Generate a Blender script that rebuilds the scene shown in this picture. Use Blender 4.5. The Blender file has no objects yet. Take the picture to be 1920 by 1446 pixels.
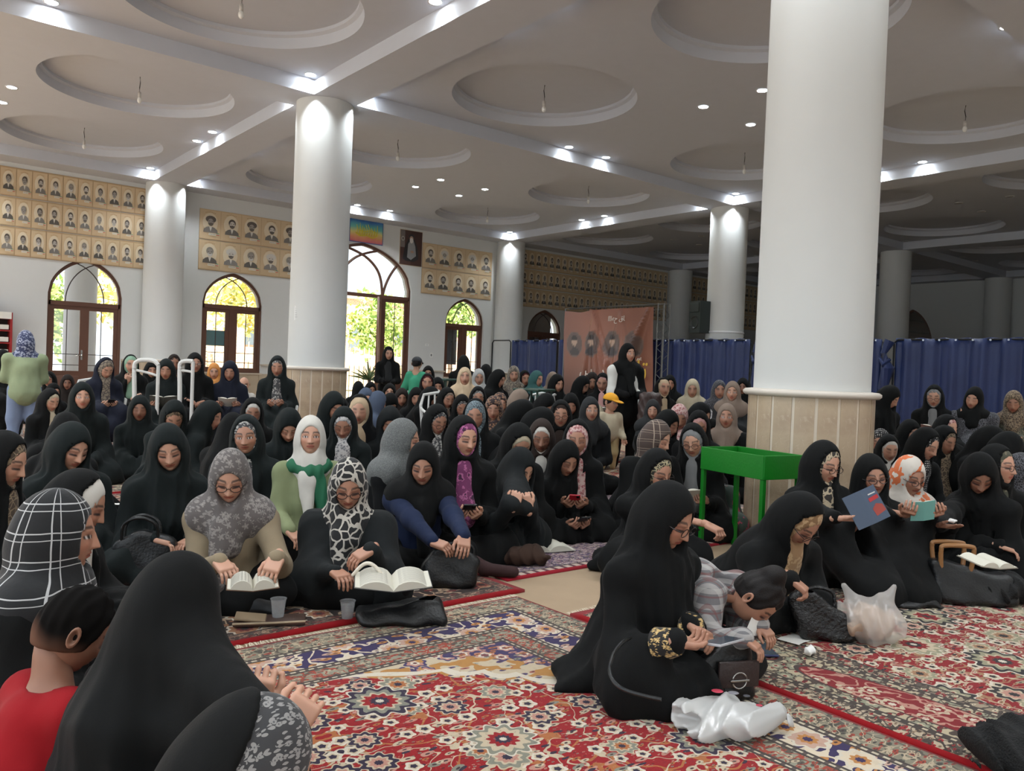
import bpy, bmesh, math, random
import numpy as np
from mathutils import Vector, Matrix
random.seed(7); RNG = np.random.RandomState(7)
PI = math.pi
scene = bpy.context.scene
COL = scene.collection

# ---------------------------------------------------------------- camera
F_PX, CX, CY, EYE = 1525.0, 960.0, 723.0, 1.15
_a = np.array([1866.0, 45.0, F_PX]); _b = np.array([-1245.0, -77.0, F_PX])
_a /= np.linalg.norm(_a); _b -= _a * (_a @ _b); _b /= np.linalg.norm(_b)
_u = np.cross(_a, _b)
if _u[1] > 0: _u = -_u
RW = np.array([_a, _b, _u])          # rows: the world axes seen in camera space (right, down, forward)
EYEP = np.array([0, 0, EYE])
def ray(px, py): return RW @ np.array([px - CX, py - CY, F_PX]) / F_PX
def at_depth(px, py, z): return EYEP + ray(px, py) * z
def on_z(px, py, z):
    d = ray(px, py); return EYEP + d * ((z - EYE) / d[2])
def on_y(px, py, y):
    d = ray(px, py); return EYEP + d * (y / d[1])
def on_x(px, py, x):
    d = ray(px, py); return EYEP + d * (x / d[0])
cam = bpy.data.cameras.new('camera'); camo = bpy.data.objects.new('camera', cam); COL.objects.link(camo)
m = np.eye(4); m[:3, 0] = RW[:, 0]; m[:3, 1] = -RW[:, 1]; m[:3, 2] = -RW[:, 2]; m[:3, 3] = EYEP
camo.matrix_world = Matrix(m.tolist())
cam.sensor_fit = 'HORIZONTAL'; cam.sensor_width = 36; cam.lens = F_PX / 1920 * 36; cam.clip_start = .05; cam.clip_end = 500
scene.camera = camo

# ---------------------------------------------------------------- light and exposure
world = bpy.data.worlds.new('sky'); scene.world = world; world.use_nodes = True
wn = world.node_tree; bg = wn.nodes['Background']
bg.inputs[0].default_value = (.83, .92, 1, 1); bg.inputs[1].default_value = 1.7
scene.view_settings.view_transform = 'Standard'; scene.view_settings.look = 'None'
scene.view_settings.gamma = 1; scene.view_settings.use_curve_mapping = False
scene.view_settings.exposure = 0.3
SPOT_W = 16.0
sun = bpy.data.lights.new('sun', 'SUN'); sun.energy = 16.0; sun.angle = .01; sun.color = (1, .93, .8)
suno = bpy.data.objects.new('sun', sun); COL.objects.link(suno); suno.rotation_euler = (math.radians(40), math.radians(-18), 0)

# ---------------------------------------------------------------- helpers
def link(o, parent=None):
    COL.objects.link(o)
    if parent is not None: o.parent = parent
    return o
def tag(o, label=None, cat=None, group=None, kind=None):
    if label: o['label'] = label
    if cat: o['category'] = cat
    if group: o['group'] = group
    if kind: o['kind'] = kind
    return o
def empty(name, loc=(0, 0, 0), rz=0, label=None, cat=None, group=None, kind=None):
    o = bpy.data.objects.new(name, None); o.empty_display_size = .1
    o.location = Vector([float(c) for c in loc]); o.rotation_euler = (0, 0, rz); link(o)
    return tag(o, label, cat, group, kind)
def make_mesh(name, V, Fq=None, Ft=None, mats=None, cols=None, smooth=True, midx=None):
    me = bpy.data.meshes.new(name); V = np.asarray(V, np.float32)
    nq = 0 if Fq is None else len(Fq); nt = 0 if Ft is None else len(Ft)
    me.vertices.add(len(V)); me.vertices.foreach_set('co', V.ravel())
    parts = []
    if nq: parts.append(np.asarray(Fq, np.int32).ravel())
    if nt: parts.append(np.asarray(Ft, np.int32).ravel())
    idx = np.concatenate(parts) if parts else np.zeros(0, np.int32)
    tot = np.concatenate([np.full(nq, 4, np.int32), np.full(nt, 3, np.int32)])
    st = np.concatenate([[0], np.cumsum(tot)[:-1]]).astype(np.int32) if len(tot) else tot
    me.loops.add(len(idx)); me.loops.foreach_set('vertex_index', idx)
    me.polygons.add(nq + nt); me.polygons.foreach_set('loop_start', st)
    me.polygons.foreach_set('use_smooth', np.full(nq + nt, smooth))
    if midx is not None: me.polygons.foreach_set('material_index', np.asarray(midx, np.int32))
    me.update(calc_edges=True); me.validate()
    if cols is not None:
        ca = me.color_attributes.new('Col', 'FLOAT_COLOR', 'POINT')
        c = np.ones((len(V), 4), np.float32); c[:, :3] = cols; ca.data.foreach_set('color', c.ravel())
    for mm in (mats or []): me.materials.append(mm)
    return me
def add(name, me, parent=None, loc=None, rot=None):
    o = bpy.data.objects.new(name, me); link(o, parent)
    if loc is not None: o.location = Vector([float(c) for c in loc])
    if rot is not None: o.rotation_euler = rot
    return o
class MB:
    """collects simple shapes and links them as ONE mesh"""
    def __init__(s): s.b = bmesh.new()
    def box(s, c, size, rot=None, bevel=0):
        M = Matrix.Translation(Vector(c)) @ (rot.to_4x4() if rot else Matrix.Identity(4)) @ Matrix.Diagonal((*size, 1))
        r = bmesh.ops.create_cube(s.b, size=1, matrix=M)
        if bevel:
            es = list({e for v in r['verts'] for e in v.link_edges})
            bmesh.ops.bevel(s.b, geom=es, offset=bevel, segments=2, affect='EDGES', profile=.5)
        return s
    def cyl(s, a, b, r, r2=None, n=12, cap=True):
        a, b = Vector(a), Vector(b); d = b - a
        q = d.to_track_quat('Z', 'Y').to_matrix().to_4x4()
        bmesh.ops.create_cone(s.b, cap_ends=cap, segments=n, radius1=r, radius2=r if r2 is None else r2, depth=d.length, matrix=Matrix.Translation((a + b) / 2) @ q)
        return s
    def rope(s, pts, r, n=8, sub=5):
        P = [Vector(p) for p in pts]; out = []
        for i in range(len(P) - 1):
            p0, p1, p2, p3 = P[max(i - 1, 0)], P[i], P[i + 1], P[min(i + 2, len(P) - 1)]
            for k in range(sub):
                t = k / sub; out.append(.5 * ((2 * p1) + (p2 - p0) * t + (2 * p0 - 5 * p1 + 4 * p2 - p3) * t * t + (3 * p1 - p0 - 3 * p2 + p3) * t ** 3))
        return s.tube(out + [P[-1]], r, n)
    def tube(s, pts, r, n=8):
        pts = [Vector(p) for p in pts]; rings = []
        for i, p in enumerate(pts):
            d = (pts[min(i + 1, len(pts) - 1)] - pts[max(i - 1, 0)]).normalized()
            q = d.to_track_quat('Z', 'Y').to_matrix(); rr = r[i] if hasattr(r, '__len__') else r
            rings.append([s.b.verts.new(p + q @ Vector((rr * math.cos(k * 2 * PI / n), rr * math.sin(k * 2 * PI / n), 0))) for k in range(n)])
        for A, B in zip(rings, rings[1:]):
            for k in range(n): s.b.faces.new((A[k], A[(k + 1) % n], B[(k + 1) % n], B[k]))
        s.b.faces.new(rings[0][::-1]); s.b.faces.new(rings[-1])
        return s
    def ball(s, c, r, n=12):
        rr = r if hasattr(r, '__len__') else (r, r, r)
        bmesh.ops.create_uvsphere(s.b, u_segments=n, v_segments=max(6, n * 2 // 3), radius=1, matrix=Matrix.Translation(Vector(c)) @ Matrix.Diagonal((*rr, 1)))
        return s
    def lathe(s, prof, c=(0, 0, 0), n=48, close=False):
        c = Vector(c); rings = []
        for r, z in prof: rings.append([s.b.verts.new(c + Vector((r * math.cos(k * 2 * PI / n), r * math.sin(k * 2 * PI / n), z))) for k in range(n)])
        for A, B in zip(rings, rings[1:]):
            for k in range(n): s.b.faces.new((A[k], A[(k + 1) % n], B[(k + 1) % n], B[k]))
        if close: s.b.faces.new(rings[0][::-1]); s.b.faces.new(rings[-1])
        return s
    def poly(s, pts, flip=False):
        vs = [s.b.verts.new(Vector(p)) for p in pts]; s.b.faces.new(vs[::-1] if flip else vs); return s
    def prism(s, pts, d):
        """pts: closed outline; d: extrusion vector"""
        d = Vector(d); A = [s.b.verts.new(Vector(p)) for p in pts]; B = [s.b.verts.new(Vector(p) + d) for p in pts]; n = len(A)
        s.b.faces.new(A[::-1]); s.b.faces.new(B)
        for k in range(n): s.b.faces.new((A[k], A[(k + 1) % n], B[(k + 1) % n], B[k]))
        return s
    def mesh(s, name, mat, smooth=False, angle=None):
        bmesh.ops.recalc_face_normals(s.b, faces=s.b.faces)
        me = bpy.data.meshes.new(name); s.b.to_mesh(me); s.b.free()
        if smooth: me.polygons.foreach_set('use_smooth', np.ones(len(me.polygons), bool))
        if smooth and angle is not None: me.set_sharp_from_angle(angle=angle)
        me.materials.append(mat); return me
    def build(s, name, mat, parent=None, loc=None, rot=None, smooth=False, angle=.6):
        return add(name, s.mesh(name, mat, smooth, angle), parent, loc, rot)

# ---------------------------------------------------------------- materials
MATS = {}
class NT:
    """small node-expression builder"""
    def __init__(s, name):
        s.m = bpy.data.materials.new(name); s.m.use_nodes = True; s.t = s.m.node_tree; s.n = s.t.nodes; s.l = s.t.links
        s.p = s.n['Principled BSDF']; s._tc = None
    def put(s, sock, v):
        if isinstance(v, bpy.types.NodeSocket): s.l.new(v, sock)
        elif isinstance(v, (tuple, list)): sock.default_value = tuple(v) + ((1,) if len(v) == 3 and len(sock.default_value) == 4 else ())
        else: sock.default_value = v
    def math(s, op, a, b=0.0, c=0.0, clamp=False):
        n = s.n.new('ShaderNodeMath'); n.operation = op; n.use_clamp = clamp
        s.put(n.inputs[0], a); s.put(n.inputs[1], b); s.put(n.inputs[2], c); return n.outputs[0]
    def tc(s, which='Object'):
        if s._tc is None: s._tc = s.n.new('ShaderNodeTexCoord')
        return s._tc.outputs[which]
    def sep(s, v):
        n = s.n.new('ShaderNodeSeparateXYZ'); s.l.new(v, n.inputs[0]); return n.outputs
    def comb(s, x, y, z=0.0):
        n = s.n.new('ShaderNodeCombineXYZ')
        for i, v in enumerate((x, y, z)): s.put(n.inputs[i], v)
        return n.outputs[0]
    def vmath(s, op, a, b=None, sc=None):
        n = s.n.new('ShaderNodeVectorMath'); n.operation = op; s.put(n.inputs[0], a)
        if b is not None: s.put(n.inputs[1], b)
        if sc is not None: s.put(n.inputs['Scale'], sc)
        return n.outputs['Value'] if op in ('LENGTH', 'DOT_PRODUCT', 'DISTANCE') else n.outputs[0]
    def noise(s, v, scale, detail=2, rough=.5, out='Fac'):
        n = s.n.new('ShaderNodeTexNoise'); s.put(n.inputs['Vector'], v); n.inputs['Scale'].default_value = scale
        n.inputs['Detail'].default_value = detail; n.inputs['Roughness'].default_value = rough; return n.outputs[out]
    def voro(s, v, scale, feature='F1', rnd=1.0, dim='3D'):
        n = s.n.new('ShaderNodeTexVoronoi'); n.voronoi_dimensions = dim; n.feature = feature; s.put(n.inputs['Vector'], v)
        n.inputs['Scale'].default_value = scale; n.inputs['Randomness'].default_value = rnd; return n.outputs
    def ramp(s, f, stops, interp='LINEAR'):
        n = s.n.new('ShaderNodeValToRGB'); cr = n.color_ramp; cr.interpolation = interp; s.put(n.inputs[0], f)
        while len(cr.elements) < len(stops): cr.elements.new(.5)
        for e, (p, c) in zip(cr.elements, stops): e.position = p; e.color = (*c, 1)
        return n.outputs[0]
    def mix(s, f, a, b):
        n = s.n.new('ShaderNodeMix'); n.data_type = 'RGBA'; s.put(n.inputs[0], f); s.put(n.inputs[6], a); s.put(n.inputs[7], b); return n.outputs[2]
    def lt(s, a, b): return s.math('LESS_THAN', a, b)
    def gt(s, a, b): return s.math('GREATER_THAN', a, b)
    def mul(s, a, b): return s.math('MULTIPLY', a, b)
    def addm(s, a, b): return s.math('ADD', a, b)
    def sub(s, a, b): return s.math('SUBTRACT', a, b)
    def absm(s, a): return s.math('ABSOLUTE', a)
    def bump(s, h, strength=.3, dist=.01):
        n = s.n.new('ShaderNodeBump'); s.put(n.inputs['Height'], h); n.inputs['Strength'].default_value = strength; n.inputs['Distance'].default_value = dist
        s.l.new(n.outputs[0], s.p.inputs['Normal'])
    def done(s, color, rough=.7, **kw):
        s.put(s.p.inputs['Base Color'], color); s.put(s.p.inputs['Roughness'], rough)
        for k, v in kw.items(): s.put(s.p.inputs[k.replace('_', ' ')], v)
        return s.m
def lin(c): return tuple((x / 255 / 12.92 if x / 255 <= .04045 else ((x / 255 + .055) / 1.055) ** 2.4) for x in c)
def plain(name, rgb, rough=.6, bump=0, bscale=60, var=.0, **kw):
    if name in MATS: return MATS[name]
    t = NT(name); c = lin(rgb)
    if var:
        f = t.noise(t.tc(), 6, 3); col = t.mix(f, tuple(x * (1 - var) for x in c), tuple(min(1, x * (1 + var)) for x in c))
    else: col = c
    if bump: t.bump(t.noise(t.tc(), bscale, 3), bump, .01)
    MATS[name] = t.done(col, rough, **kw); return MATS[name]
def cloth(name, rgb, var=.25, rough=.85, weave=0.15):
    if name in MATS: return MATS[name]
    t = NT(name); c = lin(rgb); o = t.tc()
    f = t.noise(o, 3.5, 4, .6); col = t.mix(f, tuple(x * (1 - var) for x in c), tuple(x * (1 + var) for x in c))
    s = t.n.new('ShaderNodeMapping'); t.l.new(o, s.inputs[0]); s.inputs['Scale'].default_value = (1, 1, .30)
    h = t.addm(t.noise(s.outputs[0], 7, 2, .45), t.mul(t.noise(o, 260, 1), weave * .12))
    t.bump(h, .7, .035)
    MATS[name] = t.done(col, rough, Sheen_Weight=.02, Sheen_Roughness=.5, Specular_IOR_Level=.2); return MATS[name]
def pat(name, kind, a, b, c=None, scale=20, rough=.85, ctr=(0, .1)):
    """patterned cloth: a ground, b figure, c second figure"""
    if name in MATS: return MATS[name]
    t = NT(name); A, B = lin(a), lin(b); Cc = lin(c) if c else B; o = t.tc()
    if kind == 'check':
        wv = t.vmath('ADD', o, t.vmath('SCALE', t.noise(o, 6, 2, out='Color'), sc=.02)); x, y, z = t.sep(wv)
        def lines(v, per, th, off=0):
            fr = t.math('FRACT', t.addm(t.mul(v, 1 / per), off)); return t.lt(t.absm(t.sub(fr, .5)), th)
        dg = t.mul(t.math('ARCTAN2', t.sub(x, ctr[0]), t.sub(y, ctr[1])), .085)
        k = t.math('MAXIMUM', t.math('MAXIMUM', lines(z, 1 / scale, .022), lines(z, 1 / scale, .016, .25)), t.math('MAXIMUM', lines(dg, 1 / scale, .022), lines(dg, 1 / scale, .016, .25)))
        col = t.mix(k, A, B)
    elif kind == 'plaid':
        x, y, z = t.sep(o)
        def bands(v, per, th): fr = t.math('FRACT', t.mul(v, 1 / per)); return t.mul(t.lt(t.absm(t.sub(fr, .5)), th), .55)
        col = t.mix(bands(z, .055, .16), A, B); col = t.mix(bands(t.addm(x, t.mul(y, .6)), .055, .16), col, B); col = t.mix(bands(t.addm(z, .02), .055, .06), col, Cc); col = t.mix(bands(t.addm(t.addm(x, t.mul(y, .6)), .02), .055, .06), col, Cc)
    elif kind == 'dots':
        v = t.voro(o, scale, rnd=.25); col = t.mix(t.lt(v[0], .3), A, B)
    elif kind == 'edges':
        v = t.voro(t.vmath('ADD', o, t.vmath('SCALE', t.noise(o, 12, 2, out='Color'), sc=.05)), scale, 'DISTANCE_TO_EDGE'); w = t.voro(o, scale * 1.0)
        col = t.mix(t.lt(v[0], .085), A, B)
    elif kind == 'houndstooth':
        v = t.n.new('ShaderNodeTexChecker'); t.l.new(o, v.inputs[0]); v.inputs['Scale'].default_value = scale; col = t.mix(v.outputs[1], A, B)
    elif kind == 'flower':
        v = t.voro(o, scale); d = t.vmath('SUBTRACT', t.vmath('SCALE', o, sc=scale), v[2]) if False else t.vmath('SUBTRACT', o, v[2])
        x, y, z = t.sep(d); an = t.math('ARCTAN2', z, t.addm(x, y)); pet = t.addm(.42, t.mul(t.math('COSINE', t.mul(an, 5)), .16))
        k = t.lt(v[0], pet); k2 = t.lt(v[0], .14); col = t.mix(k2, t.mix(k, A, B), Cc)
    elif kind == 'stripe':
        x, y, z = t.sep(t.vmath('ADD', o, t.vmath('SCALE', t.noise(o, 9, 2, out='Color'), sc=.06)))
        w = t.math('SINE', t.mul(t.addm(z, t.mul(x, .6)), scale * 6.28)); col = t.mix(t.gt(w, .2), A, B)
    else:
        f = t.noise(o, scale, 3, .6); col = t.mix(t.gt(f, .6), t.mix(t.gt(f, .52), A, B), Cc)
    t.bump(t.noise(o, 25, 3), .25, .01)
    MATS[name] = t.done(col, rough, Sheen_Weight=.1); return MATS[name]
def colmat(name, rough=.55, **kw):
    if name in MATS: return MATS[name]
    t = NT(name); a = t.n.new('ShaderNodeAttribute'); a.attribute_name = 'Col'
    MATS[name] = t.done(a.outputs['Color'], rough, **kw); return MATS[name]
def emit(name, rgb, st):
    t = NT(name); return t.done(rgb, .5, Emission_Color=rgb, Emission_Strength=st)
# ---------------------------------------------------------------- distance-field modelling of bodies and cloth
def surface_nets(Fv, xs, ys, zs):
    """closed surface of a sampled field on a rectilinear grid -> verts, quads"""
    neg = Fv < 0; nx, ny, nz = Fv.shape
    cnt = np.zeros((nx - 1, ny - 1, nz - 1), np.int8)
    for i in (0, 1):
        for j in (0, 1):
            for k in (0, 1): cnt += neg[i:nx - 1 + i, j:ny - 1 + j, k:nz - 1 + k]
    act = (cnt > 0) & (cnt < 8); ci, cj, ck = np.nonzero(act); n = len(ci)
    if n == 0: return np.zeros((0, 3), np.float32), np.zeros((0, 4), np.int32)
    ids = np.full(act.shape, -1, np.int32); ids[ci, cj, ck] = np.arange(n)
    acc = np.zeros((n, 3), np.float32); num = np.zeros(n, np.float32)
    C = {(i, j, k): Fv[ci + i, cj + j, ck + k] for i in (0, 1) for j in (0, 1) for k in (0, 1)}
    for (a, b) in [((0,0,0),(1,0,0)),((0,1,0),(1,1,0)),((0,0,1),(1,0,1)),((0,1,1),(1,1,1)),((0,0,0),(0,1,0)),((1,0,0),(1,1,0)),((0,0,1),(0,1,1)),((1,0,1),(1,1,1)),((0,0,0),(0,0,1)),((1,0,0),(1,0,1)),((0,1,0),(0,1,1)),((1,1,0),(1,1,1))]:
        fa, fb = C[a], C[b]; x = (fa < 0) != (fb < 0); t = np.where(x, fa / np.where(x, fa - fb, 1), 0)
        for d in range(3): acc[:, d] += np.where(x, a[d] + t * (b[d] - a[d]), 0)
        num += x
    acc /= num[:, None]
    V = np.empty((n, 3), np.float32)
    for d, (ax, c) in enumerate(((xs, ci), (ys, cj), (zs, ck))): V[:, d] = ax[c] + acc[:, d] * (ax[c + 1] - ax[c])
    Q = []
    for d in range(3):
        sl0 = [slice(None)] * 3; sl1 = [slice(None)] * 3; sl0[d] = slice(0, -1); sl1[d] = slice(1, None)
        a, b = neg[tuple(sl0)], neg[tuple(sl1)]; e = np.nonzero(a != b); e = list(e)
        u, v = [(1, 2), (2, 0), (0, 1)][d]
        ok = (e[u] > 0) & (e[v] > 0) & (e[u] < Fv.shape[u] - 1) & (e[v] < Fv.shape[v] - 1)
        e = [q[ok] for q in e]; sgn = a[tuple(e)]
        def cell(du, dv):
            q = [c.copy() for c in e]; q[u] -= du; q[v] -= dv; return ids[tuple(q)]
        q = np.stack([cell(1, 1), cell(0, 1), cell(0, 0), cell(1, 0)], 1)
        q[~sgn] = q[~sgn][:, ::-1]; Q.append(q)
    return V, np.concatenate(Q)
class Grid:
    def __init__(s, lo, hi, h, fine=None, hf=None):
        ax = []
        for d in range(3):
            if fine is None: ax.append(np.arange(lo[d], hi[d] + h, h)); continue
            a, b = fine[0][d], fine[1][d]; l = []; x = lo[d]
            while x < hi[d] + h:
                l.append(x); x += hf if a <= x < b else h
            ax.append(np.array(l))
        s.xs, s.ys, s.zs = [a.astype(np.float32) for a in ax]
        s.P = (s.xs[:, None, None], s.ys[None, :, None], s.zs[None, None, :])
    def net(s, Fv): return surface_nets(np.broadcast_to(Fv, (len(s.xs), len(s.ys), len(s.zs))), s.xs, s.ys, s.zs)
def cap(P, a, b, ra, rb=None):
    rb = ra if rb is None else rb
    a = np.asarray(a, float); b = np.asarray(b, float); ba = b - a; L = max(ba @ ba, 1e-9)
    x, y, z = P[0] - a[0], P[1] - a[1], P[2] - a[2]
    h = np.clip((x * ba[0] + y * ba[1] + z * ba[2]) / L, 0, 1)
    return (np.sqrt((x - h * ba[0]) ** 2 + (y - h * ba[1]) ** 2 + (z - h * ba[2]) ** 2) - (ra + (rb - ra) * h)).astype(np.float32)
def ell(P, c, r, R=None):
    x, y, z = P[0] - c[0], P[1] - c[1], P[2] - c[2]
    if R is not None:
        x, y, z = (R[0][0] * x + R[1][0] * y + R[2][0] * z), (R[0][1] * x + R[1][1] * y + R[2][1] * z), (R[0][2] * x + R[1][2] * y + R[2][2] * z)
    return ((np.sqrt((x / r[0]) ** 2 + (y / r[1]) ** 2 + (z / r[2]) ** 2) - 1) * min(r)).astype(np.float32)
def smin(a, b, k):
    h = np.clip(k - np.abs(a - b), 0, None) / k; return np.minimum(a, b) - h * h * k * .25
def smax(a, b, k): return -smin(-a, -b, k)
def rot_xyz(pitch, yaw, roll=0):
    """columns: local axes; +Y looks forward; pitch down positive, yaw positive turns to local -X side (counter-clockwise), roll"""
    cy, sy = math.cos(yaw), math.sin(yaw); cp, sp = math.cos(-pitch), math.sin(-pitch); cr, sr = math.cos(roll), math.sin(roll)
    Rz = np.array([[cy, -sy, 0], [sy, cy, 0], [0, 0, 1]]); Rx = np.array([[1, 0, 0], [0, cp, -sp], [0, sp, cp]]); Ry = np.array([[cr, 0, sr], [0, 1, 0], [-sr, 0, cr]])
    return Rz @ Rx @ Ry
SK = {'fair': (190, 144, 120), 'mid': (170, 124, 101), 'tan': (142, 101, 81)}
def sm(a, b, x): t = np.clip((x - a) / (b - a), 0, 1); return t * t * (3 - 2 * t)
_heads = {}
def head_geo(nu, nv, tone, eyes, old=0, brow=1.0, bare=False):
    """one continuous head with neck; head frame: +Y face, +Z up, origin at the middle of the skull"""
    key = (nu, nv, tone, eyes, old, bare)
    if key in _heads: return _heads[key]
    t = np.linspace(-PI, PI, nu, endpoint=False); ph = t - .5 * np.sin(t)
    w = np.linspace(0, 1, nv); th = PI * (w + .045 * np.sin(2 * PI * w) * -1)
    ph, th = np.meshgrid(ph, th[1:-1])
    X, Y, Z = np.sin(th) * np.sin(ph), np.sin(th) * np.cos(ph), np.cos(th)
    px, py, pz = .075 * X, .094 * Y, .116 * Z
    lo = np.clip(-Z, 0, 1)
    px *= 1 - .30 * lo ** 1.6; py = np.where(Y > 0, py * (1 + .02 * lo), py * (1 - .35 * lo)); py += .012 * lo
    py *= np.where((Y > 0), 1 - .05 * np.clip(Z, 0, 1), 1)
    fr = sm(.15, .6, Y); ax = np.abs(px); g = lambda c, s, v: np.exp(-((v - c) / s) ** 2)
    d = np.zeros_like(px)
    d += -.006 * g(.033, .016, ax) * g(.006, .011, pz) + .0045 * g(.031, .0105, ax) * g(.004, .0085, pz)
    d += .004 * g(.024, .024, ax) * g(.024, .007, pz) * (ax > .004)
    nz = np.clip((.018 - pz) / .046, 0, 1); ridge = (.005 + .018 * nz ** 1.3) * np.exp(-(px / (.0065 + .007 * nz)) ** 2) * sm(.026, .012, pz) * sm(-.037, -.029, pz)
    d += ridge + .004 * g(.013, .006, ax) * g(-.026, .007, pz)
    d += .0045 * g(0, .017, px) * (g(-.047, .0042, pz) + 1.1 * g(-.056, .0050, pz)) - .003 * g(0, .022, px) * g(-.0515, .0022, pz)
    d += .006 * g(0, .018, px) * g(-.086, .013, pz) - .003 * g(0, .02, px) * g(-.068, .006, pz)
    d += .005 * g(.040, .018, ax) * g(-.018, .02, pz)
    if old: d += -.003 * g(.028, .006, ax) * g(-.045, .014, pz)
    py = py + d * fr
    rows, cols_ = px.shape
    base = np.array(lin(SK[tone])); C = np.ones((rows, cols_, 3)) * base
    def paint(mask, col): C[:] = C * (1 - mask[..., None]) + np.array(col) * mask[..., None]
    blush = g(.042, .018, ax) * g(-.022, .018, pz) * fr; paint(.35 * blush, base * np.array([1.08, .72, .68]))
    paint(.45 * np.clip(g(.033, .02, ax) * g(.004, .014, pz), 0, 1) * fr, base * np.array([.62, .5, .48]))  # eye sockets darkened: their shade is painted into the skin colour
    bz = .0265 + .005 * g(.030, .014, ax); paint(.92 * np.clip(sm(.0062, .0034, np.abs(pz - bz - .002 + .05 * np.clip(ax - .04, 0, 1))) * sm(.008, .013, ax) * sm(.056, .047, ax) * fr, 0, 1), base * .10)
    if eyes == 'open':
        e = ((ax - .031) / .0145) ** 2 + ((pz - .005) / .0062) ** 2
        paint(sm(1.6, 1.0, e) * fr, (.03, .015, .012)); paint(sm(.75, .45, e) * fr, (.62, .56, .52)); paint(sm(.0062, .0045, np.hypot(ax - .031, pz - .005)) * fr, (.02, .011, .008))
    else:
        lidc = .001 - 2.5 * (ax - .031) ** 2 * 2; paint(.55 * sm(.011, .006, np.abs(pz - lidc - .008)) * sm(.010, .018, ax) * sm(.052, .044, ax) * fr, base * np.array([.55, .42, .42])); paint(.97 * sm(.0046, .0024, np.abs(pz - lidc + .001)) * sm(.012, .017, ax) * sm(.051, .046, ax) * fr, (.02, .010, .009))
    lips = ((px / .024) ** 2 + ((pz + .0515) / .0095) ** 2); paint(.85 * sm(1.25, .8, lips) * fr, base * np.array([.82, .36, .36])); paint(sm(.0016, .0006, np.abs(pz + .0515)) * sm(.022, .018, np.abs(px)) * fr * .8, base * .22)
    paint(sm(.0042, .002, np.hypot(ax - .0075, pz + .0345)) * fr * .8, base * .25)
    V = np.stack([px, py, pz], -1).reshape(-1, 3)
    top = [[0, 0, .116]]; bot = [[0, .012, -.116]]
    n = rows * cols_; idx = np.arange(n).reshape(rows, cols_)
    q = np.stack([idx[:-1], np.roll(idx[:-1], -1, 1), np.roll(idx[1:], -1, 1), idx[1:]], -1).reshape(-1, 4)[:, ::-1]
    tri = np.concatenate([np.stack([np.full(cols_, n), np.roll(idx[0], -1), idx[0]], 1)[:, ::-1], np.stack([np.full(cols_, n + 1), idx[-1], np.roll(idx[-1], -1)], 1)[:, ::-1]])
    V = np.concatenate([V, top, bot]); Cc = np.concatenate([C.reshape(-1, 3), [base, base]])
    if bare:   # ears
        for sx in (-1, 1):
            k0 = len(V); ew = []; ec = []; nr, nc = 7, 14
            for i in range(nr):
                for j in range(nc):
                    r = i / (nr - 1); a = 2 * PI * j / nc
                    y = .017 * r * math.cos(a) - .004 * r * math.sin(a); z = .030 * r * math.sin(a) - .002
                    out = .015 * math.sin(r * PI * .62) + (.0 if r < .99 else -.006) + (.010 if r > .6 else 0) * (r)
                    ew.append((sx * (.079 + out * .7), -.008 + y - out * .5, z)); ec.append(base * (1 if r > .55 else .72))
            V = np.concatenate([V, ew]); Cc = np.concatenate([Cc, ec]); ii = np.arange(nr * nc).reshape(nr, nc) + k0
            qq = np.stack([ii[:-1], np.roll(ii[:-1], -1, 1), np.roll(ii[1:], -1, 1), ii[1:]], -1).reshape(-1, 4)
            q = np.concatenate([q, qq if sx > 0 else qq[:, ::-1]])
    _heads[key] = (V.astype(np.float32), q.astype(np.int32), tri.astype(np.int32), Cc.astype(np.float32)); return _heads[key]
_hands = {}
def hand_geo(pose, h):
    """wrist at origin, fingers along +Y, back of hand +Z, thumb on +X; returns verts, quads"""
    key = (pose, h)
    if key in _hands: return _hands[key]
    curl = {'relax': (24, 30, 20), 'grip': (48, 55, 35), 'flat': (6, 8, 5), 'hold': (30, 42, 25), 'point': (60, 70, 45)}[pose]
    g = Grid((-.06, -.10, -.09), (.085, .20, .05), h); P = g.P
    d = cap(P, (0, -.03, 0), (0, -.005, 0), .023, .022)
    q = [np.abs(P[0]) - .030, np.abs(P[1] - .045) - .036, np.abs(P[2] + .002) - .004]
    box = np.sqrt(np.maximum(q[0], 0) ** 2 + np.maximum(q[1], 0) ** 2 + np.maximum(q[2], 0) ** 2) + np.minimum(np.maximum(np.maximum(q[0], q[1]), q[2]), 0) - .0105
    d = smin(d, box.astype(np.float32), .02)
    for i, (bx, L, r) in enumerate(((-.031, .060, .0078), (-.0105, .074, .0086), (.0105, .080, .0090), (.031, .072, .0088))):
        a = np.array([bx, .080, -.002]); ang = 0; fx = (bx) * .9
        cs = (5, 8, 5) if (pose == 'point' and i == 3) else curl
        prev = a
        for c, f, rr in zip(cs, (.44, .32, .24), (1, .93, .84)):
            ang += math.radians(c); nxt = prev + L * f * np.array([fx * 2.2 * math.cos(ang), math.cos(ang), -math.sin(ang)])
            d = smin(d, cap(P, prev, nxt, r * rr, r * rr * .93), .004); prev = nxt
    for a, b, r1, r2 in (((.022, .015, -.004), (.048, .045, -.012), .014, .0115), ((.048, .045, -.012), (.057, .075, -.022), .0112, .0095), ((.057, .075, -.022), (.052, .098, -.032), .0095, .0082)):
        d = smin(d, cap(P, a, b, r1, r2), .007)
    _hands[key] = g.net(d); return _hands[key]
def place_hand(geo, wrist, fdir, back, side):
    V, Q = geo; y = np.array(fdir, float); y /= np.linalg.norm(y); z = np.array(back, float); z -= y * (y @ z); z /= np.linalg.norm(z); x = np.cross(y, z)
    Vm = V * np.array([side, 1, 1]); Qm = Q if side > 0 else Q[:, ::-1]
    return Vm @ np.array([x, y, z]) + np.array(wrist), Qm

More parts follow.
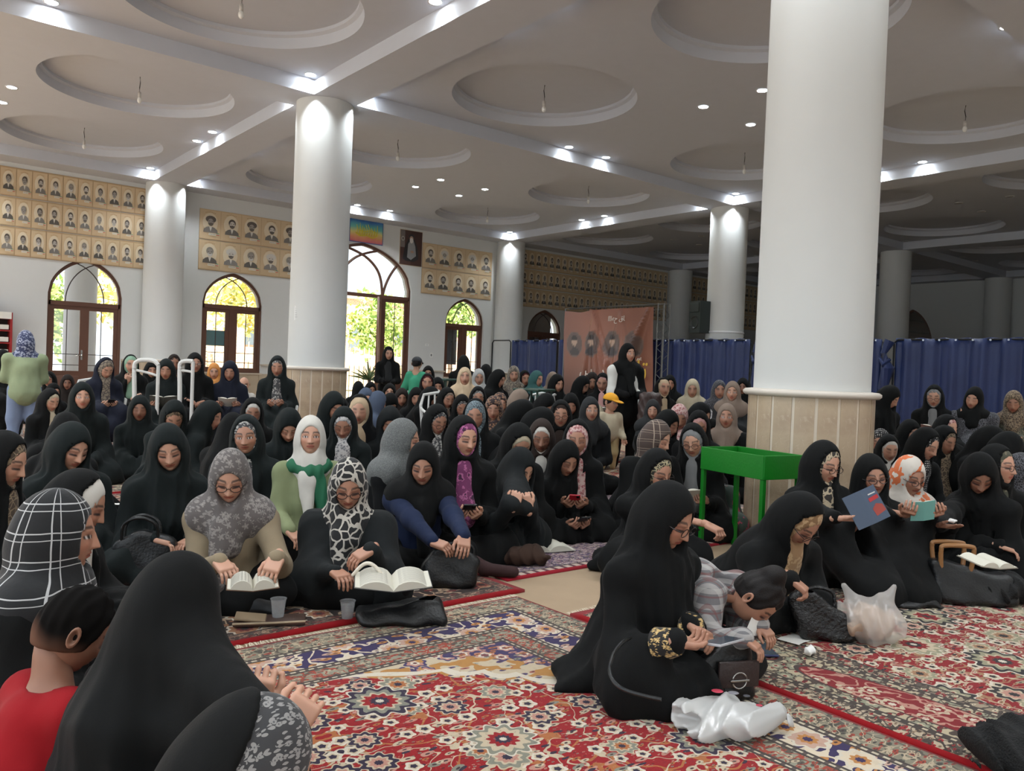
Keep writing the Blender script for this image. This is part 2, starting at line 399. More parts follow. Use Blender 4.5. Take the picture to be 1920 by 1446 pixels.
def fold(P, c, seed, amp, z0, n1=8, n2=17):
    """creases that run down from the head, sharp on one side like hanging cloth"""
    th = np.arctan2(P[0] - c[0], P[1] - c[1]); r = np.random.RandomState(seed); a, b, e, f0 = r.rand(4) * 6.28
    zz = np.clip((z0 - P[2]) / .45, 0, 1) ** .8
    rd = lambda q: 1 - np.abs(np.sin(q)) * 1.6
    w1 = n1 * .5 * th + a + 1.6 * np.sin(4.2 * P[2] + b) + .8 * np.sin(9 * P[2] + 2 * th + e); w2 = n2 * .5 * th + e - 2.0 * np.sin(5.5 * P[2] + a)
    f = rd(w1) * .55 + rd(w2) * .30 + .40 * np.sin(13 * P[0] + 10 * P[2] + a) * np.sin(12 * P[1] - 8 * P[2] + b) + .22 * rd(17 * P[2] + 7 * P[0] * np.sin(f0) + 9 * P[1] + f0)
    return (-amp * zz * f).astype(np.float32)
NP_ = {'n': 0, 'clamped': []}
ZOOM = {'A': (0, 560), 'B': (500, 600), 'C': (900, 600), 'D': (1360, 600)}
def skin_mat(): return colmat('skin', .5, Subsurface_Weight=.08, Subsurface_Radius=(.01, .004, .002), Subsurface_Scale=.3)

def person(pos, label, yaw=0, pitch=15, lean=12, kind='floor', style='chador', col='black', band=None, coat=None, hands=None, glasses=False,
           roll=0, byaw=None, tone='fair', eyes='down', group='seated worshippers', z=None, hw=.205, child=0, legs=None, wide=1.0, hem=0, opening=1.0,
           arms=None, face=True, cape=1.0, ybk=0.0, cloak=False, tent=False, drop=0.0, chest=None, noscarf=False, old=0, spread=1.0, s_fix=None, name='person', vis=0.0, hp=None):
    """pos: pixel of the top of the head and the head's width there; everything is then built at its own depth in metres"""
    if isinstance(pos[0], str):
        ox, oy = ZOOM[pos[0]]; px, py, w = ox + pos[1] / 3.4286, oy + pos[2] / 3.4286, pos[3] / 3.4286
    else: px, py, w = pos
    depth = z if z else F_PX * hw / w
    T = at_depth(px, py, depth); NP_['n'] += 1; seed = NP_['n']
    k = (1 - child * .12)                       # head size
    lr = math.radians(lean); byaw = yaw * .6 if byaw is None else byaw
    toc = np.array([-T[0], -T[1]]); toc /= np.linalg.norm(toc); rt = RW[:2, 0] / np.linalg.norm(RW[:2, 0])
    rt = rt - toc * (rt @ toc); rt /= np.linalg.norm(rt)
    def wdir(a): return toc * math.cos(math.radians(a)) + rt * math.sin(math.radians(a))
    fb = wdir(byaw); rz = math.atan2(fb[1], fb[0]) - PI / 2      # local +Y -> fb
    fh = wdir(yaw); hyaw = math.atan2(fh[1], fh[0]) - PI / 2 - rz
    hyaw = (hyaw + PI) % (2 * PI) - PI
    R = rot_xyz(math.radians(pitch), hyaw, math.radians(roll))
    htop = T[2]; pz = {'floor': .12, 'chair': .54, 'stand': .80}[kind] * (1 - .35 * child)
    if kind == 'stand': pz = htop * .50
    hl = (.17 if not noscarf else .145) * k
    up = (htop - pz - .128 * k - hl * math.cos(lr * .6))
    L = up / max(.25, math.cos(lr))
    if not (.26 < L < .56) and kind != 'stand': NP_['clamped'].append((label[:34], round(L, 2), round(htop, 2), round(depth, 1)))
    pel = np.array([0, 0, pz]); nk = pel + L * np.array([0, math.sin(lr), math.cos(lr)])
    hc = nk + hl * np.array([0, math.sin(lr * .6), math.cos(lr * .6)]) + np.array([0, .015, 0])
    if legs == 'crouch':   # on the knees, back level, head hanging
        nk = np.array([0, .35, htop - .075]); hc = nk + np.array([0, .13, -.04]); pel = nk + np.array([0, -.36, -.10]); L = .36
    # head centre must sit under T
    off = hc[:2]; ca, sa = math.cos(rz), math.sin(rz)
    base = T[:2] - np.array([ca * off[0] - sa * off[1], sa * off[0] + ca * off[1]])
    root = empty(name, (base[0], base[1], 0), rz, label, 'person', group)
    near = depth < 6.3; mid = depth < 10
    bw = wide * (1 - .3 * child)
    ch = pel + .62 * (nk - pel) + np.array([0, -.01, 0])
    sw = .145 * bw; sh = [nk + np.array([s * sw, -.01, -.045]) for s in (-1, 1)]
    if kind == 'floor':
        kn = [np.array([s * .235 * bw * spread, .25, .105]) for s in (-1, 1)]; ft = [np.array([-s * .10, .29 * bw, .05]) for s in (-1, 1)]
        if legs == 'kneel': kn = [np.array([s * .12, .34, .10]) for s in (-1, 1)]; ft = [np.array([s * .12, -.12, .06]) for s in (-1, 1)]
        if legs == 'crouch': kn = [pel + [s * .11, .14, -.26] for s in (-1, 1)]; ft = [pel + [s * .10, -.16, -.28] for s in (-1, 1)]
        if legs == 'knee_up': kn = [np.array([s * .12, .36, .30]) for s in (-1, 1)]; ft = [np.array([s * .10, .66, .05]) for s in (-1, 1)]
        if legs == 'out': kn = [np.array([s * .14, .38, .16]) for s in (-1, 1)]; ft = [np.array([s * .12, .78, .07]) for s in (-1, 1)]
    elif kind == 'chair':
        kn = [np.array([s * .12, .40, .50]) for s in (-1, 1)]; ft = [np.array([s * .11, .42, .06]) for s in (-1, 1)]
    else:
        kn = [np.array([s * .085 * bw, .03, pz * .52]) for s in (-1, 1)]; ft = [np.array([s * .09 * bw, 0, .06]) for s in (-1, 1)]
    # arms
    H = {}
    hd = hands
    front = nk + np.array([0, .02, 0])
    def W(x, y, zz): return np.array([x, y, zz])
    lapz = pz + .11
    if hd == 'lap': H = {-1: (W(-.085, .27 + off[1] * .3, lapz), (.75, .55, -.2), (0, -.2, 1), 'relax'), 1: (W(.085, .29 + off[1] * .3, lapz + .015), (-.75, .5, -.2), (0, -.2, 1), 'relax')}
    elif hd == 'book': H = {-1: (nk + W(-.12, .25, -.24), (.45, .8, .25), (-.3, .3, -1), 'hold'), 1: (nk + W(.12, .25, -.24), (-.45, .8, .25), (.3, .3, -1), 'hold')}
    elif hd == 'phone': H = {-1: (nk + W(-.07, .22, -.27), (.35, .85, .2), (-.6, .3, -1), 'hold'), 1: (nk + W(.07, .22, -.27), (-.35, .85, .2), (.6, .3, -1), 'hold')}
    elif hd == 'face': H = {1: (hc + R @ W(.045, .10, -.20) * k, R @ W(-.25, .15, 1.0), R @ W(.3, .9, -.1), 'relax'), -1: (W(-.085, .27, lapz), (.75, .55, -.2), (0, -.2, 1), 'relax')}
    elif hd == 'noses': H = {s: (hc + R @ W(s * .05, .13, -.21), R @ W(-s * .3, .1, 1), R @ W(s * .5, .8, 0), 'grip') for s in (-1, 1)}
    elif hd == 'cheek': H = {1: (hc + R @ W(.09, .05, -.20), R @ W(-.05, .1, 1), R @ W(1, .3, 0), 'grip')}
    elif isinstance(hd, dict): H = hd
    if isinstance(hd, dict) and hd and isinstance(next(iter(hd.values()))[0][0], str):   # ('px', x, y, depth): hands placed by where the photo shows them
        H = {}
        for s, (q, fd, bk, ps) in hd.items():
            w_ = at_depth(q[1], q[2], q[3]) - np.array([base[0], base[1], 0])
            if len(q) > 4: v_ = at_depth(q[4], q[5], q[6]) - at_depth(q[1], q[2], q[3]); fd = (ca * v_[0] + sa * v_[1], -sa * v_[0] + ca * v_[1], v_[2])
            if bk == 'cam': v_ = -(w_ + np.array([base[0], base[1], -EYE])); bk = (ca * v_[0] + sa * v_[1], -sa * v_[0] + ca * v_[1], v_[2])
            H[s] = (np.array([ca * w_[0] + sa * w_[1], -sa * w_[0] + ca * w_[1], max(w_[2], .045)]), fd, bk, ps)
    el = {}
    for s in (-1, 1):
        e0 = sh[0 if s < 0 else 1] + np.array([s * .035, .05, -.23 * min(1.1, max(.8, L / .4))])
        if s in H:
            wv = H[s][0]; a = sh[0 if s < 0 else 1]; m_ = (a + wv) / 2; dd = wv - a; ln = np.linalg.norm(dd); Ls = .52 * (1 - .3 * child)
            bend = math.sqrt(max(0, (Ls / 2) ** 2 - (ln / 2) ** 2)); dn = np.array([s * .30, -.25, -1.0]); dn -= dd * (dn @ dd) / max(ln * ln, 1e-6); dn /= np.linalg.norm(dn); e0 = m_ + dn * bend
            e0[2] = max(e0[2], .09)
        el[s] = e0
    # ---- body: one mesh of skin
    nu, nv = ((128, 100) if depth < 5.2 else (80, 64) if near else (40, 34) if mid else (26, 22))
    bare = noscarf
    Vh, Qh, Th, Ch = head_geo(nu, nv, tone, eyes, old, bare=bare)
    Vh = (Vh * k) @ R.T + hc
    basec = np.array(lin(SK[tone]), np.float32)
    Vs, Qs, Ts, Cs = [Vh], [Qh], [Th], [Ch]; n0 = len(Vh)
    def addp(V, Q, c=None):
        nonlocal n0
        Vs.append(V); Qs.append(Q + n0); Cs.append(np.ones((len(V), 3), np.float32) * (basec if c is None else c)); n0 += len(V)
    hh = .0042 if depth < 5 else .006 if near else .009
    for s, (wv, fd, bk, ps) in H.items():
        V, Q = place_hand(hand_geo(ps, hh), wv, fd, bk, -s); V = (V - wv) * (.86 - .20 * child) + wv; addp(V, Q, basec * .96)
    g = Grid((-.5, -.25, .02), (.5, .8, hc[2]), .022 if near else .035)
    P = g.P; d = cap(P, hc + R @ np.array([0, -.02, -.05]), nk + (nk - pel) * -.05, .050 * k, .056 * k)
    d = smin(d, cap(P, pel, ch, .10 * bw, .095 * bw), .06); d = smin(d, cap(P, sh[0], sh[1], .035), .05)
    for s in (-1, 1):
        i = 0 if s < 0 else 1; d = smin(d, cap(P, sh[i], el[s], .036, .031), .03)
        if s in H: d = smin(d, cap(P, el[s], H[s][0], .031 * (1 - .2 * child), .021 * (1 - .2 * child)), .02)
        d = smin(d, cap(P, pel + [s * .07, 0, 0], kn[i], .065 * bw, .045 * bw), .04); d = smin(d, cap(P, kn[i], ft[i], .042 * bw, .026), .02)
    V, Q = g.net(d); addp(V, Q)
    me = make_mesh('body', np.concatenate(Vs), np.concatenate(Qs), np.concatenate(Ts), [skin_mat()], np.concatenate(Cs)); body_o = add('body', me, root)
    # ---- cloth
    hf = .009 if depth < 4.2 else .0115 if near else .015 if mid else .020
    hcg = hf * (1.7 if near else 1.8)
    allp = np.array([pel, nk, hc, *kn, *ft, *sh, *el.values()] + [h_[0] for h_ in H.values()])
    lo = allp.min(0) - .26; hi = allp.max(0) + .24; lo[2] = -.03; hi[2] = htop + .05
    fl, fh_ = hc - .15, hc + .16; fl[2] = hc[2] - .17; fh_[2] = 9
    def G(lo=lo, hi=hi, c=1): return Grid(lo, hi, hcg * c, (fl, fh_), hf)
    Rt = R
    def hq(P):   # to head frame
        x, y, z_ = P[0] - hc[0], P[1] - hc[1], P[2] - hc[2]
        return (R[0][0] * x + R[1][0] * y + R[2][0] * z_), (R[0][1] * x + R[1][1] * y + R[2][1] * z_), (R[0][2] * x + R[1][2] * y + R[2][2] * z_)
    def cavity(P, a, b, zc=-.006, y0=.015):
        x, y, z_ = hq(P); x, y, z_ = x / k, y / k, z_ / k
        return smax(((np.sqrt((x / a) ** 2 + ((z_ - zc) / b) ** 2) - 1) * min(a, b)), (y0 - y), .01) * k
    def hood(P, grow, neckr=.068):
        c = hc + R @ np.array([0, -.012, .004]) * k
        d = ell(P, c, np.array([.079 + grow, .100 + grow, .121 + grow]) * k, R)
        return smin(d, cap(P, hc + R @ np.array([0, -.03, -.06]) * k, nk + np.array([0, .0, -.01]), (neckr + grow) * k, neckr + .01 + grow), .06)
    drop_ = drop
    def limbs(P, k1, ra=.05, lg=.085, skirt=True):
        d = cap(P, pel, ch, (.150 if kind != 'stand' else .130) * bw, .125 * bw); d = smin(d, cap(P, sh[0], sh[1], .062 * bw), .06)
        d = smin(d, cap(P, ch + np.array([0, .03, 0]), ch + np.array([0, .045, -.06]), .12 * bw), .05)
        for s in (-1, 1):
            i = 0 if s < 0 else 1; d = smin(d, cap(P, sh[i], el[s], ra * 1.15, ra), k1 * .6)
            if s in H:
                ww = H[s][0]; e2 = el[s] + (ww - el[s]) * .97; d = smin(d, cap(P, el[s], e2, ra, ra * .74), k1 * .5)
            else: d = smin(d, cap(P, el[s], el[s] + np.array([-s * .12, .16, -.03]), ra, ra * .9), k1 * .6)
        return d
    def legs_(P, k1, r=.095):
        d = None
        for s in (-1, 1):
            i = 0 if s < 0 else 1
            a = cap(P, pel + np.array([s * .08, 0, 0]), kn[i], r * 1.15 * bw, r * .9 * bw); b = cap(P, kn[i], ft[i], r * .85 * bw, r * .6 * bw)
            a = smin(a, b, k1); d = a if d is None else smin(d, a, k1)
        return d
    cm = col if not isinstance(col, str) else CL(col)
    cdist = None
    bm_ = (band if not isinstance(band, str) else CL(band)) if band else None
    handcut = [h_[0] for h_ in H.values()]
    if style == 'chador':
        g = G(); P = g.P
        d = hood(P, .013)
        d = smin(d, cap(P, hc + np.array([0, -.025, -.02]), ch + np.array([0, -.01, .02]), .088 * k, .135 * bw), .05)
        d = smin(d, limbs(P, .07, .055), .06)
        if tent:
            for s in H: d = smin(d, cap(P, hc + [0, -.02, -.08], H[s][0] * [1, .93, 1] + [0, 0, .01], .085, .036), .07)
        lg = legs_(P, .07, .085)
        if kind == 'stand': lg = cap(P, pel, (0, 0, .08), .15 * bw, .20 * bw)
        elif kind == 'floor':
            for s in (-1, 1): lg = smin(lg, cap(P, el[s] + np.array([0, 0, -.04]), kn[0 if s < 0 else 1], .06, .075), .07)
            lg = smin(lg, ell(P, (0, .06, .03), (.30 * bw * max(spread, .8), .30, .09)), .08)
            if legs == 'knee_up': lg = smin(smin(lg, cap(P, (0, .34, .28), (0, .60, .06), .13, .13), .08), cap(P, (0, .30, .26), (0, .15, .08), .13, .16), .08)
        else: lg = smin(lg, cap(P, (0, .1, .46), (0, .40, .30), .16, .15), .08)
        d = smin(d, lg, .08)
        d = d + fold(P, hc, seed, .022 if near else .017, hc[2] + .0)
        if bm_ or chest:
            d = smax(d, -cavity(P, .062 * opening + .004, .096 * max(1, opening * .92), .004, ybk), .012)
            cx_ = np.abs(P[0]) - (.028 + .10 * np.clip(nk[2] - P[2], 0, .3))
            if chest is not False: d = smax(d, -smax(smax(cx_, P[2] - (nk[2] + .03), .02), smax(ch[2] - .14 - P[2], (ch[1] + .02 + (nk[1]-ch[1])*np.clip((P[2]-ch[2])/max(nk[2]-ch[2],.1),0,1)) - P[1], .02), .02), .03)
        else: d = smax(d, -cavity(P, .056 * opening, .080, -.014, .0), .012)
        d = np.maximum(d, -P[2] + .004)
        V, Q = g.net(d); add('chador', make_mesh('chador', V, Q, mats=[cm]), root)
        if bm_ or chest:
            g = Grid(ch - [.28, .22, .24], [ch[0] + .28, max(ch[1], hc[1]) + .24, hc[2] + .17], hf * 1.5, (fl, fh_), hf) ; P = g.P
            d = hood(P, .004); d = smax(d, -cavity(P, .053, .078, -.012, .005), .008)
            body_ = smin(cap(P, ch + [0, .05, -.12], nk + [0, .02, -.02], .115 * bw, .075), cap(P, sh[0], sh[1], .05), .06)
            d = smin(d, body_, .05) + fold(P, hc, seed + 50, .006, hc[2] - .05, 7, 15)
            V, Q = g.net(d); add('headscarf', make_mesh('headscarf', V, Q, mats=[bm_ or cm]), root)
    else:   # scarf over a coat
        ct = coat if not isinstance(coat, str) else CL(coat)
        g = G(); P = g.P
        d = limbs(P, .07, .052)
        if kind == 'floor': d = smin(d, ell(P, (0, .02, .10), (.19 * bw, .20, .12)), .06)
        elif kind == 'stand': d = smin(d, cap(P, pel + [0, 0, .02], pel + [0, 0, -hem], .135 * bw, .15 * bw), .06)
        else: d = smin(d, cap(P, pel, (0, .25, .52), .15, .13), .08)
        if cloak:
            d = smin(d, cap(P, nk + [0, -.03, -.04], pel + [0, -.02, 0], .10 * bw, .21 * bw), .06)
            for s in (-1, 1): d = smin(smin(d, cap(P, sh[0 if s < 0 else 1], el[s] + [s * .02, 0, -.05], .075, .085), .06), cap(P, el[s], kn[0 if s < 0 else 1], .07, .075), .08)
            if kind == 'floor': d = smin(d, ell(P, (0, .04, .03), (.28 * bw, .30, .09)), .08)
        d = d + fold(P, hc, seed, .014 if cloak else .008, nk[2] + (.1 if cloak else 0), 7, 15)
        if not noscarf and cape > .5: pass
        if noscarf: d = smax(d, -(cap(P, nk + [0, -.01, -.01], nk + [0, .03, .15], .053 * k, .062)), .01)
        else: d = np.maximum(d, (P[2] - nk[2] - .035))
        cdist = lambda P: limbs(P, .07, .052) + fold(P, hc, seed, .008, nk[2], 7, 15)
        if vis: d = smax(d, -(cap(P, nk + [0, .06, .05], nk + [0, .12, -.20], .045, .015)), .01)
        V, Q = g.net(d); add('shirt' if noscarf else 'coat', make_mesh('coat', V, Q, mats=[ct]), root)
        lm = CL(legs_col(coat)) if not isinstance(cm, tuple) else cm
        g = Grid([lo[0], lo[1], -.03], [hi[0], hi[1], pz + .22 if kind != 'floor' else (.30 if legs != 'knee_up' else .6)], hcg); P = g.P
        d = legs_(P, .05, .082 if kind != 'stand' else .075) + fold(P, pel, seed + 9, .006, .6)
        d = np.maximum(d, -P[2] + .004); V, Q = g.net(d); add('trousers', make_mesh('trousers', V, Q, mats=[CL(hp) if hp else cm if noscarf or style == 'coat' else CL('blackcloth')]), root)
        if not noscarf:
            bm2 = bm_ or cm
            glo, ghi = [ch[0] - .30, ch[1] - .26, ch[2] - .26], [ch[0] + .30, max(ch[1], hc[1]) + .30, hc[2] + .17]
            g = Grid(glo, ghi, hf * 1.5, (fl, fh_), hf); P = g.P
            d = hood(P, .010, .075)
            cp = smin(cap(P, nk + [-.10, -.01, -.03], nk + [.10, -.01, -.03], .088 * cape), cap(P, nk + [0, .05, 0], nk + [0, .10, -.11 * cape], .085, .07), .06)
            if chest: cp = smin(cp, cap(P, nk + [.02, .12, -.06], nk + [.01, .20, -.30], .045, .035), .03)
            d = smin(d, cp, .05) + fold(P, hc, seed + 50, .010, hc[2] + .02, 6, 13)
            d = smax(d, -cavity(P, .054 * opening, .080 * opening, -.014, .0), .010)
            V, Q = g.net(d); add('headscarf', make_mesh('headscarf', V, Q, mats=[bm2]), root)
    if glasses:
        mb = MB(); rr = .021; n = 16 if near else 10
        for s in (-1, 1):
            pts = [hc + R @ (np.array([s * .031 + rr * 1.1 * math.cos(a), .104, .002 + rr * .82 * math.sin(a)]) * k) for a in np.linspace(0, 2 * PI, n + 1)]
            mb.tube(pts, .0018, 5); mb.tube([hc + R @ (np.array([s * .054, .100, .006]) * k), hc + R @ (np.array([s * .074, .07, .008]) * k), hc + R @ (np.array([s * .080, .0, .008]) * k)], .0018, 5)
        mb.tube([hc + R @ (np.array([s * .009, .108, .006]) * k) for s in (-1, 1)], .0018, 5); mb.build('glasses', CL('glassesrim'), body_o, smooth=True)
    info = dict(root=root, rz=rz, base=base, hc=hc, nk=nk, R=R, H=H, depth=depth, k=k, el=el, sh=sh, kn=kn, ft=ft, pel=pel, ch=ch)
    def tow(p): p = np.asarray(p, float); return np.array([base[0] + ca * p[0] - sa * p[1], base[1] + sa * p[0] + ca * p[1], p[2]])
    info['w'] = tow; info['coatf'] = locals().get('cdist'); return info
def legs_col(c): return 'blackcloth'
CLS = {'black': (9, 10, 10), 'black2': (15, 16, 18), 'greyblack': (24, 27, 28), 'navy': (24, 27, 40), 'charcoal': (42, 43, 44), 'brownblack': (36, 29, 26), 'darkbrown': (48, 38, 34), 'greenblack': (21, 27, 27),  # last entry: black chadors at left, window haze put into the lifted colour
       'white': (196, 192, 184), 'cream': (184, 172, 148), 'beige': (186, 164, 136), 'taupe': (128, 112, 100), 'grey': (120, 120, 120), 'lightgrey': (168, 168, 166), 'bluegrey': (70, 80, 98), 'teal': (56, 92, 90),
       'green': (124, 132, 98), 'sage': (140, 152, 120), 'mint': (128, 158, 136), 'blazer': (134, 120, 98), 'orange': (190, 130, 72), 'denim': (120, 134, 160), 'navyblue': (26, 36, 62), 'blackcloth': (10, 11, 11), 'red': (138, 16, 24), 'khaki': (178, 160, 120), 'tshirt': (66, 152, 118), 'pink': (196, 150, 146), 'darkred': (70, 26, 26)}
def CL(n):
    if not isinstance(n, str): return n
    if n in MATS: return MATS[n]
    if n == 'glassesrim': return plain(n, (30, 18, 16), .3)
    return cloth(n, CLS[n])
# ---------------------------------------------------------------- the hall
plaster = plain('plaster', (208, 210, 208), .75, bump=.04, bscale=8, var=.02)
ceilm = plain('ceiling_paint', (190, 194, 202), .8, bump=.05, bscale=6, var=.03)
XL = [-2.75, 5.17, 14.65, 22.2, 29.3]; YL = [-4.4, 3.05, 10.75, 18.2]
ZS, ZC, WY, WX = 4.8, 5.0, 18.5, 29.5
def box(name, a, b, mat, parent=None, kind=None, bevel=0):
    mb = MB(); mb.box([(p + q) / 2 for p, q in zip(a, b)], [abs(q - p) for p, q in zip(a, b)], bevel=bevel)
    o = mb.build(name, mat, parent, smooth=bool(bevel)); 
    if kind: o['kind'] = kind
    return o
def plate(name, outer, holes, thick, mat, xf, parent=None, kind=None):
    """flat plate with holes: 2D outlines, extruded both ways by thick/2, placed by the matrix xf"""
    cu = bpy.data.curves.new(name, 'CURVE'); cu.dimensions = '2D'; cu.fill_mode = 'BOTH'; cu.extrude = thick / 2
    for pts in [outer] + holes:
        sp = cu.splines.new('POLY'); sp.points.add(len(pts) - 1); sp.use_cyclic_u = True
        for p, q in zip(sp.points, pts): p.co = (q[0], q[1], 0, 1)
    tmp = bpy.data.objects.new('tmp', cu); me = bpy.data.meshes.new_from_object(tmp); bpy.data.objects.remove(tmp); me.name = name
    me.transform(xf); me.materials.clear(); me.materials.append(mat); o = add(name, me, parent)
    if kind: o['kind'] = kind
    return o
def rect(x0, y0, x1, y1): return [(x0, y0), (x1, y0), (x1, y1), (x0, y1)]
XZ = lambda y: Matrix(((1, 0, 0, 0), (0, 0, -1, y), (0, 1, 0, 0), (0, 0, 0, 1)))      # 2D (x, z) -> wall facing -Y
YZ = lambda x: Matrix(((0, 0, 1, x), (1, 0, 0, 0), (0, 1, 0, 0), (0, 0, 0, 1)))
flo = plain('moquette', (160, 138, 112), .95, bump=.4, bscale=350, var=.12)
box('floor', (-9, -8, -.1), (WX + .5, WY + .2, 0), flo, kind='structure')
# ceiling slabs with round recesses, downlights
R_C = 1.3
for i in range(4):
    for j in range(3):
        x0, x1, y0, y1 = XL[i], XL[i + 1], YL[j], YL[j + 1]; cx, cy = (x0 + x1) / 2, (y0 + y1) / 2
        cs = [(cx + sx * (x1 - x0) * .251, cy + sy * (y1 - y0) * .24) for sx in (-1, 1) for sy in (-1, 1)]
        holes = [[(c[0] + R_C * math.cos(k * PI / 48), c[1] + R_C * math.sin(k * PI / 48)) for k in range(96)] for c in cs]
        o = plate('ceiling', rect(x0, y0, x1, y1), holes, .04, ceilm, Matrix.Translation((0, 0, ZC + .02)), kind='structure')
        for c in cs:
            q = proj_ok = True
            mb = MB(); mb.lathe([(R_C + .03, 0.005), (R_C, 0.004), (R_C - .012, .13), (R_C - .06, .15), (R_C - .06, .19), (.001, .19)], (c[0], c[1], ZC - .004), 96)
            mb.build('ceiling_recess', ceilm, o, smooth=True)
box('roof', (XL[0] - .4, YL[0] - .4, ZC + .25), (WX + .4, WY + .4, ZC + .35), ceilm, kind='structure')
for y in YL: box('ceiling_beam', (XL[0] - .3, y - .33, ZS), (WX, y + .33, ZC + .2), ceilm, kind='structure')
for x in XL: box('ceiling_beam', (x - .325, YL[0] - .3, ZS + .001), (x + .325, WY, ZC + .2), ceilm, kind='structure')
# lamps
lamp_on = emit('lamp_glow', (.92, .97, 1.0), 60); lamp_off = plain('lamp_off', (150, 148, 146), .3); lamp_rim = plain('lamp_rim', (225, 225, 225), .3)
mbr = MB(); mbr.lathe([(.062, 0), (.085, -.008), (.085, 0)], n=20); rim_me = mbr.mesh('rim', lamp_rim, True)
disc = {}
for k, mt in (('on', lamp_on), ('off', lamp_off)): mb = MB(); mb.lathe([(.064, -.003), (.001, -.004)], n=20); disc[k] = mb.mesh('diffuser', mt)
spot = bpy.data.lights.new('spot', 'SPOT'); spot.energy = SPOT_W * 4; spot.spot_size = math.radians(125); spot.spot_blend = .6; spot.shadow_soft_size = .06; spot.color = (.88, .95, 1)
def vis(p, mgn=60):
    v = RW.T @ (np.array(p) - EYEP)
    if v[2] < .1: return False
    x, y = CX + F_PX * v[0] / v[2], CY + F_PX * v[1] / v[2]; return -mgn < x < 1920 + mgn and -mgn < y < 1446 + mgn
def downlight(x, y, on):
    inv = vis((x, y, ZC))
    if not inv and not on: return
    z = ZC - .002
    if inv:
        r = empty('ceiling_downlight', (x, y, z), 0, 'small round recessed ceiling lamp, lit cool white' if on else 'small round recessed ceiling lamp, switched off in the dark far bays', 'lamp', 'lit round ceiling downlights' if on else 'unlit ceiling downlights')
        add('rim', rim_me, r); add('diffuser', disc['on' if on else 'off'], r)
    if on: o = bpy.data.objects.new('lamp_light', spot); link(o); o.location = (x, y, z - .03)
for i in range(4):
    for j in range(3):
        x0, x1, y0, y1 = XL[i], XL[i + 1], YL[j], YL[j + 1]; cx, cy = (x0 + x1) / 2, (y0 + y1) / 2; on = i < 2
        L = [(a, b) for a in (x0 + .45, x1 - .45) for b in (y0 + .46, y1 - .46)]
        L += [(cx + s * .45, b) for s in (-1, 1) for b in (y0 + .46, y1 - .46)] + [(a, cy + s * .4) for s in (-1, 1) for a in (x0 + .45, x1 - .45)]
        L += [(cx + s * .57, cy + u * .48) for s in (-1, 1) for u in (-1, 1)]
        for x, y in L: downlight(x, y, on)
# bare bulbs in the recesses
bulbm = plain('bulb_glass', (225, 225, 220), .2); cordm = plain('cord_black', (40, 40, 42), .5)
wire = MB().tube([(0, 0, 0), (.012, 0, -.08), (-.006, 0, -.16), (0, 0, -.24)], .006, 6).mesh('cord', cordm, True)
sock = MB().cyl((0, 0, -.22), (0, 0, -.30), .02, .024).mesh('socket', plain('socket', (190, 186, 180), .4), True)
bulb = MB().ball((0, 0, -.335), (.032, .032, .045), 12).mesh('bulb', bulbm, True)
for i in range(4):
    for j in range(3):
        x0, x1, y0, y1 = XL[i], XL[i + 1], YL[j], YL[j + 1]
        for sx in (-1, 1):
            for sy in (-1, 1):
                x, y = (x0 + x1) / 2 + sx * (x1 - x0) * .251, (y0 + y1) / 2 + sy * (y1 - y0) * .24
                if vis((x, y, ZC), 0) and math.hypot(x, y) < 21:
                    r = empty('bare_bulb', (x, y, ZC + .185), random.random() * 6, 'unlit bare bulb hanging on a short cord inside a round ceiling recess', 'bulb', 'bare bulbs in the ceiling recesses')
                    add('cord', wire, r); add('socket', sock, r); add('bulb', bulb, r)
# columns
marble = NT('marble'); o_ = marble.tc(); f_ = marble.noise(o_, 3, 6, .65); v_ = marble.noise(marble.vmath('ADD', o_, marble.vmath('SCALE', marble.noise(o_, 5, 3, out='Color'), sc=.3)), 9, 4)
mc = marble.ramp(f_, [(.3, lin((164, 144, 120))), (.5, lin((184, 164, 138))), (.7, lin((172, 150, 126)))])
mc = marble.mix(marble.mul(marble.lt(marble.absm(marble.sub(v_, .5)), .006), .3), mc, lin((205, 190, 168))); MATS['marble'] = marble.done(mc, .35)
cream_stone = plain('cream_stone', (216, 204, 186), .4, var=.05); ringm = plain('ring_stone', (205, 196, 184), .45, var=.04)
shaft_me = MB().lathe([(.40, 1.05), (.395, ZS + .02)], n=72).mesh('shaft', plaster, True)
ring_me = MB().lathe([(.40, 1.04), (.455, 1.045), (.472, 1.06), (.472, 1.078), (.455, 1.09), (.405, 1.095), (.39, 1.095)], n=72).mesh('ring', ringm, True)
back_me = MB().lathe([(.4265, 0), (.4265, 1.05)], n=72).mesh('strip_backing', cream_stone, True)
NPL = 18
def plank():
    mb = MB(); w = 2 * PI / NPL * .86; ri, ro = .41, .432; pts = []
    for k in range(5): a = -w / 2 + w * k / 4; pts.append((ro * math.cos(a), ro * math.sin(a), 0))
    for k in range(5): a = w / 2 - w * k / 4; pts.append((ri * math.cos(a), ri * math.sin(a), 0))
    return mb.prism(pts, (0, 0, 1.045)).mesh('marble_plank', MATS['marble'], True, .5)
plank_me = plank()
def column(x, y, planks=True, name='column'):
    r = empty(name, (x, y, 0), 0, kind='structure'); add('shaft', shaft_me, r); add('ring', ring_me, r); add('strip_backing', back_me, r)
    if planks:
        for k in range(NPL): add('marble_plank', plank_me, r, rot=(0, 0, 2 * PI * (k + .3) / NPL))
    return r
column(5.40, 3.19); column(5.17, 10.75); cm_ = column(14.65, 10.75); column(22.2, 10.75); column(22.2, 3.05)
for x in XL: column(x, 18.2, planks=x < 16)
column(29.3, 10.75)
MB().lathe([(.405, -.02), (.415, -.012), (.415, .012), (.405, .02)], (0, 0, 2.14), 48).build('band', lamp_rim, cm_, smooth=True)
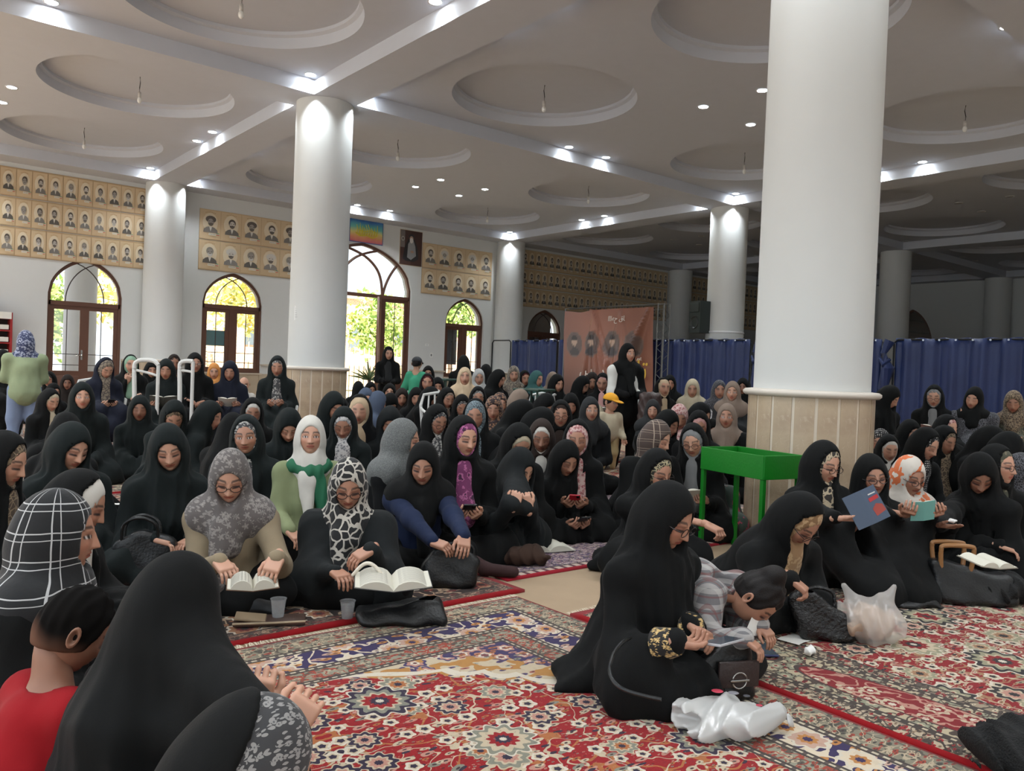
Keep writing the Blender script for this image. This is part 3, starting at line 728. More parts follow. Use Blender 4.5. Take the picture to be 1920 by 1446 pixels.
# pointed arches
def arch(xm, hw, z0, zs, za, n=16, ins=0):
    hw -= ins; za -= ins * 1.25; z0 += ins; out = [(xm - hw, z0), (xm + hw, z0)]
    for k in range(2 * n + 1):
        u = 1 - k / n; a = abs(u); z = zs + (za - zs) * (.80 * math.sqrt(max(0, 1 - a ** 2.1)) + .20 * (1 - a)); out.append((xm + hw * u, z))
    return out
OPN = [dict(xm=3.755, hw=.69, z0=0, zt=2.16, zs=2.35, za=3.10, kind='door'), dict(xm=6.795, hw=.69, z0=.85, zt=2.34, zs=2.42, za=3.12, kind='win'),
       dict(xm=10.1, hw=1.45, z0=0, zt=2.93, zs=3.15, za=4.25, kind='big'), dict(xm=13.33, hw=.655, z0=.9, zt=2.34, zs=2.45, za=3.10, kind='win'),
       dict(xm=16.32, hw=.68, z0=.9, zt=2.30, zs=2.35, za=3.02, kind='win')]
plate('wall_back', rect(-9, 0, WX + .1, ZC + .2), [arch(o['xm'], o['hw'], o['z0'] + .001, o['zs'], o['za']) for o in OPN], .35, plaster, XZ(WY + .175), kind='structure')
darkw = dict(xm=13.6, hw=.75, z0=.6, zs=2.5, za=3.9)
plate('wall_right', rect(YL[0], 0, WY, ZC + .2), [arch(darkw['xm'], darkw['hw'], darkw['z0'], darkw['zs'], darkw['za'])], .3, plaster, YZ(WX + .15), kind='structure')
box('wall_front_unseen', (14.9, YL[0] - .4, 0), (WX, YL[0] - .1, ZC + .2), plaster, kind='structure')  # unseen wall, added to keep daylight out of the dark bays
plate('wall_front_unseen', rect(-9, 0, 14.9, ZC + .2), [arch(x, .75, .8, 2.4, 3.3) for x in (-6.5, -3.5, -.5, 2.5, 7, 10, 13)], .3, plaster, XZ(YL[0] - .25), kind='structure')  # unseen, added behind the camera; its openings limit the frontal daylight
dkr = plain('dark_box', (40, 38, 36), .9)
box('wall_dark_box_back', (WX + 3, 8, 0), (WX + 3.2, 19, ZC), dkr, kind='structure'); box('roof_dark_box', (WX + .31, 8, ZC), (WX + 3.2, 19, ZC + .1), dkr, kind='structure'); box('wall_dark_box_end', (WX + .31, 18.8, 0), (WX + 3.2, 19, ZC), dkr, kind='structure'); box('wall_dark_box_near', (WX + .31, 8, 0), (WX + 3.2, 8.2, ZC), dkr, kind='structure'); box('floor_dark_box', (WX + .31, 8, -.1), (WX + 3.2, 19, 0), dkr, kind='structure')  # closed dark box added behind the right arch to shut out the sky
segs = [(-9, 3.06), (4.45, 8.64), (11.56, 14.3), (14.95, 21.9), (22.5, 29.3)]
wains = plain('wainscot_stone', (176, 160, 138), .4, var=.08); capm = plain('wainscot_cap', (196, 184, 166), .4)
for a, b in segs:
    cuts = [(o['xm'] - o['hw'] + .02, o['xm'] + o['hw'] - .02) for o in OPN if o['kind'] == 'win' and a < o['xm'] < b]
    r = empty('trim_wainscot', (0, 0, 0), kind='structure'); x = a; hole = []
    n = max(1, round((b - a) / .6))
    for k in range(n):
        xa, xb = a + (b - a) * k / n, a + (b - a) * (k + 1) / n; top = 1.03
        if any(c0 - .05 < xb and xa < c1 + .05 for c0, c1 in cuts): top = .84
        box('stone_panel', (xa + .004, WY - .03, 0), (xb - .004, WY - .001, top), wains, r)
    e = a
    for c0, c1 in sorted(cuts) + [(b, b)]:
        if c0 - e > .1: box('cap', (e, WY - .05, 1.03), (c0, WY - .001, 1.07), capm, r)
        e = c1
# frames, muntins, glass
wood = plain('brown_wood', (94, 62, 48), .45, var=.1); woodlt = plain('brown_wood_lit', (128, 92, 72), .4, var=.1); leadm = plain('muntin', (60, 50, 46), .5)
gl = NT('pane_glass'); gl.n.remove(gl.p); tr = gl.n.new('ShaderNodeBsdfTransparent'); gs = gl.n.new('ShaderNodeBsdfGlossy'); gs.inputs['Roughness'].default_value = .03; mx = gl.n.new('ShaderNodeMixShader'); mx.inputs[0].default_value = .09
gl.l.new(tr.outputs[0], mx.inputs[1]); gl.l.new(gs.outputs[0], mx.inputs[2]); gl.l.new(mx.outputs[0], gl.n['Material Output'].inputs[0]); glass = gl.m
def arc_pts(xm, hw, zs, za, side, n=10):
    """a quarter arc of the tracery, rising from the transom and crossing the middle"""
    return [(xm + side * hw * (1 - 1.55 * t), zs + (za - zs) * math.sin(min(1.25, t * 1.45) ) / math.sin(1.25)) for t in np.linspace(0, 1, n)]
def leaf(parent, x0, x1, z0, z1, y, mat, low=.7, name='door_leaf', rot=None, pivot=None, bars=True):
    fw = .085; w = x1 - x0
    hs = [rect(x0 + fw, z0 + low, x1 - fw, z1 - fw)]
    lf = plate(name, rect(x0, z0, x1, z1), hs, .05, mat, XZ(y), parent)
    if low > .3: box('lower_panel', (x0 + fw, y - .032, z0 + .12), (x1 - fw, y + .032, z0 + low - .10), mat, lf, bevel=.006)
    box('pane', (x0 + fw, y - .004, z0 + low), (x1 - fw, y + .004, z1 - fw), glass, lf)
    if bars:
        xm = (x0 + x1) / 2; mb = MB(); mb.box((xm, y, (z0 + low + z1 - fw) / 2), (.014, .02, z1 - fw - z0 - low)); mb.build('muntin', leadm, lf)
        for zz in (z0 + low + .12, z0 + low + .34): MB().box((xm, y, zz), (w - 2 * fw, .02, .014)).build('muntin', leadm, lf)
    return lf
wi = 0; di = 0
for o in OPN:
    xm, hw, z0, zt, zs, za = (o[k] for k in ('xm', 'hw', 'z0', 'zt', 'zs', 'za')); y = WY + .10
    if o['kind'] == 'win': wi += 1; nm = 'window_%d' % wi
    else: di += 1; nm = 'door_%d' % di
    r = empty(nm, (0, 0, 0), kind='structure'); fw = .06
    plate('arch_frame', arch(xm, hw, z0, zs, za), [arch(xm, hw, z0 - (fw if z0 == 0 else 0), zs, za, ins=fw)], .09, wood, XZ(y), r)
    box('transom', (xm - hw + .03, y - .045, zt - .045), (xm + hw - .03, y + .045, zt + .045), wood, r)
    plate('pane', arch(xm, hw, zt + .04, zs, za, ins=.05), [], .008, glass, XZ(y), r)
    rad = .012 if o['kind'] != 'big' else .035
    zb = zt + .04; hi = za - .10
    if o['kind'] == 'big':
        for s in (-1, 1):
            for pts in ([(xm + s * .62 * (1) , zb), (xm + s * .60, zb + .45), (xm + s * .38, zb + .8), (xm, zb + 1.02), (xm - s * .42, zb + 1.20 - .08)], [(xm + s * .64, zb), (xm + s * .72, zb + .45), (xm + s * 1.05, zb + .83)]):
                q = []; P_ = [Vector((p[0], y, p[1])) for p in pts]
                cu = bpy.data.curves.new('t', 'CURVE'); cu.dimensions = '3D'; sp = cu.splines.new('NURBS'); sp.points.add(len(P_) - 1); sp.use_endpoint_u = True; sp.order_u = 4 if len(P_) > 3 else 3
                for a_, b_ in zip(sp.points, P_): a_.co = (*b_, 1)
                cu.bevel_depth = rad; cu.bevel_resolution = 1; cu.resolution_u = 8; tmp = bpy.data.objects.new('t', cu); me = bpy.data.meshes.new_from_object(tmp); bpy.data.objects.remove(tmp); me.materials.append(wood); me.name = 'tracery_bar'; add('tracery_bar', me, r)
    else:
        for s in (-1, 1):
            pts = [(xm + s * hw * .50 * math.cos(t) + s * 0 if False else xm + s * (hw * .52 - hw * 1.02 * (1 - math.cos(t))), y, zb + (za - zb - .07) * math.sin(t) * .98) for t in np.linspace(0, 1.42, 12)]
            MB().tube(pts, rad, 6).build('tracery_bar', leadm, r, smooth=True)
    if o['kind'] == 'door':
        for s in (-1, 1):
            lf = leaf(r, xm + (0 if s > 0 else -hw + .05), xm + (hw - .05 if s > 0 else 0), .01, zt - .04, y, wood, .78)
            if s < 0: MB().tube([(xm - .04, y - .03, 1.12), (xm - .04, y - .08, 1.12), (xm - .16, y - .09, 1.11)], .011, 8).box((xm - .04, y - .035, 1.12), (.035, .02, .2)).build('handle', plain('steel', (170, 168, 165), .25, Metallic=1.0), lf, smooth=True)
    elif o['kind'] == 'win':
        box('mullion', (xm - .05, y - .04, z0 + .05), (xm + .05, y + .04, zt - .04), wood, r)
        for s in (-1, 1): leaf(r, xm + (.05 if s > 0 else -hw + .05), xm + (hw - .05 if s > 0 else -.05), z0 + .05, zt - .04, y, wood, .06, 'sash')
        box('sill', (xm - hw - .02, WY - .05, z0 - .03), (xm + hw + .02, WY + .3, z0 + .002), capm, r)
    else:
        leaf(r, 10.74, 11.49, .01, zt - .04, y, wood, .80)
        box('mullion', (10.66, y - .05, 0), (10.74, y + .05, zt), wood, r); leaf(r, 8.7, 9.42, .01, zt - .04, y, wood, .80)
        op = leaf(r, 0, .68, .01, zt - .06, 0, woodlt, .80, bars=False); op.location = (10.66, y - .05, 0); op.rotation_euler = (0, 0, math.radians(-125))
# dark arched window in the right wall
r = empty('window_9', (0, 0, 0), kind='structure'); plate('arch_frame', arch(darkw['xm'], darkw['hw'], darkw['z0'], darkw['zs'], darkw['za']), [arch(darkw['xm'], darkw['hw'], darkw['z0'], darkw['zs'], darkw['za'], ins=.06)], .09, wood, YZ(WX + .1), r)
plate('pane', arch(darkw['xm'], darkw['hw'], darkw['z0'], darkw['zs'], darkw['za'], ins=.05), [], .008, glass, YZ(WX + .1), r)
# teal blind panel and grey sheet behind two panes
tag(box('teal_screen', (6.20, WY + .20, 1.45), (6.72, WY + .22, 1.80), plain('tealsheet', (60, 120, 130), .6)), 'small teal panel hanging behind the left pane of the second arched window', 'panel')
tag(box('grey_screen', (12.76, WY + .20, 1.25), (13.22, WY + .22, 2.28), plain('greysheet', (92, 94, 92), .7)), 'grey panel covering the left half of the arched window beside the big doorway', 'panel')
tag(box('brown_dimming_panel', (15.62, WY + .20, .95), (16.72, WY + .22, 3.0), plain('dimming_brown', (120, 108, 98), .8)), 'brownish blind behind the arched window above the blue curtain', 'blind')  # no real blind: panel added so the window looks dim and brown
# ---- outside
terr = plain('terrace', (226, 220, 208), .8, var=.05)
box('ground_terrace', (-20, WY + .35, -.25), (70, 80, -.12), terr, kind='structure')
for x in (4.35, 10.9, 17.5): MB().cyl((x, 22.0, -.12), (x, 22.0, 5.2), .36, n=32).build('terrace_pillar', plain('pillar_grey', (170, 168, 172), .7), smooth=True)['kind'] = 'structure'
box('roof_terrace', (-6, WY + .35, 5.2), (32, 23.2, 5.4), plaster, kind='structure')
brick = NT('brick_far'); bt = brick.n.new('ShaderNodeTexBrick'); brick.l.new(brick.vmath('SCALE', brick.comb(brick.sep(brick.tc())[0], brick.sep(brick.tc())[2]), sc=1.0), bt.inputs[0])
bt.inputs['Color1'].default_value = (*lin((196, 160, 130)), 1); bt.inputs['Color2'].default_value = (*lin((180, 140, 112)), 1); bt.inputs['Mortar'].default_value = (*lin((215, 205, 190)), 1); bt.inputs['Scale'].default_value = 3
brk = brick.done(bt.outputs[0], .9)
hs = empty('far_house', (24, 44, 0), 0, 'low sandy brick house seen through the big doorway fanlight', 'building')
add_ = MB().box((0, 0, 2.4), (20, 5, 5.0)).build('wall', brk, hs); MB().box((0, 0, 5.0), (20.6, 5.6, .3)).build('roof', plain('roofc', (190, 170, 150), .8), hs)
for k in range(6):
    w_ = MB().box((-7.5 + k * 3, -2.55, 2.6), (1.2, .1, 1.3)).build('window', plain('winfar', (90, 100, 108), .3), hs)
def leafcloud(name, c, r, n, cols, parent, seed, size=.12):
    rs = np.random.RandomState(seed); u = rs.normal(size=(n, 3)); u /= np.linalg.norm(u, axis=1)[:, None]; rad = rs.rand(n, 1) ** .4
    lob = 1 + .28 * np.sin(5 * u[:, :1] + seed) * np.sin(4 * u[:, 1:2] + 2) + .15 * np.sin(9 * u[:, 2:3])
    p = np.array(c) + u * rad * np.array(r) * lob; a = rs.normal(size=(n, 3)); a /= np.linalg.norm(a, axis=1)[:, None]; b = np.cross(a, rs.normal(size=(n, 3))); b /= np.linalg.norm(b, axis=1)[:, None]
    s = size * (.6 + .8 * rs.rand(n, 1)); V = np.stack([p - a * s, p + b * s * .5, p + a * s, p - b * s * .5], 1).reshape(-1, 3)
    ci = np.array([lin(q) for q in cols])[rs.randint(len(cols), size=n)]
    o = add(name, make_mesh(name, V, np.arange(4 * n).reshape(n, 4), mats=[colmat('leafmat', .6)], cols=np.repeat(ci, 4, 0), smooth=False), parent); return o
TREES = [(4.9, 31, 2.3, 3.0, 0), (8.0, 30, 3.2, 3.4, 1), (12.6, 31, 3.4, 3.4, 1), (15.5, 33, 3.0, 3.0, 1), (18.5, 32, 2.6, 3.0, 0), (21.5, 31, 3.5, 2.6, 0), (26.5, 33, 3.2, 3.2, 0), (11.0, 36, 4.5, 4.5, 1)]
for i, (x, y, zc, rr, yel) in enumerate(TREES):
    t = empty('garden_tree', (x, y, -.1), 0, ['green', 'yellowing'][yel] + ' garden tree outside, number of trunks one, seen through ' + ['the leftmost arched door', 'the second arched window', 'the open doorway', 'the right door pane', 'the small arched window', 'the lattice window', 'the far lattice window', 'the fanlight of the doorway'][i], 'tree', 'garden trees outside')
    t['label'] = ['bright green', 'yellow leaved'][yel] + ' garden tree outside ' + ['the leftmost arched door', 'the second arched window', 'the open doorway', 'the closed leaf of the big doorway', 'the small arched window', 'the window above the blue curtain', 'the far dim windows', 'the fanlight, tallest of the trees'][i]
    MB().tube([(0, 0, 0), (.1, 0, 1.2), (0, .1, zc)], [.14, .11, .06], 8).build('trunk', plain('bark', (90, 74, 60), .9), t, smooth=True)
    leafcloud('foliage', (0, 0, zc + .3), (rr * .58, rr * .45, rr * .5), 1400, [(160, 184, 100), (130, 164, 84), (190, 200, 120)] if not yel else [(232, 212, 120), (214, 200, 110), (236, 222, 150), (180, 188, 110)], t, i, .16)
fen = empty('garden_fence', (14.5, 27, -.12), 0, 'pale metal fence of upright bars outside the big doorway', 'fence'); fm = plain('fencem', (214, 200, 160), .5)
for k in range(40): MB().box((-4 + k * .2, 0, .95), (.03, .03, 1.9)).build('picket', fm, fen)
for zz in (.3, 1.6): MB().box((0, 0, zz), (8.1, .04, .05)).build('rail', fm, fen)
# yucca in a blue and white pot by the open door
px_ = on_y(690, 700, 19.4); yc = empty('potted_yucca', (px_[0] + .05, 19.4, -.12), 0, 'spiky yucca in a pale blue and white pot by the open doorway', 'plant')
MB().lathe([(.001, 0), (.24, 0), (.30, .62), (.33, .66), (.30, .68), (.27, .66), (.2, .62)], n=28).build('pot', plain('potblue', (150, 176, 215), .4), yc, smooth=True)
for k in range(34):
    a = k * 2.4; el_ = .25 + 1.1 * ((k * 37) % 34) / 34; Ln = .55 + .15 * math.sin(k); d = Vector((math.cos(a) * math.cos(el_), math.sin(a) * math.cos(el_), math.sin(el_)))
    s_ = Vector((0, 0, .85)); e = s_ + d * Ln - Vector((0, 0, .12 * math.cos(el_))); w = d.cross(Vector((0, 0, 1))).normalized() * .022
    mb = MB(); m_ = s_ + d * Ln * .5; mb.poly([s_ - w * .6, m_ - w, e, m_ + w, s_ + w * .6]); mb.build('leaf', plain('yuccaleaf', (104, 122, 78), .6), yc)
MB().tube([(0, 0, .6), (0, 0, .88)], .05, 8).build('stem', plain('bark', (90, 74, 60)), yc)
# red shelf unit at the left edge
sh_ = empty('red_bookshelf', (2.12, WY - .25, 0), 0, 'red framed shelf unit stacked with white books at the left edge', 'shelf'); redp = plain('redpaint', (150, 30, 32), .5); pap = plain('paper', (226, 224, 216), .8)
for x in (-.28, .28): MB().box((x, 0, .94), (.04, .34, 1.88)).build('side_panel', redp, sh_)
for k in range(8): MB().box((0, 0, .12 + k * .235), (.54, .32, .025)).build('shelf', redp, sh_)
MB().box((0, -.17, 1.82), (.56, .02, .13)).build('sign_board', pap, sh_); MB().box((0, .16, .94), (.56, .02, 1.86)).build('back_panel', plain('dk', (50, 30, 30)), sh_)
for k in range(1, 7):
    for q in range(3): tag(MB().box((2.12 - .17 + q * .17, WY - .27, .16 + k * .235 + .03), (.15, .22, .09), bevel=.004).build('white_book', pap), 'white book lying flat on a shelf of the red unit', 'book', 'white books on the red shelf unit')
tag(MB().box((2.1, WY - .25, 1.98), (.2, .14, .2), bevel=.01).build('black_case', plain('dkc', (38, 38, 42))), 'small black device standing on top of the red shelf unit', 'device')

# ---- printed portrait boards
def flat_poly(parts, name, mat=None):
    """print as flat layers: list of (outline 2D, rgb); each layer 1.5 mm proud"""
    V = []; Fs = []; cols = []; 
    me = bpy.data.meshes.new(name)
    faces = []
    for li, (pts, rgb) in enumerate(parts):
        k = len(V); zz = .0015 * li
        for p in pts: V.append((p[0], -zz, p[1])); cols.append(lin(rgb))
        faces.append(list(range(k, k + len(pts))))
    me.from_pydata(V, [], faces); ca = me.color_attributes.new('Col', 'FLOAT_COLOR', 'POINT')
    ca.data.foreach_set('color', np.array([(*c, 1) for c in cols], np.float32).ravel()); me.materials.append(mat or colmat('print', .45)); return me
def eo(cx, cz, rx, rz, n=14, a0=0, a1=2 * PI): return [(cx + rx * math.cos(a0 + (a1 - a0) * k / n), cz + rz * math.sin(a0 + (a1 - a0) * k / n)) for k in range(n + (0 if abs(a1 - a0 - 2 * PI) < 1e-6 else 1))]
def portrait(name, w, h, v, border=True):
    rs = np.random.RandomState(v + 11); j = lambda a: float(rs.uniform(-a, a)); L = []
    L.append((rect(-w / 2, 0, w / 2, h), (196 + int(j(6)), 170, 134)))
    L.append((rect(-w / 2 + .02 * w, .03 * h, w / 2 - .02 * w, .97 * h), (206, 182, 146)))
    L.append((eo(0, .56 * h, .36 * w, .33 * h), (220, 206, 180)))
    for k in range(-3, 4): L.append((eo(k * .07 * w, .92 * h - abs(k) * .012 * h, .014 * w, .018 * h, 6), (150, 112, 70)))
    turban = v % 5 in (1, 3) and name == 'large_portrait'; g = int(rs.choice([150, 165, 180, 200])); sk = (g, g - 6, g - 14); hc_ = (84, 76, 68) if v % 7 else (140, 134, 124)
    dx = j(.04) * w; y0 = .22 * h
    q_ = 84 + int(rs.randint(50)); sc = (q_, q_ - 4, q_ - 10)
    L.append(([(dx - .34 * w, y0), (dx + .34 * w, y0), (dx + .32 * w, y0 + .10 * h), (dx + .2 * w, y0 + .17 * h), (dx + .08 * w, y0 + .2 * h), (dx - .08 * w, y0 + .2 * h), (dx - .2 * w, y0 + .17 * h), (dx - .32 * w, y0 + .10 * h)], sc))
    L.append(([(dx - .07 * w, y0 + .2 * h), (dx, y0 + .04 * h), (dx + .07 * w, y0 + .2 * h)], (210, 206, 196)))
    cz = y0 + .36 * h
    if turban: L.append((eo(dx, cz + .09 * h, .25 * w, .12 * h), (92, 84, 78) if v % 2 else (206, 202, 194)))
    else: L.append((eo(dx, cz + .05 * h, .175 * w, .135 * h), hc_))
    L.append((eo(dx + j(.01) * w, cz - .01 * h, .135 * w, .125 * h), sk))
    if v % 3 != 1: L.append((eo(dx, cz - .035 * h, .125 * w, .10 * h, 12, PI, 2 * PI), (104, 96, 88) if v % 4 else (200, 196, 190)))
    L.append((rect(dx - .05 * w, cz - .045 * h, dx + .05 * w, cz - .03 * h), (80, 66, 60)))
    for s in (-1, 1): L.append((rect(dx + s * .07 * w - .035 * w, cz + .02 * h, dx + s * .07 * w + .035 * w, cz + .037 * h), (54, 48, 46)))
    L.append((rect(-.08 * w, .13 * h, .26 * w, .20 * h), (226, 220, 206))); L.append((rect(.29 * w, .15 * h, .42 * w, .175 * h), (190, 70, 60))); L.append((rect(.29 * w, .175 * h, .42 * w, .195 * h), (232, 230, 222))); L.append((rect(.29 * w, .195 * h, .42 * w, .22 * h), (90, 140, 90)))
    for k in range(4): L.append((rect(-.05 * w + k * .075 * w, .155 * h, k * .075 * w, .17 * h), (90, 80, 70)))
    return flat_poly(L, name)
small = [portrait('portrait', .26, .53, v) for v in range(12)]; large = [portrait('large_portrait', .468, .66, v) for v in range(10)]
pframe = plain('banner_edge', (176, 148, 110), .5)
def board(x0, n, w, h, z0, label, group, meshes, off):
    r = empty('portrait_banner', (x0, WY - .003, z0), 0, label, 'banner', group); MB().box((n * w / 2, -.006, h / 2), (n * w, .012, h)).build('backing', pframe, r)
    for k in range(n): add(meshes[0].name.split('.')[0], meshes[(k * 5 + off * 3 + (k * k) % 4) % len(meshes)], r, ((k + .5) * w, -.016, .01))
rows = ['bottom', 'middle', 'top']
for q in range(3): board(1.66, 12, .27, .56, 3.0 + q * .575, rows[q] + ' row of small portrait prints left of the first wall column', 'small portrait banners at left', small, q)
for q in range(2): board(5.98, 5, .47, .67, 3.13 + q * .68, ['lower', 'upper'][q] + ' row of large portraits over the second arched window', 'large portrait banners left of the doorway', large, q)
for q in range(2): board(11.84, 5, .47, .67, 3.13 + q * .68, ['lower', 'upper'][q] + ' row of large portraits over the small arched window', 'large portrait banners right of the doorway', large, q + 3)
for q in range(3): board(15.28, 25, .263, .54, 3.06 + q * .565, rows[q] + ' row of small dim portraits above the blue curtain', 'small portrait banners in the dim bay', small, q + 4)
for q in range(3): board(22.65, 24, .263, .54, 3.06 + q * .565, rows[q] + ' row of small portraits in the farthest bay, behind the loudspeaker', 'small portrait banners in the far bay', small, q + 8)
# text helper
FONT = None
try:
    import glob
    fp = glob.glob(bpy.utils.resource_path('LOCAL') + '/datafiles/fonts/NotoSansArabic*')
except Exception: fp = []
def text_mesh(s, size, mat, name='lettering', ext=.002, shear=0):
    cu = bpy.data.curves.new(name, 'FONT'); cu.body = s; cu.size = size; cu.extrude = ext; cu.align_x = 'CENTER'; cu.align_y = 'CENTER'; cu.shear = shear; cu.resolution_u = 3
    tmp = bpy.data.objects.new('t', cu); me = bpy.data.meshes.new_from_object(tmp); bpy.data.objects.remove(tmp); me.name = name; me.materials.clear(); me.materials.append(mat); return me
# rainbow calligraphy picture above the big door
cp_ = empty('calligraphy_picture', (10.13, WY - .03, 4.53), 0, 'rainbow coloured picture with yellow calligraphy above the big doorway', 'picture')
t = NT('rainbow'); x_, y_, z_ = t.sep(t.tc()); t.done(t.ramp(t.addm(t.addm(t.mul(z_, 1.6), .5), t.mul(t.sub(t.noise(t.tc(), 3), .5), .3)), [(0, lin((190, 70, 110))), (.25, lin((222, 150, 110))), (.45, lin((220, 210, 130))), (.62, lin((110, 190, 180))), (.85, lin((60, 120, 180))), (1, lin((50, 70, 130)))]), .4)
MB().box((0, 0, 0), (.92, .02, .56)).build('canvas', t.m, cp_)
MB().box((0, .006, 0), (.96, .02, .60)).build('frame', plain('picframe', (60, 90, 140), .4), cp_)
yel = plain('callig_yellow', (214, 200, 40), .4)
mb = MB(); rs = np.random.RandomState(5)
for k in range(9): x = -.28 + k * .07; mb.tube([(x, -.02, -.10), (x + .02, -.022, .02), (x - .01 + .03 * math.sin(k), -.02, .14 + .05 * math.sin(k * 1.7))], [.014, .010, .006], 5)
mb.tube([(-.32, -.02, -.06), (-.2, -.02, -.13), (0, -.02, -.10), (.18, -.02, -.15), (.32, -.02, -.07)], [.008, .016, .012, .016, .008], 5)
mb.tube([(-.25, -.02, .02), (-.08, -.02, -.02), (.1, -.02, .03), (.27, -.02, .0)], [.006, .012, .008, .012], 5); mb.build('calligraphy', yel, cp_)
# tall print of a robed man
L = [(rect(-.34, -.46, .34, .46), (78, 52, 46)), (rect(-.34, .0, -.2, .46), (120, 112, 108)), (rect(.0, -.46, .34, .46), (70, 44, 38)),
     ([(-.26, -.30), (-.2, .02), (-.10, .24), (.10, .24), (.2, .02), (.24, -.28), (.1, -.36), (-.16, -.36)], (44, 42, 44)), ([(-.12, -.26), (-.10, .10), (-.02, .22), (.06, .22), (.13, .05), (.16, -.2), (.0, -.32)], (150, 152, 154)),
     (eo(.0, .30, .085, .075), (52, 50, 52)), (eo(.0, .25, .06, .07), (176, 148, 130)), (eo(.0, .20, .055, .075), (214, 212, 208)), (eo(.03, -.10, .055, .035), (172, 140, 122)),
     (eo(-.27, .23, .05, .06), (200, 198, 190)), (eo(-.27, .23, .035, .045), (110, 104, 100))]
rp = empty('robed_figure_print', (11.48, WY - .012, 4.28), 0, 'tall print of a grey bearded robed man on maroon, right of the big doorway', 'poster'); rp.scale = (.98, 1, .98)
add('print', flat_poly(L, 'print'), rp); MB().box((0, .006, 0), (.70, .008, .94)).build('backing', pframe, rp)
# notices
for i, (x, z, w, h, lb) in enumerate([(8.9, 1.0, .0, 0, ''), (12.25, 1.48, .09, .12, 'small white notice with a dark square left of the small arched window'), (12.1, 1.75, .12, .06, 'faint paper slip on the wall above the notice')]):
    if w: r = empty('paper_notice', (x, WY - .002, z), 0, lb, 'notice'); add('sheet', flat_poly([(rect(-w / 2, -h / 2, w / 2, h / 2), (228, 228, 224)), (rect(-w / 4, -h / 4, w / 4, h / 4), (110, 112, 114) if i == 1 else (200, 204, 208))], 'sheet'), r)
pc = on_y(552, 606, 10.36); r = empty('paper_notice', (4.80, 10.62, 1.83), math.radians(-62), 'white paper notice taped to the round column left of the doorway', 'notice'); add('sheet', flat_poly([(rect(-.05, -.1, .05, .1), (232, 232, 230))] + [(rect(-.035, .06 - k * .03, .035, .065 - k * .03), (150, 150, 150)) for k in range(5)], 'sheet'), r)
# ---- blue curtains on pipe frames
ct = NT('blue_cloth'); ob = ct.tc(); ct.bump(ct.noise(ob, 40, 3), .2, .01); bluem = ct.done(ct.mix(ct.noise(ob, 2, 3), lin((22, 36, 80)), lin((32, 52, 104))), .42, Sheen_Weight=.1, Specular_IOR_Level=.45)
pipe = plain('pipe_dark', (48, 50, 52), .35, Metallic=.6); ringsm = plain('eyelet', (180, 184, 190), .3, Metallic=.8)
def curtain(y0, y1, z1, lab, seed, x=14.0, z0=.04):
    n = int(abs(y1 - y0) / .03); rs = np.random.RandomState(seed); ys = np.linspace(y0, y1, n); zs = np.linspace(z0, z1, 12); ph = rs.rand(3) * 6
    V = np.array([[x + (.055 * math.sin(y * 17 + ph[0] + .8 * math.sin(y * 3 + ph[1])) + .02 * math.sin(y * 41 + ph[2])) * (.55 + .45 * (1 - zz / z1)), y, zz + (.012 * math.sin(y * 17 + ph[0]) if zz > 1.5 else 0)] for zz in zs for y in ys])
    ii = np.arange(12 * n).reshape(12, n); Q = np.stack([ii[:-1, :-1], ii[:-1, 1:], ii[1:, 1:], ii[1:, :-1]], -1).reshape(-1, 4)
    r = empty('blue_curtain', (0, 0, 0), 0, lab, 'curtain', 'navy curtains on pipe frames'); o = add('curtain_cloth', make_mesh('curtain_cloth', V, Q, mats=[bluem]), r)
    sm_ = o.modifiers.new('t', 'SOLIDIFY'); sm_.thickness = .006
    MB().tube([(x, y0 - .02, .02), (x, y0 - .02, z1 - .08), (x, y0 + .04, z1 - .02), (x, y1 - .04, z1 - .02), (x, y1 + .02, z1 - .08), (x, y1 + .02, .02)], .016, 8).build('pipe_frame', pipe, r, smooth=True)
    k = y0 + .1
    while k < y1: MB().cyl((x - .035, k, z1 - .03), (x + .035, k + .02, z1 - .03), .016, n=8).build('eyelet', ringsm, r); k += .26
    return r
curtain(15.4, 17.15, 1.98, 'navy curtain panel left of the brown banner, beside the empty pipe frame', 1)
curtain(12.6, 15.3, 1.98, 'navy curtain panel behind the brown banner', 2)
curtain(9.62, 12.45, 1.97, 'navy curtain between the brown banner and the big column', 3)
curtain(6.95, 9.3, 1.96, 'navy curtain bunched and knotted just left of the big column edge', 4)
curtain(1.2, 6.72, 1.96, 'long navy curtain right of the big column', 5)
ef = empty('empty_pipe_frame', (0, 0, 0), 0, 'empty black pipe frame standing left of the first navy curtain', 'frame')
MB().tube([(14, 17.25, .02), (14, 17.25, 1.92), (14, 17.32, 1.97), (14, 18.0, 1.97), (14, 18.07, 1.9), (14, 18.07, .02)], .018, 8).build('pipe', pipe, ef, smooth=True)
for yy in (17.25, 18.07): MB().box((14, yy, .02), (.5, .04, .03)).build('foot', pipe, ef)
# knotted curtain ends
for i, (yy, lb) in enumerate([(9.42, 'twisted navy curtain end tied at the pipe joint left of the big column'), (6.83, 'twisted navy curtain end tied at the pipe joint right of the big column')]):
    mb = MB(); mb.tube([(13.93, yy - .05, 1.92), (13.9, yy + .04, 1.7), (13.92, yy - .04, 1.45), (13.95, yy + .05, 1.1), (13.95, yy, .5)], [.09, .05, .11, .08, .05], 10)
    mb.tube([(13.9, yy - .08, 1.6), (13.82, yy, 1.5), (13.9, yy + .1, 1.62)], [.03, .05, .03], 8); tag(mb.build('curtain_knot', bluem, smooth=True), lb, 'curtain')
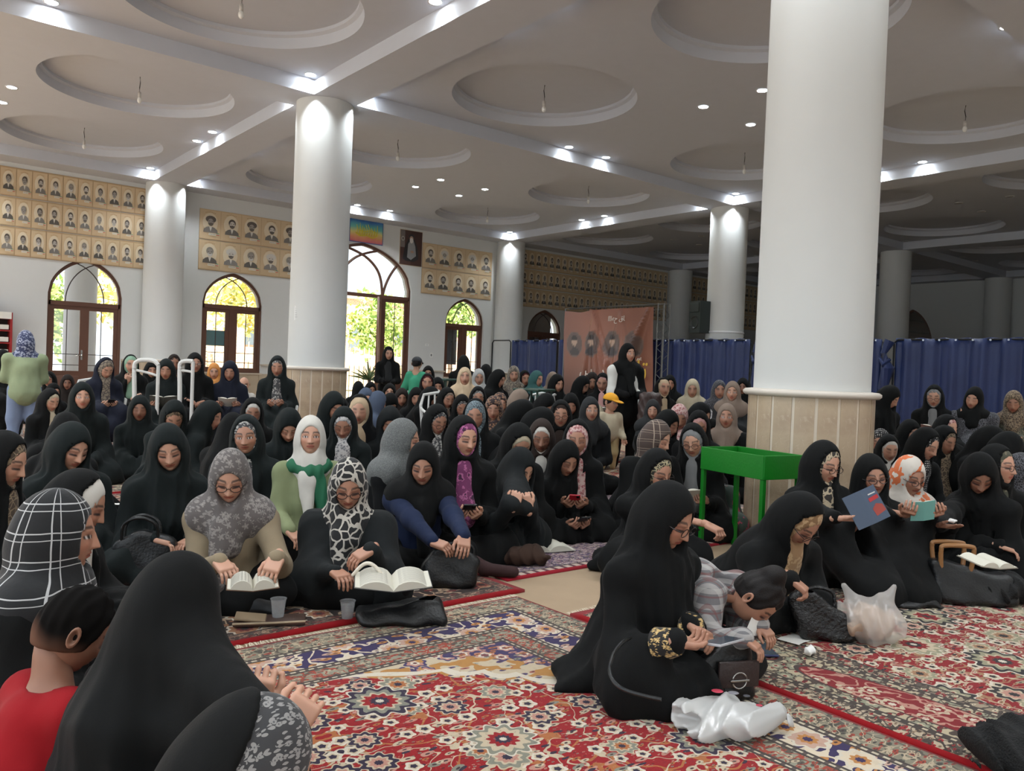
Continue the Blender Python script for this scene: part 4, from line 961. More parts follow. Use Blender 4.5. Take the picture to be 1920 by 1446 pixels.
# ---- brown banner on a truss
bn = empty('memorial_banner', (13.62, 13.25, 0), -PI / 2, 'tall creased brown banner with four round portraits and yellow lettering on a truss frame', 'banner')
def banner_cloth():
    nx, nz = 90, 60; xs = np.linspace(-1.45, 1.40, nx); zs = np.linspace(.25, 2.66, nz); V = []; C = []
    for z in zs:
        for x in xs:
            t = (2.66 - z) / 2.4; d = 0
            for (xa, sp, am) in ((-.42, .62, .13), (.42, .20, .06), (1.30, -.95, .09)):
                for q in range(-2, 3):
                    xc = xa + (q * .17 + sp * .2) * t * 2.0 * (1 if xa < 1 else 0) + (sp * t if xa > 1 else 0); d += am * (.3 + .7 * min(1, t * 2)) * math.exp(-((x - xc) / (.018 + .07 * t)) ** 2)
            V.append((x + .03 * math.sin(z * 2), -d - .03 * math.sin(3 * x + 2 * t) * t, z - .05 * math.exp(-((x + .9) / .3) ** 2) * max(0, 1 - t * 3)))
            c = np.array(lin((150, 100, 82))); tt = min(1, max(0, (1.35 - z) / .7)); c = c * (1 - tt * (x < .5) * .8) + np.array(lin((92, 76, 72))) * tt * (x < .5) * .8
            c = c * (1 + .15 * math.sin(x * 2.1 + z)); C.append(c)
            for k, cx in enumerate((-1.08, -.45, .20, .86)):
                rr = math.hypot((x - cx) / .27, (z - 1.85) / .31)
                if rr < 1: C[-1] = np.array(lin((120, 100, 92)) if rr > .92 else lin((104, 86, 80)))
                if math.hypot((x - cx) / .085, (z - 1.91) / .11) < 1: C[-1] = np.array(lin((190, 160, 140)))
                if math.hypot((x - cx) / .10, (z - 1.99) / .07) < 1 and z > 1.96: C[-1] = np.array(lin((52, 42, 40)))
                if rr < .92 and z < 1.78 and abs(x - cx) < .06 + (1.78 - z) * .9: C[-1] = np.array(lin((70, 62, 62)))
    V = np.array(V); ii = np.arange(nx * nz).reshape(nz, nx); Q = np.stack([ii[:-1, :-1], ii[:-1, 1:], ii[1:, 1:], ii[1:, :-1]], -1).reshape(-1, 4)
    return make_mesh('banner_cloth', V, Q, mats=[colmat('vinyl', .28)], cols=np.array(C))
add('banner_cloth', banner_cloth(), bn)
steel = plain('truss_grey', (120, 120, 118), .35, Metallic=.8)
for (xa, ya) in ((1.50, .0), (1.68, .0), (1.50, .18), (1.68, .18)): MB().tube([(xa, ya, 0), (xa, ya, 2.74)], .014, 6).build('truss_tube', steel, bn, smooth=True)
k = .1
while k < 2.6: MB().tube([(1.50, 0, k), (1.68, 0, k + .13), (1.50, 0, k + .26)], .006, 5).build('truss_brace', steel, bn); MB().tube([(1.68, 0, k), (1.68, .18, k + .13), (1.68, 0, k + .26)], .006, 5).build('truss_brace', steel, bn); k += .28
for (ya, za) in ((.02, 2.72), (.02, 2.60), (.16, 2.72)): MB().tube([(-1.48, ya, za), (1.68, ya, za)], .012, 6).build('truss_tube', steel, bn, smooth=True)
MB().tube([(-1.47, .02, 0), (-1.47, .02, 2.72)], .02, 6).build('truss_tube', steel, bn, smooth=True)
gold = plain('letter_gold', (214, 176, 70), .35); whl = plain('letter_white', (222, 214, 204), .4)
for s_, sz, x, z, mt, sh0 in (('\ufe8e\ufe97\ufe81'[::-1] if False else '\ufe81 \ufe8e\ufe97', .62, 1.0, 1.24, gold, .1), ('\ufe8e\ufea8\ufe93\u0020\ufee3\ufeea', .15, .98, 1.52, whl, 0), ('\u0627\ufedf\ufee0\ufeea\ufea1 \ufed5\ufe8e', .16, .35, 2.42, whl, .15), ('\ufeb1\ufeae \ufee3\ufea0', .34, -.25, 1.22, whl, .2), ('\ufe8e\ufe97 \ufe91', .34, 1.02, .85, whl, 0)):
    try: o = add('lettering', text_mesh(s_, sz, mt, ext=.004, shear=sh0), bn, (x, -.10, z), (PI / 2, 0, 0))
    except Exception as e: print('text', e)
# ---- loudspeaker on the third column
sp = empty('wall_loudspeaker', (14.16, 11.02, 2.45), math.radians(-105), 'black loudspeaker on a bracket beside the white column above the curtains', 'loudspeaker'); spk = plain('speaker_black', (36, 46, 44), .5)
MB().prism([(-.19, -.16, -.34), (.19, -.16, -.34), (.13, .17, -.34), (-.13, .17, -.34)], (0, 0, .68)).build('cabinet', spk, sp)
for zz, rr in ((-.12, .145), (.2, .08)): MB().lathe([(rr, 0), (rr * .9, .012), (rr * .35, -.03), (.001, -.01)], n=24).build('driver', plain('cone', (24, 28, 28), .4), sp, (0, -.165, zz), (PI / 2, 0, 0), smooth=True)
MB().box((0, -.172, .2), (.3, .02, .2), bevel=.01).build('horn_frame', spk, sp)
MB().tube([(0, .17, -.1), (.0, .3, -.2), (.18, .36, -.22)], .025, 8).box((.0, .2, -.15), (.1, .06, .14)).build('bracket', plain('brk', (30, 30, 32), .4), sp)
# ---- green charity box on legs
gm = NT('green_paint'); gm.bump(gm.noise(gm.tc(), 60, 3), .08, .01); greenm = gm.done(gm.mix(gm.noise(gm.tc(), 4, 3), lin((2, 104, 20)), lin((6, 122, 24))), .45)
c0 = at_depth(1433, 855, 5.0); c1 = at_depth(1316, 838.5, 5.5); c2 = at_depth(1487, 851, 5.22); ux = c1 - c0; ux[2] = 0; Lx = np.linalg.norm(ux); ux /= Lx; uy = np.array([-ux[1], ux[0], 0])
if uy @ (c2 - c0) < 0: uy = -uy
Ly = abs(uy @ (c2 - c0)); gz = c0[2]
gb = empty('green_box_stand', (c0[0], c0[1], 0), math.atan2(ux[1], ux[0]), 'bright green open metal box on four green legs beside the big column', 'stand'); sy = 1 if (uy @ np.array([-math.sin(gb.rotation_euler[2]), math.cos(gb.rotation_euler[2]), 0])) > 0 else -1
hb = .15
for nm, c, s in (('side_panel', (Lx / 2, 0, gz - hb / 2), (Lx, .012, hb)), ('side_panel', (Lx / 2, sy * Ly, gz - hb / 2), (Lx, .012, hb)), ('end_panel', (0, sy * Ly / 2, gz - hb / 2), (.012, Ly, hb)), ('end_panel', (Lx, sy * Ly / 2, gz - hb / 2), (.012, Ly, hb)), ('bottom_panel', (Lx / 2, sy * Ly / 2, gz - hb + .006), (Lx, Ly, .012))):
    MB().box(c, s, bevel=.003).build(nm, greenm, gb)
for x in (.014, Lx - .014):
    for y in (.014 * sy, sy * (Ly - .014)): MB().box((x, y, (gz - hb) / 2), (.028, .028, gz - hb), bevel=.003).build('leg', greenm, gb)
# ---------------------------------------------------------------- carpets
def carpet_mat(name, W, D, bands, field, motif=(3.2,), ground2=None, spandrel=None, seed=0.0, dull=1.0):
    """object coordinates: origin at the near-left corner, W along X, D along Y.
    bands: list of (outer distance, ground rgb, motif rgbs, motif scale); field: (ground rgb, list of motif rgbs)"""
    t = NT(name); x, y, z = t.sep(t.tc()); L = lambda c: tuple(v * dull for v in lin(c))
    mx = t.sub(W / 2, t.absm(t.sub(x, W / 2))); my = t.sub(D / 2, t.absm(t.sub(y, D / 2)))   # distance to the nearer long/short edge
    e = t.math('MINIMUM', mx, my)
    P = t.comb(mx, my, seed); wob = t.vmath('SCALE', t.vmath('SUBTRACT', t.noise(P, 7, 2, out='Color'), (.5, .5, .5)), sc=.05)
    Pw = t.vmath('ADD', P, wob)
    def rosettes(col, scale, sizes, cols, petals=8, rnd=.75, off=0.0, keep=1.0):
        P2 = t.vmath('ADD', P, (off, off * .7, 0)); v = t.voro(P2, scale, rnd=rnd, dim='2D'); d = t.vmath('SUBTRACT', P2, v[2]) ; dx, dy, dz = t.sep(d)
        an = t.math('ARCTAN2', dy, dx); r = t.vmath('LENGTH', t.comb(dx, dy, 0)); cr, cg, cb = t.sep(v[1])
        size = t.addm(sizes[0], t.mul(cr, sizes[1] - sizes[0])); lobes = t.addm(1.0, t.mul(t.math('COSINE', t.mul(an, float(petals))), .13)); q = t.math('DIVIDE', r, t.mul(size, lobes))
        on = t.lt(cb, keep)
        stops = cols(cg); c = col
        for lim, cc in stops: c = t.mix(t.mul(t.lt(q, lim), on), c, cc)
        return c
    def vines(col, sc, th, rgb, off=0.0):
        n = t.noise(t.vmath('ADD', P, (off, off, 0)), sc, 1.5, .45); return t.mix(t.lt(t.absm(t.sub(n, .5)), th), col, L(rgb))
    def leaves(col, sc, lim, rgbs, off=0.0, ang=.6):
        mp = t.n.new('ShaderNodeMapping'); t.l.new(t.vmath('ADD', Pw, (off, 0, 0)), mp.inputs[0]); mp.inputs['Rotation'].default_value = (0, 0, ang); mp.inputs['Scale'].default_value = (1, 2.3, 1)
        v = t.voro(mp.outputs[0], sc, rnd=.9, dim='2D'); cr, cg, cb = t.sep(v[1]); c2 = t.mix(cr, L(rgbs[0]), L(rgbs[1])) if len(rgbs) < 3 else t.mix(t.gt(cr, .6), t.mix(t.gt(cr, .3), L(rgbs[0]), L(rgbs[1])), L(rgbs[2]))
        c = t.mix(t.mul(t.lt(v[0], lim), t.lt(cg, .75)), col, c2); return t.mix(t.mul(t.lt(v[0], lim * .35), t.lt(cg, .75)), c, L((60, 40, 44)))
    K = dict(dark=(38, 30, 52), cream=(184, 168, 142), grey=(124, 124, 110), gold=(170, 120, 66), pink=(176, 128, 112), white=(200, 190, 172))
    K.update(field.get('pal', {}))
    fg = field['ground']; big, mid, sml = field.get('sizes', (.11, .06, .028)); fs = field.get('fs', 1.0)
    c = t.n.new('ShaderNodeRGB'); c.outputs[0].default_value = (*L(fg), 1); c = c.outputs[0]
    c = leaves(c, 22 * fs, .15, ((96, 10, 18), K['pink'], K['grey']), 6.1, 1.2); c = vines(c, 5.0 * fs, .012, K['gold']); c = vines(c, 8 * fs, .010, K['cream'], 3.1)
    c = leaves(c, 9 * fs, .24, (K['grey'], K['cream'], K['pink'])); c = leaves(c, 12 * fs, .20, (K['cream'], K['dark'], K['gold']), 5.3, -.8)
    c = rosettes(c, 11 * fs, (sml * .8, sml * 1.2), lambda g: [(1.0, L(K['white'])), (.62, L(K['cream'])), (.40, L(K['dark']))], 5, .6, 1.3, .6)
    c = rosettes(c, 4.6 * fs, (mid * .8, mid * 1.2), lambda g: [(1.12, L(K['cream'])), (1.0, t.mix(t.gt(g, .5), L(K['grey']), L(K['dark']))), (.68, L(K['cream'])), (.52, t.mix(t.gt(g, .4), L(K['gold']), L(K['pink']))), (.25, L(K['dark']))], 9, .8, 2.2, .8)
    c = rosettes(c, 2.1 * fs, (big * .8, big * 1.25), lambda g: [(1.08, L(K['white'])), (1.0, t.mix(t.gt(g, .5), L(K['dark']), L(K['grey']))), (.80, t.mix(t.gt(g, .5), L(K['grey']), L(K['cream']))), (.60, L(K['cream'])), (.50, L(fg)), (.28, L(K['dark'])), (.12, L(K['white']))], 11, .8, .4, .75)
    gr = t.noise(P, 60, 2, .6); c = t.mix(t.mul(t.lt(gr, .36), .3), c, L(K['dark'])); c = t.mix(t.mul(t.gt(gr, .67), .3), c, L(K['cream']))
    if spandrel:   # cream corner piece with scalloped edge
        s0, col_a, col_b = spandrel; fx = t.sub(mx, bands[-1][0]); fy = t.sub(my, bands[-1][0]); an = t.math('ARCTAN2', fy, fx)
        rr = t.math('POWER', t.addm(t.math('POWER', t.absm(fx), .62), t.math('POWER', t.absm(fy), .62)), 1.61)
        edge = t.addm(s0, t.mul(t.absm(t.math('SINE', t.mul(an, 9.0))), .09)); inn = t.lt(rr, edge); q = t.math('DIVIDE', rr, edge)
        sc_ = t.mix(0, L(col_a), L(col_a)); sc_ = leaves(sc_, 13, .26, ((72, 60, 100), (150, 84, 74), (146, 150, 140)), 1.7, .3); sc_ = rosettes(sc_, 9, (.032, .045), lambda g: [(1.1, L((60, 50, 90))), (.8, L(K['pink'])), (.45, L(K['white'])), (.2, L((90, 40, 44)))], 6, .7, .9, .8)
        sg = t.mix(t.lt(t.absm(t.sub(t.noise(P, 7, 2), .5)), .05), sc_, L(col_b)); dk_ = t.mix(0, L((56, 46, 84)), L((56, 46, 84))); dk_ = rosettes(dk_, 10, (.03, .045), lambda g: [(1, L(K['pink'])), (.7, L(K['white'])), (.4, L((110, 60, 64)))], 6, .7, 4.4, .9); dk_ = leaves(dk_, 14, .26, (K['grey'], K['pink'], K['gold']), 2.7, .3)
        sc2 = t.mix(t.lt(q, .50), sg, dk_); sc2 = t.mix(t.mul(t.gt(q, .86), t.lt(q, .96)), sc2, L(K['white'])); c = t.mix(inn, c, sc2)
    # bands from the inside outwards
    along = t.mix(t.lt(mx, my), t.comb(my, mx), t.comb(mx, my)); sa = t.sep(along); dist_, run = sa[0], sa[1]
    prev_in = None
    for (d1, g, cols, sc, style) in reversed(bands):
        b = t.mix(0, L(g), L(g))
        if style == 'vine': b = vines(b, 9, .022, cols[1], 2.0); b = leaves(b, 11, .30, cols, 1.1); b = rosettes(b, 7, (.05, .07), lambda gg: [(1.1, L(K['white'])), (.9, t.mix(t.gt(gg, .5), L(cols[0]), L(cols[1]))), (.5, L(cols[2])), (.25, L(g))], 8, .6, .8, .6)
        elif style == 'leafs': b = vines(b, 13, .035, (84, 76, 66)); b = leaves(b, 19, .32, cols, .3, .9); b = leaves(b, 26, .30, (cols[1], cols[2], cols[0]), 2.3, -.9); b = vines(b, 18, .022, cols[0], 4.0)
        elif style == 'dots':
            fr = t.math('FRACT', t.mul(run, sc)); b = t.mix(t.lt(t.absm(t.sub(fr, .5)), .2), b, L(cols[0]))
        elif style == 'cart':   # long red cartouches
            fr = t.sub(t.math('FRACT', t.mul(run, sc)), .5); mid_ = (d1 + cols[3]) / 2; hw_ = (d1 - cols[3]) / 2
            u = t.math('DIVIDE', t.sub(dist_, mid_), hw_ * .66); q = t.addm(t.math('POWER', t.absm(t.mul(fr, 2.25)), 2.6), t.mul(u, u)); b = vines(b, 14, .03, cols[1]); b = leaves(b, 18, .33, (cols[1], cols[2], cols[0]), .2); b = rosettes(b, 11, (.03, .045), lambda gg: [(1.1, L((70, 58, 50))), (.85, L(cols[2])), (.45, L(K['cream'])), (.22, L(cols[0]))], 8, .8, 5.5, .6); b = t.mix(t.lt(q, 1.15), b, L((60, 50, 46))); b = t.mix(t.lt(q, 1.0), b, L(cols[0]))
            inner = rosettes(b, 10, (.035, .05), lambda gg: [(1, L(K['cream'])), (.6, L(cols[0])), (.3, L(K['white']))], 7, .7, 3.3, .7); inner = vines(inner, 14, .03, K['pink'], 1.0); b = t.mix(t.lt(q, .95), b, inner)
        c = t.mix(t.lt(e, d1), c, b)
        c = t.mix(t.mul(t.gt(e, d1 - .012), t.lt(e, d1)), c, L((62, 54, 50))) if style != 'plain' else c
    n = t.noise(t.vmath('MULTIPLY', t.tc(), (1, 1, 1)), 420, 2); c = t.mix(t.mul(n, .22), c, tuple(v * .45 for v in L((90, 70, 60))))
    fine = t.noise(P, 34, 3, .6); c = t.mix(t.mul(t.lt(fine, .42), .08), c, L((40, 30, 34))); fw = t.noise(t.tc(), 2.2, 3); t.bump(t.addm(t.mul(n, .5), t.mul(fw, .5)), .5, .006)
    return t.done(c, .92, Sheen_Weight=.1, Specular_IOR_Level=.15)
def carpet(x0, y0, x1, y1, mat, label, thick=.012, z=.001, fringe=None, group='Persian carpets on the floor'):
    r = empty('patterned_carpet', (x0, y0, z), 0, label, 'carpet', group); W, D = x1 - x0, y1 - y0; nx, ny = int(W / .06) + 2, int(D / .06) + 2
    xs, ys = np.linspace(0, W, nx), np.linspace(0, D, ny); gx, gy = np.meshgrid(xs, ys); rs = x0 * 3.1
    gz = thick + .0035 * np.sin(gx * 2.3 + rs) * np.sin(gy * 2.9 + rs * 2) + .002 * np.sin(gx * 7 + gy * 5)
    gz = np.maximum(gz, .007)
    e = .004 * np.sin(gy * 3 + rs); V = np.stack([gx + e * (gx > W - .001), gy + .006 * np.sin(gx * 2.5 + rs) * (gy > D - .001), gz], -1).reshape(-1, 3)
    ii = np.arange(nx * ny).reshape(ny, nx); Q = np.stack([ii[:-1, :-1], ii[:-1, 1:], ii[1:, 1:], ii[1:, :-1]], -1).reshape(-1, 4)
    ring = np.concatenate([ii[0, :], ii[1:, -1], ii[-1, -2::-1], ii[-2:0:-1, 0]]); k = len(V); Vb = V[ring].copy(); Vb[:, 2] = 0; V = np.concatenate([V, Vb]); m_ = len(ring); a = np.arange(m_); b = (a + 1) % m_
    Q = np.concatenate([Q, np.stack([ring[a], k + a, k + b, ring[b]], 1)])
    add('pile', make_mesh('pile', V, Q, mats=[mat]), r)
    if fringe:
        for (fy, sgn) in fringe:
            rs_ = np.random.RandomState(3); n = int(W / .007); xx = np.linspace(0, W, n) + rs_.normal(0, .002, n); ln = .045 + .012 * rs_.rand(n); dx = rs_.normal(0, .012, n) + .01 * np.sin(xx * 9); ln = ln * (1 + .3 * np.sin(xx * 5))
            P0 = np.stack([xx - .0022, np.full(n, fy), np.full(n, .010)], 1); P1 = P0 + [.0044, 0, 0]; P2 = np.stack([xx + dx * .5, fy + sgn * ln * .55, np.full(n, .012)], 1); P3 = np.stack([xx + dx, fy + sgn * ln, np.full(n, .003)], 1)
            V = np.stack([P0, P1, P2 + [.002, 0, 0], P2 - [.002, 0, 0], P3 + [.0015, 0, 0], P3 - [.0015, 0, 0]], 1).reshape(-1, 3); q = np.arange(n)[:, None] * 6; Q = np.concatenate([q + [0, 1, 2, 3], q + [3, 2, 4, 5]])
            o = add('fringe', make_mesh('fringe', V, Q, mats=[plain('fringe', (206, 192, 170), .9)]), r); o['kind'] = 'stuff'
    return r
RED = (138, 4, 16)
k1 = carpet_mat('carpet_red_navy', 3.0, 4.0, [(.014, RED, (RED,) * 3, 1, 'plain'), (.155, (128, 122, 104), [(176, 160, 134), (70, 70, 62), (150, 60, 44)], 1, 'leafs'), (.180, (190, 178, 154), [(84, 74, 70)], 28, 'dots'), (.345, (48, 38, 78), [(184, 150, 132), (206, 190, 166), (176, 120, 64)], 1, 'vine'), (.368, (190, 178, 154), [(84, 74, 70)], 28, 'dots'), (.465, (136, 134, 116), [(150, 60, 44), (176, 160, 134), (80, 76, 66)], 1, 'leafs'), (.485, (196, 184, 160), [(84, 74, 70)], 28, 'dots')],
                dict(ground=RED, sizes=(.095, .052, .026), fs=1.1, pal=dict(gold=(160, 96, 52))), spandrel=(.85, (186, 170, 144), (168, 120, 62)))
k2 = carpet_mat('carpet_red_cream', 3.0, 4.0, [(.035, RED, (RED,) * 3, 1, 'plain'), (.13, (176, 160, 136), [(60, 50, 44), (140, 120, 96), (150, 30, 34)], 1, 'leafs'), (.155, (60, 52, 46), [(190, 176, 150)], 22, 'dots'), (.46, (176, 162, 134), [(120, 14, 24), (70, 58, 50), (140, 140, 118), .155], 1.05, 'cart'), (.485, (60, 52, 46), [(190, 176, 150)], 22, 'dots'), (.56, (150, 134, 112), [(60, 50, 44), (190, 176, 150), (140, 30, 34)], 1, 'leafs')],
                dict(ground=(128, 5, 18), sizes=(.115, .07, .03), fs=1.15, pal=dict(grey=(142, 138, 112), gold=(150, 110, 80), dark=(36, 34, 36))))
k3 = carpet_mat('carpet_brown', 3.0, 4.0, [(.04, RED, (RED,) * 3, 1, 'plain'), (.11, (120, 92, 78), [(60, 44, 40), (180, 150, 124), (120, 40, 40)], 1, 'leafs'), (.42, (48, 36, 34), [(150, 104, 74), (176, 150, 124), (110, 40, 38)], 1, 'vine'), (.50, (130, 104, 88), [(60, 44, 40), (180, 150, 124), (120, 40, 40)], 1, 'leafs')],
                dict(ground=(98, 40, 38), sizes=(.09, .05, .024), fs=1.3, pal=dict(grey=(120, 96, 80))))
k4 = carpet_mat('carpet_violet', 3.0, 4.0, [(.03, (150, 24, 40), (RED,) * 3, 1, 'plain'), (.09, (196, 176, 160), [(90, 50, 60)], 14, 'dots'), (.5, (168, 146, 144), [(76, 62, 96), (206, 186, 176), (110, 70, 90)], 1, 'leafs')],
                dict(ground=(156, 128, 130), sizes=(.06, .04, .022), fs=1.5, pal=dict(dark=(70, 58, 92), cream=(200, 180, 172), grey=(110, 96, 124), gold=(120, 70, 76))))
carpet(-.36, -.88, 2.64, 3.12, k1, 'red carpet with navy floral border and cream corners, nearest the viewer', fringe=[(4.0, 1)])
carpet(2.66, -1.25, 5.66, 2.75, k2, 'red carpet with cream border and dark red cartouches, front right', fringe=[(4.0, 1)])
carpet(-.25, 3.19, 2.75, 7.19, k3, 'brown and black carpet with red edging under the front row at left')
carpet(2.80, 3.40, 5.80, 7.40, k4, 'pale violet and cream carpet behind the bare beige strip')
carpet(-3.32, 3.0, -.32, 7.0, k2, 'red carpet at the left edge under the black handbag')
carpet(5.75, -1.2, 8.75, 2.8, k2, 'red carpet at the right edge beyond the column')
carpet(-.2, 7.25, 2.8, 11.25, k2, 'red and cream carpet under the middle rows at left', thick=.010)
carpet(2.85, 7.45, 5.85, 10.25, k1, 'red carpet with navy border under the middle rows', thick=.010)
carpet(5.95, 3.2, 8.95, 7.2, k1, 'red carpet with navy border behind the green box', thick=.010)
carpet(-.2, 11.3, 2.8, 15.3, k3, 'brown carpet in front of the leftmost arched door', thick=.010)
carpet(6.0, 7.3, 9.0, 11.3, k3, 'brown carpet under the rows in the middle of the hall', thick=.010)
carpet(2.85, 11.8, 5.85, 15.8, k4, 'violet carpet near the wall below the portrait boards', thick=.010)
# ---------------------------------------------------------------- patterned cloths
pat('ck', 'check', (14, 15, 18), (175, 175, 175), scale=13); pat('starry', 'flower', (88, 82, 80), (126, 120, 116), (140, 134, 128), scale=34)
pat('swirl', 'edges', (18, 18, 20), (176, 170, 160), scale=20); pat('hound', 'noise', (82, 84, 84), (112, 114, 112), (66, 68, 68), scale=160); pat('leop', 'edges', (40, 38, 32), (168, 156, 124), scale=48)
pat('brownck', 'check', (70, 56, 50), (150, 134, 118), scale=16); pat('bluefl', 'flower', (52, 60, 92), (160, 166, 184), (92, 104, 140), scale=38); pat('taupefl', 'edges', (128, 116, 100), (74, 66, 62), scale=26)
pat('greyfl', 'flower', (60, 60, 62), (168, 166, 160), scale=45); pat('bluept', 'edges', (116, 132, 138), (48, 54, 60), scale=60); pat('pinkp', 'noise', (112, 48, 92), (170, 96, 140), (66, 30, 60), scale=22)
pat('zeb', 'stripe', (42, 34, 40), (182, 172, 170), scale=26); pat('redbei', 'flower', (40, 26, 28), (150, 112, 84), (90, 40, 36), scale=42); pat('dotw', 'dots', (18, 18, 20), (190, 190, 188), scale=52)
pat('paisley', 'edges', (44, 40, 36), (180, 164, 138), scale=24); pat('pinkfl', 'flower', (196, 166, 160), (150, 80, 84), (110, 110, 100), scale=42); pat('brownpt', 'edges', (74, 60, 48), (134, 116, 92), scale=40)
pat('orangewh', 'noise', (196, 188, 178), (206, 108, 62), (222, 214, 204), scale=5.5); pat('greenpai', 'noise', (52, 66, 60), (160, 60, 84), (120, 112, 100), scale=8); pat('dhex', 'flower', (54, 54, 56), (138, 136, 134), (90, 90, 92), scale=70)
pat('gold_emb', 'flower', (26, 24, 22), (190, 160, 104), (214, 190, 140), scale=60); pat('camo', 'noise', (66, 66, 52), (112, 104, 84), (46, 44, 38), scale=26); pat('brownsat', 'noise', (150, 118, 84), (176, 146, 108), (130, 98, 66), scale=14)
pat('whitebl', 'flower', (200, 198, 196), (120, 120, 124), scale=50); pat('plaid', 'plaid', (104, 102, 104), (176, 172, 168), (110, 62, 58)); pat('darkpt', 'edges', (34, 34, 38), (92, 92, 98), scale=60); pat('beadp', 'dots', (22, 20, 20), (200, 196, 190), scale=60)
B = lambda n: MATS[n] if n in MATS else CL(n)
P0 = person; PEOPLE = []
def pp(pos, label, **kw):
    if 'band' in kw and isinstance(kw['band'], str): kw['band'] = B(kw['band'])
    if 'coat' in kw and isinstance(kw['coat'], str): kw['coat'] = B(kw['coat'])
    if 'col' in kw: kw['col'] = B(kw['col'])
    i = person(pos, label, **kw); PEOPLE.append(i); return i
G1, G2, G3 = 'women seated on the carpets', 'women seated on chairs', 'people standing'
# ================= zoom A (left) : far rows first
pp(('A', 165, 205, 112), 'person in pale green jacket and blue floral scarf, standing with back turned at left edge', z=9.6, kind='stand', style='coat', band='bluefl', coat='sage', yaw=190, byaw=185, pitch=5, lean=4, hp='denim', hem=.02, cape=.8, wide=1.15, group=G3, col='blackcloth')
pp(('A', 20, 330, 120), 'woman in black chador at the far left edge beneath the red shelf unit', z=11, kind='chair', yaw=30, group=G2)
pp(('A', 318, 470, 80), 'pale faced woman glimpsed behind the person in the pale green jacket', z=13, yaw=-20, band='charcoal', group=G1, hw=.2)
pp(('A', 345, 545, 80), 'woman in dark scarf seated just below the brown door, head turned right', z=12, yaw=30, group=G1)
pp(('A', 435, 490, 85), 'woman in brown black chador seated in front of the brown door', z=13, col='brownblack', tone='tan', group=G1)
pp(('A', 322, 580, 120), 'woman with cream headband reading her phone beside the pale green jacket', z=8.6, yaw=35, byaw=40, pitch=25, band='cream', hands='phone', chest=True, group=G1)
pp(('A', 530, 540, 150), 'woman in black hood resting an elbow on her raised knee, facing the viewer', yaw=5, pitch=4, hands='lap', col='greenblack', eyes='open', group=G1)
pp(('A', 680, 380, 150), 'woman in blotchy grey brown scarf bowed over a phone on a white chair', z=9.6, kind='chair', style='chador', band='taupefl', opening=1.4, yaw=25, pitch=35, lean=20, hands='phone', chest=True, col='navy', group=G2)
pp(('A', 842, 362, 112), 'woman in pale green coat under a black chador, hand to her mouth', z=10.5, kind='chair', band='mint', yaw=10, pitch=10, hands='face', chest=True, opening=1.3, group=G2)
pp(('A', 975, 405, 92), 'woman in black hood between the green scarfed woman and the one crying', z=12, kind='chair', yaw=10, group=G2)
pp(('A', 1070, 390, 128), 'woman crying over a grey open book on a white chair', z=9.4, kind='chair', yaw=-5, pitch=14, hands='book', col='greenblack', group=G2, tone='mid', z_=0) if False else pp(('A', 1070, 390, 128), 'woman crying over a grey open book on a white chair', z=9.4, kind='chair', yaw=-5, pitch=14, hands='book', col='greenblack', group=G2, tone='mid')
pp(('A', 1120, 360, 88), 'woman in patterned dark scarf half hidden behind the crying woman', z=12, kind='chair', band='redbei', yaw=10, col='brownblack', tone='tan', group=G2)
pp(('A', 1255, 350, 122), 'woman with glasses in black hood sitting upright, hands in her lap', z=9.6, kind='chair', yaw=10, pitch=4, glasses=True, hands='lap', eyes='open', group=G2, tone='mid')
pp(('A', 1378, 415, 76), 'woman in orange scarf half hidden between two black hoods', z=12, kind='chair', style='coat', band='orange', coat='charcoal', group=G2, col='blackcloth')
pp(('A', 1480, 402, 118), 'woman in dark navy chador reading a small white book on a chair', z=9.8, kind='chair', col='navy', yaw=-5, pitch=18, hands='book', tone='mid', group=G2)
pp(('A', 1785, 370, 130), 'woman in peaked black chador with patterned headband, next to the wall column base', z=9.6, kind='chair', band='greyfl', yaw=-3, pitch=18, hands='phone', chest=True, col='greenblack', group=G2, tone='mid')
pp(('A', 1570, 500, 46), 'small dark haired child between the seated women by the second arched window', z=11, child=1, style='coat', noscarf=True, coat='white', group=G1)
pp(('A', 900, 625, 140), 'woman in black chador with face in reddish shadow, chin down', yaw=0, pitch=10, col='greenblack', tone='tan', group=G1)
pp(('A', 1120, 652, 150), 'woman bowed low with brown patterned headband, chador sloping left', z=6.6, yaw=5, pitch=45, lean=32, band='brownpt', col='greenblack', group=G1)
pp(('A', 1350, 660, 150), 'woman in black chador turned away, only her profile showing', z=6.8, yaw=60, byaw=80, pitch=20, lean=30, col='greenblack', group=G1)
pp(('A', 1500, 738, 140), 'woman seen only as a black domed hood behind the woman in floral neck scarf', z=6.2, yaw=160, byaw=150, pitch=10, lean=26, group=G1)
pp(('A', 1625, 640, 108), 'woman with white headband seated behind the big face in floral neck scarf', z=7.4, band='white', yaw=5, pitch=20, group=G1, tone='mid')
pp(('A', 1860, 705, 170), 'woman in black hood with face bowed, beside the woman in the green coat', z=5.9, yaw=5, pitch=38, lean=22, col='greenblack', group=G1)
pp(('A', 1590, 752, 190), 'woman in black hood and floral neck scarf staring at the viewer', z=5.0, yaw=-8, pitch=6, lean=8, band='greyfl', chest=True, eyes='open', col='greenblack', group=G1, tone='mid', roll=4)
pp(('A', 430, 738, 150), 'woman seen only as a black domed hood behind the young woman looking down', z=5.2, yaw=170, byaw=160, pitch=10, lean=15, group=G1)
pp(('A', 455, 800, 230), 'young woman in black chador looking down to her right, front left', z=4.2, yaw=32, byaw=15, pitch=22, lean=10, col='greenblack', roll=-6, group=G1)
i_yw = pp(('A', 1090, 808, 225), 'young woman in black hood with tilted head, hands clasped on her knee', z=4.25, yaw=2, byaw=10, pitch=22, lean=10, roll=8, hands='lap', col='greenblack', group=G1)
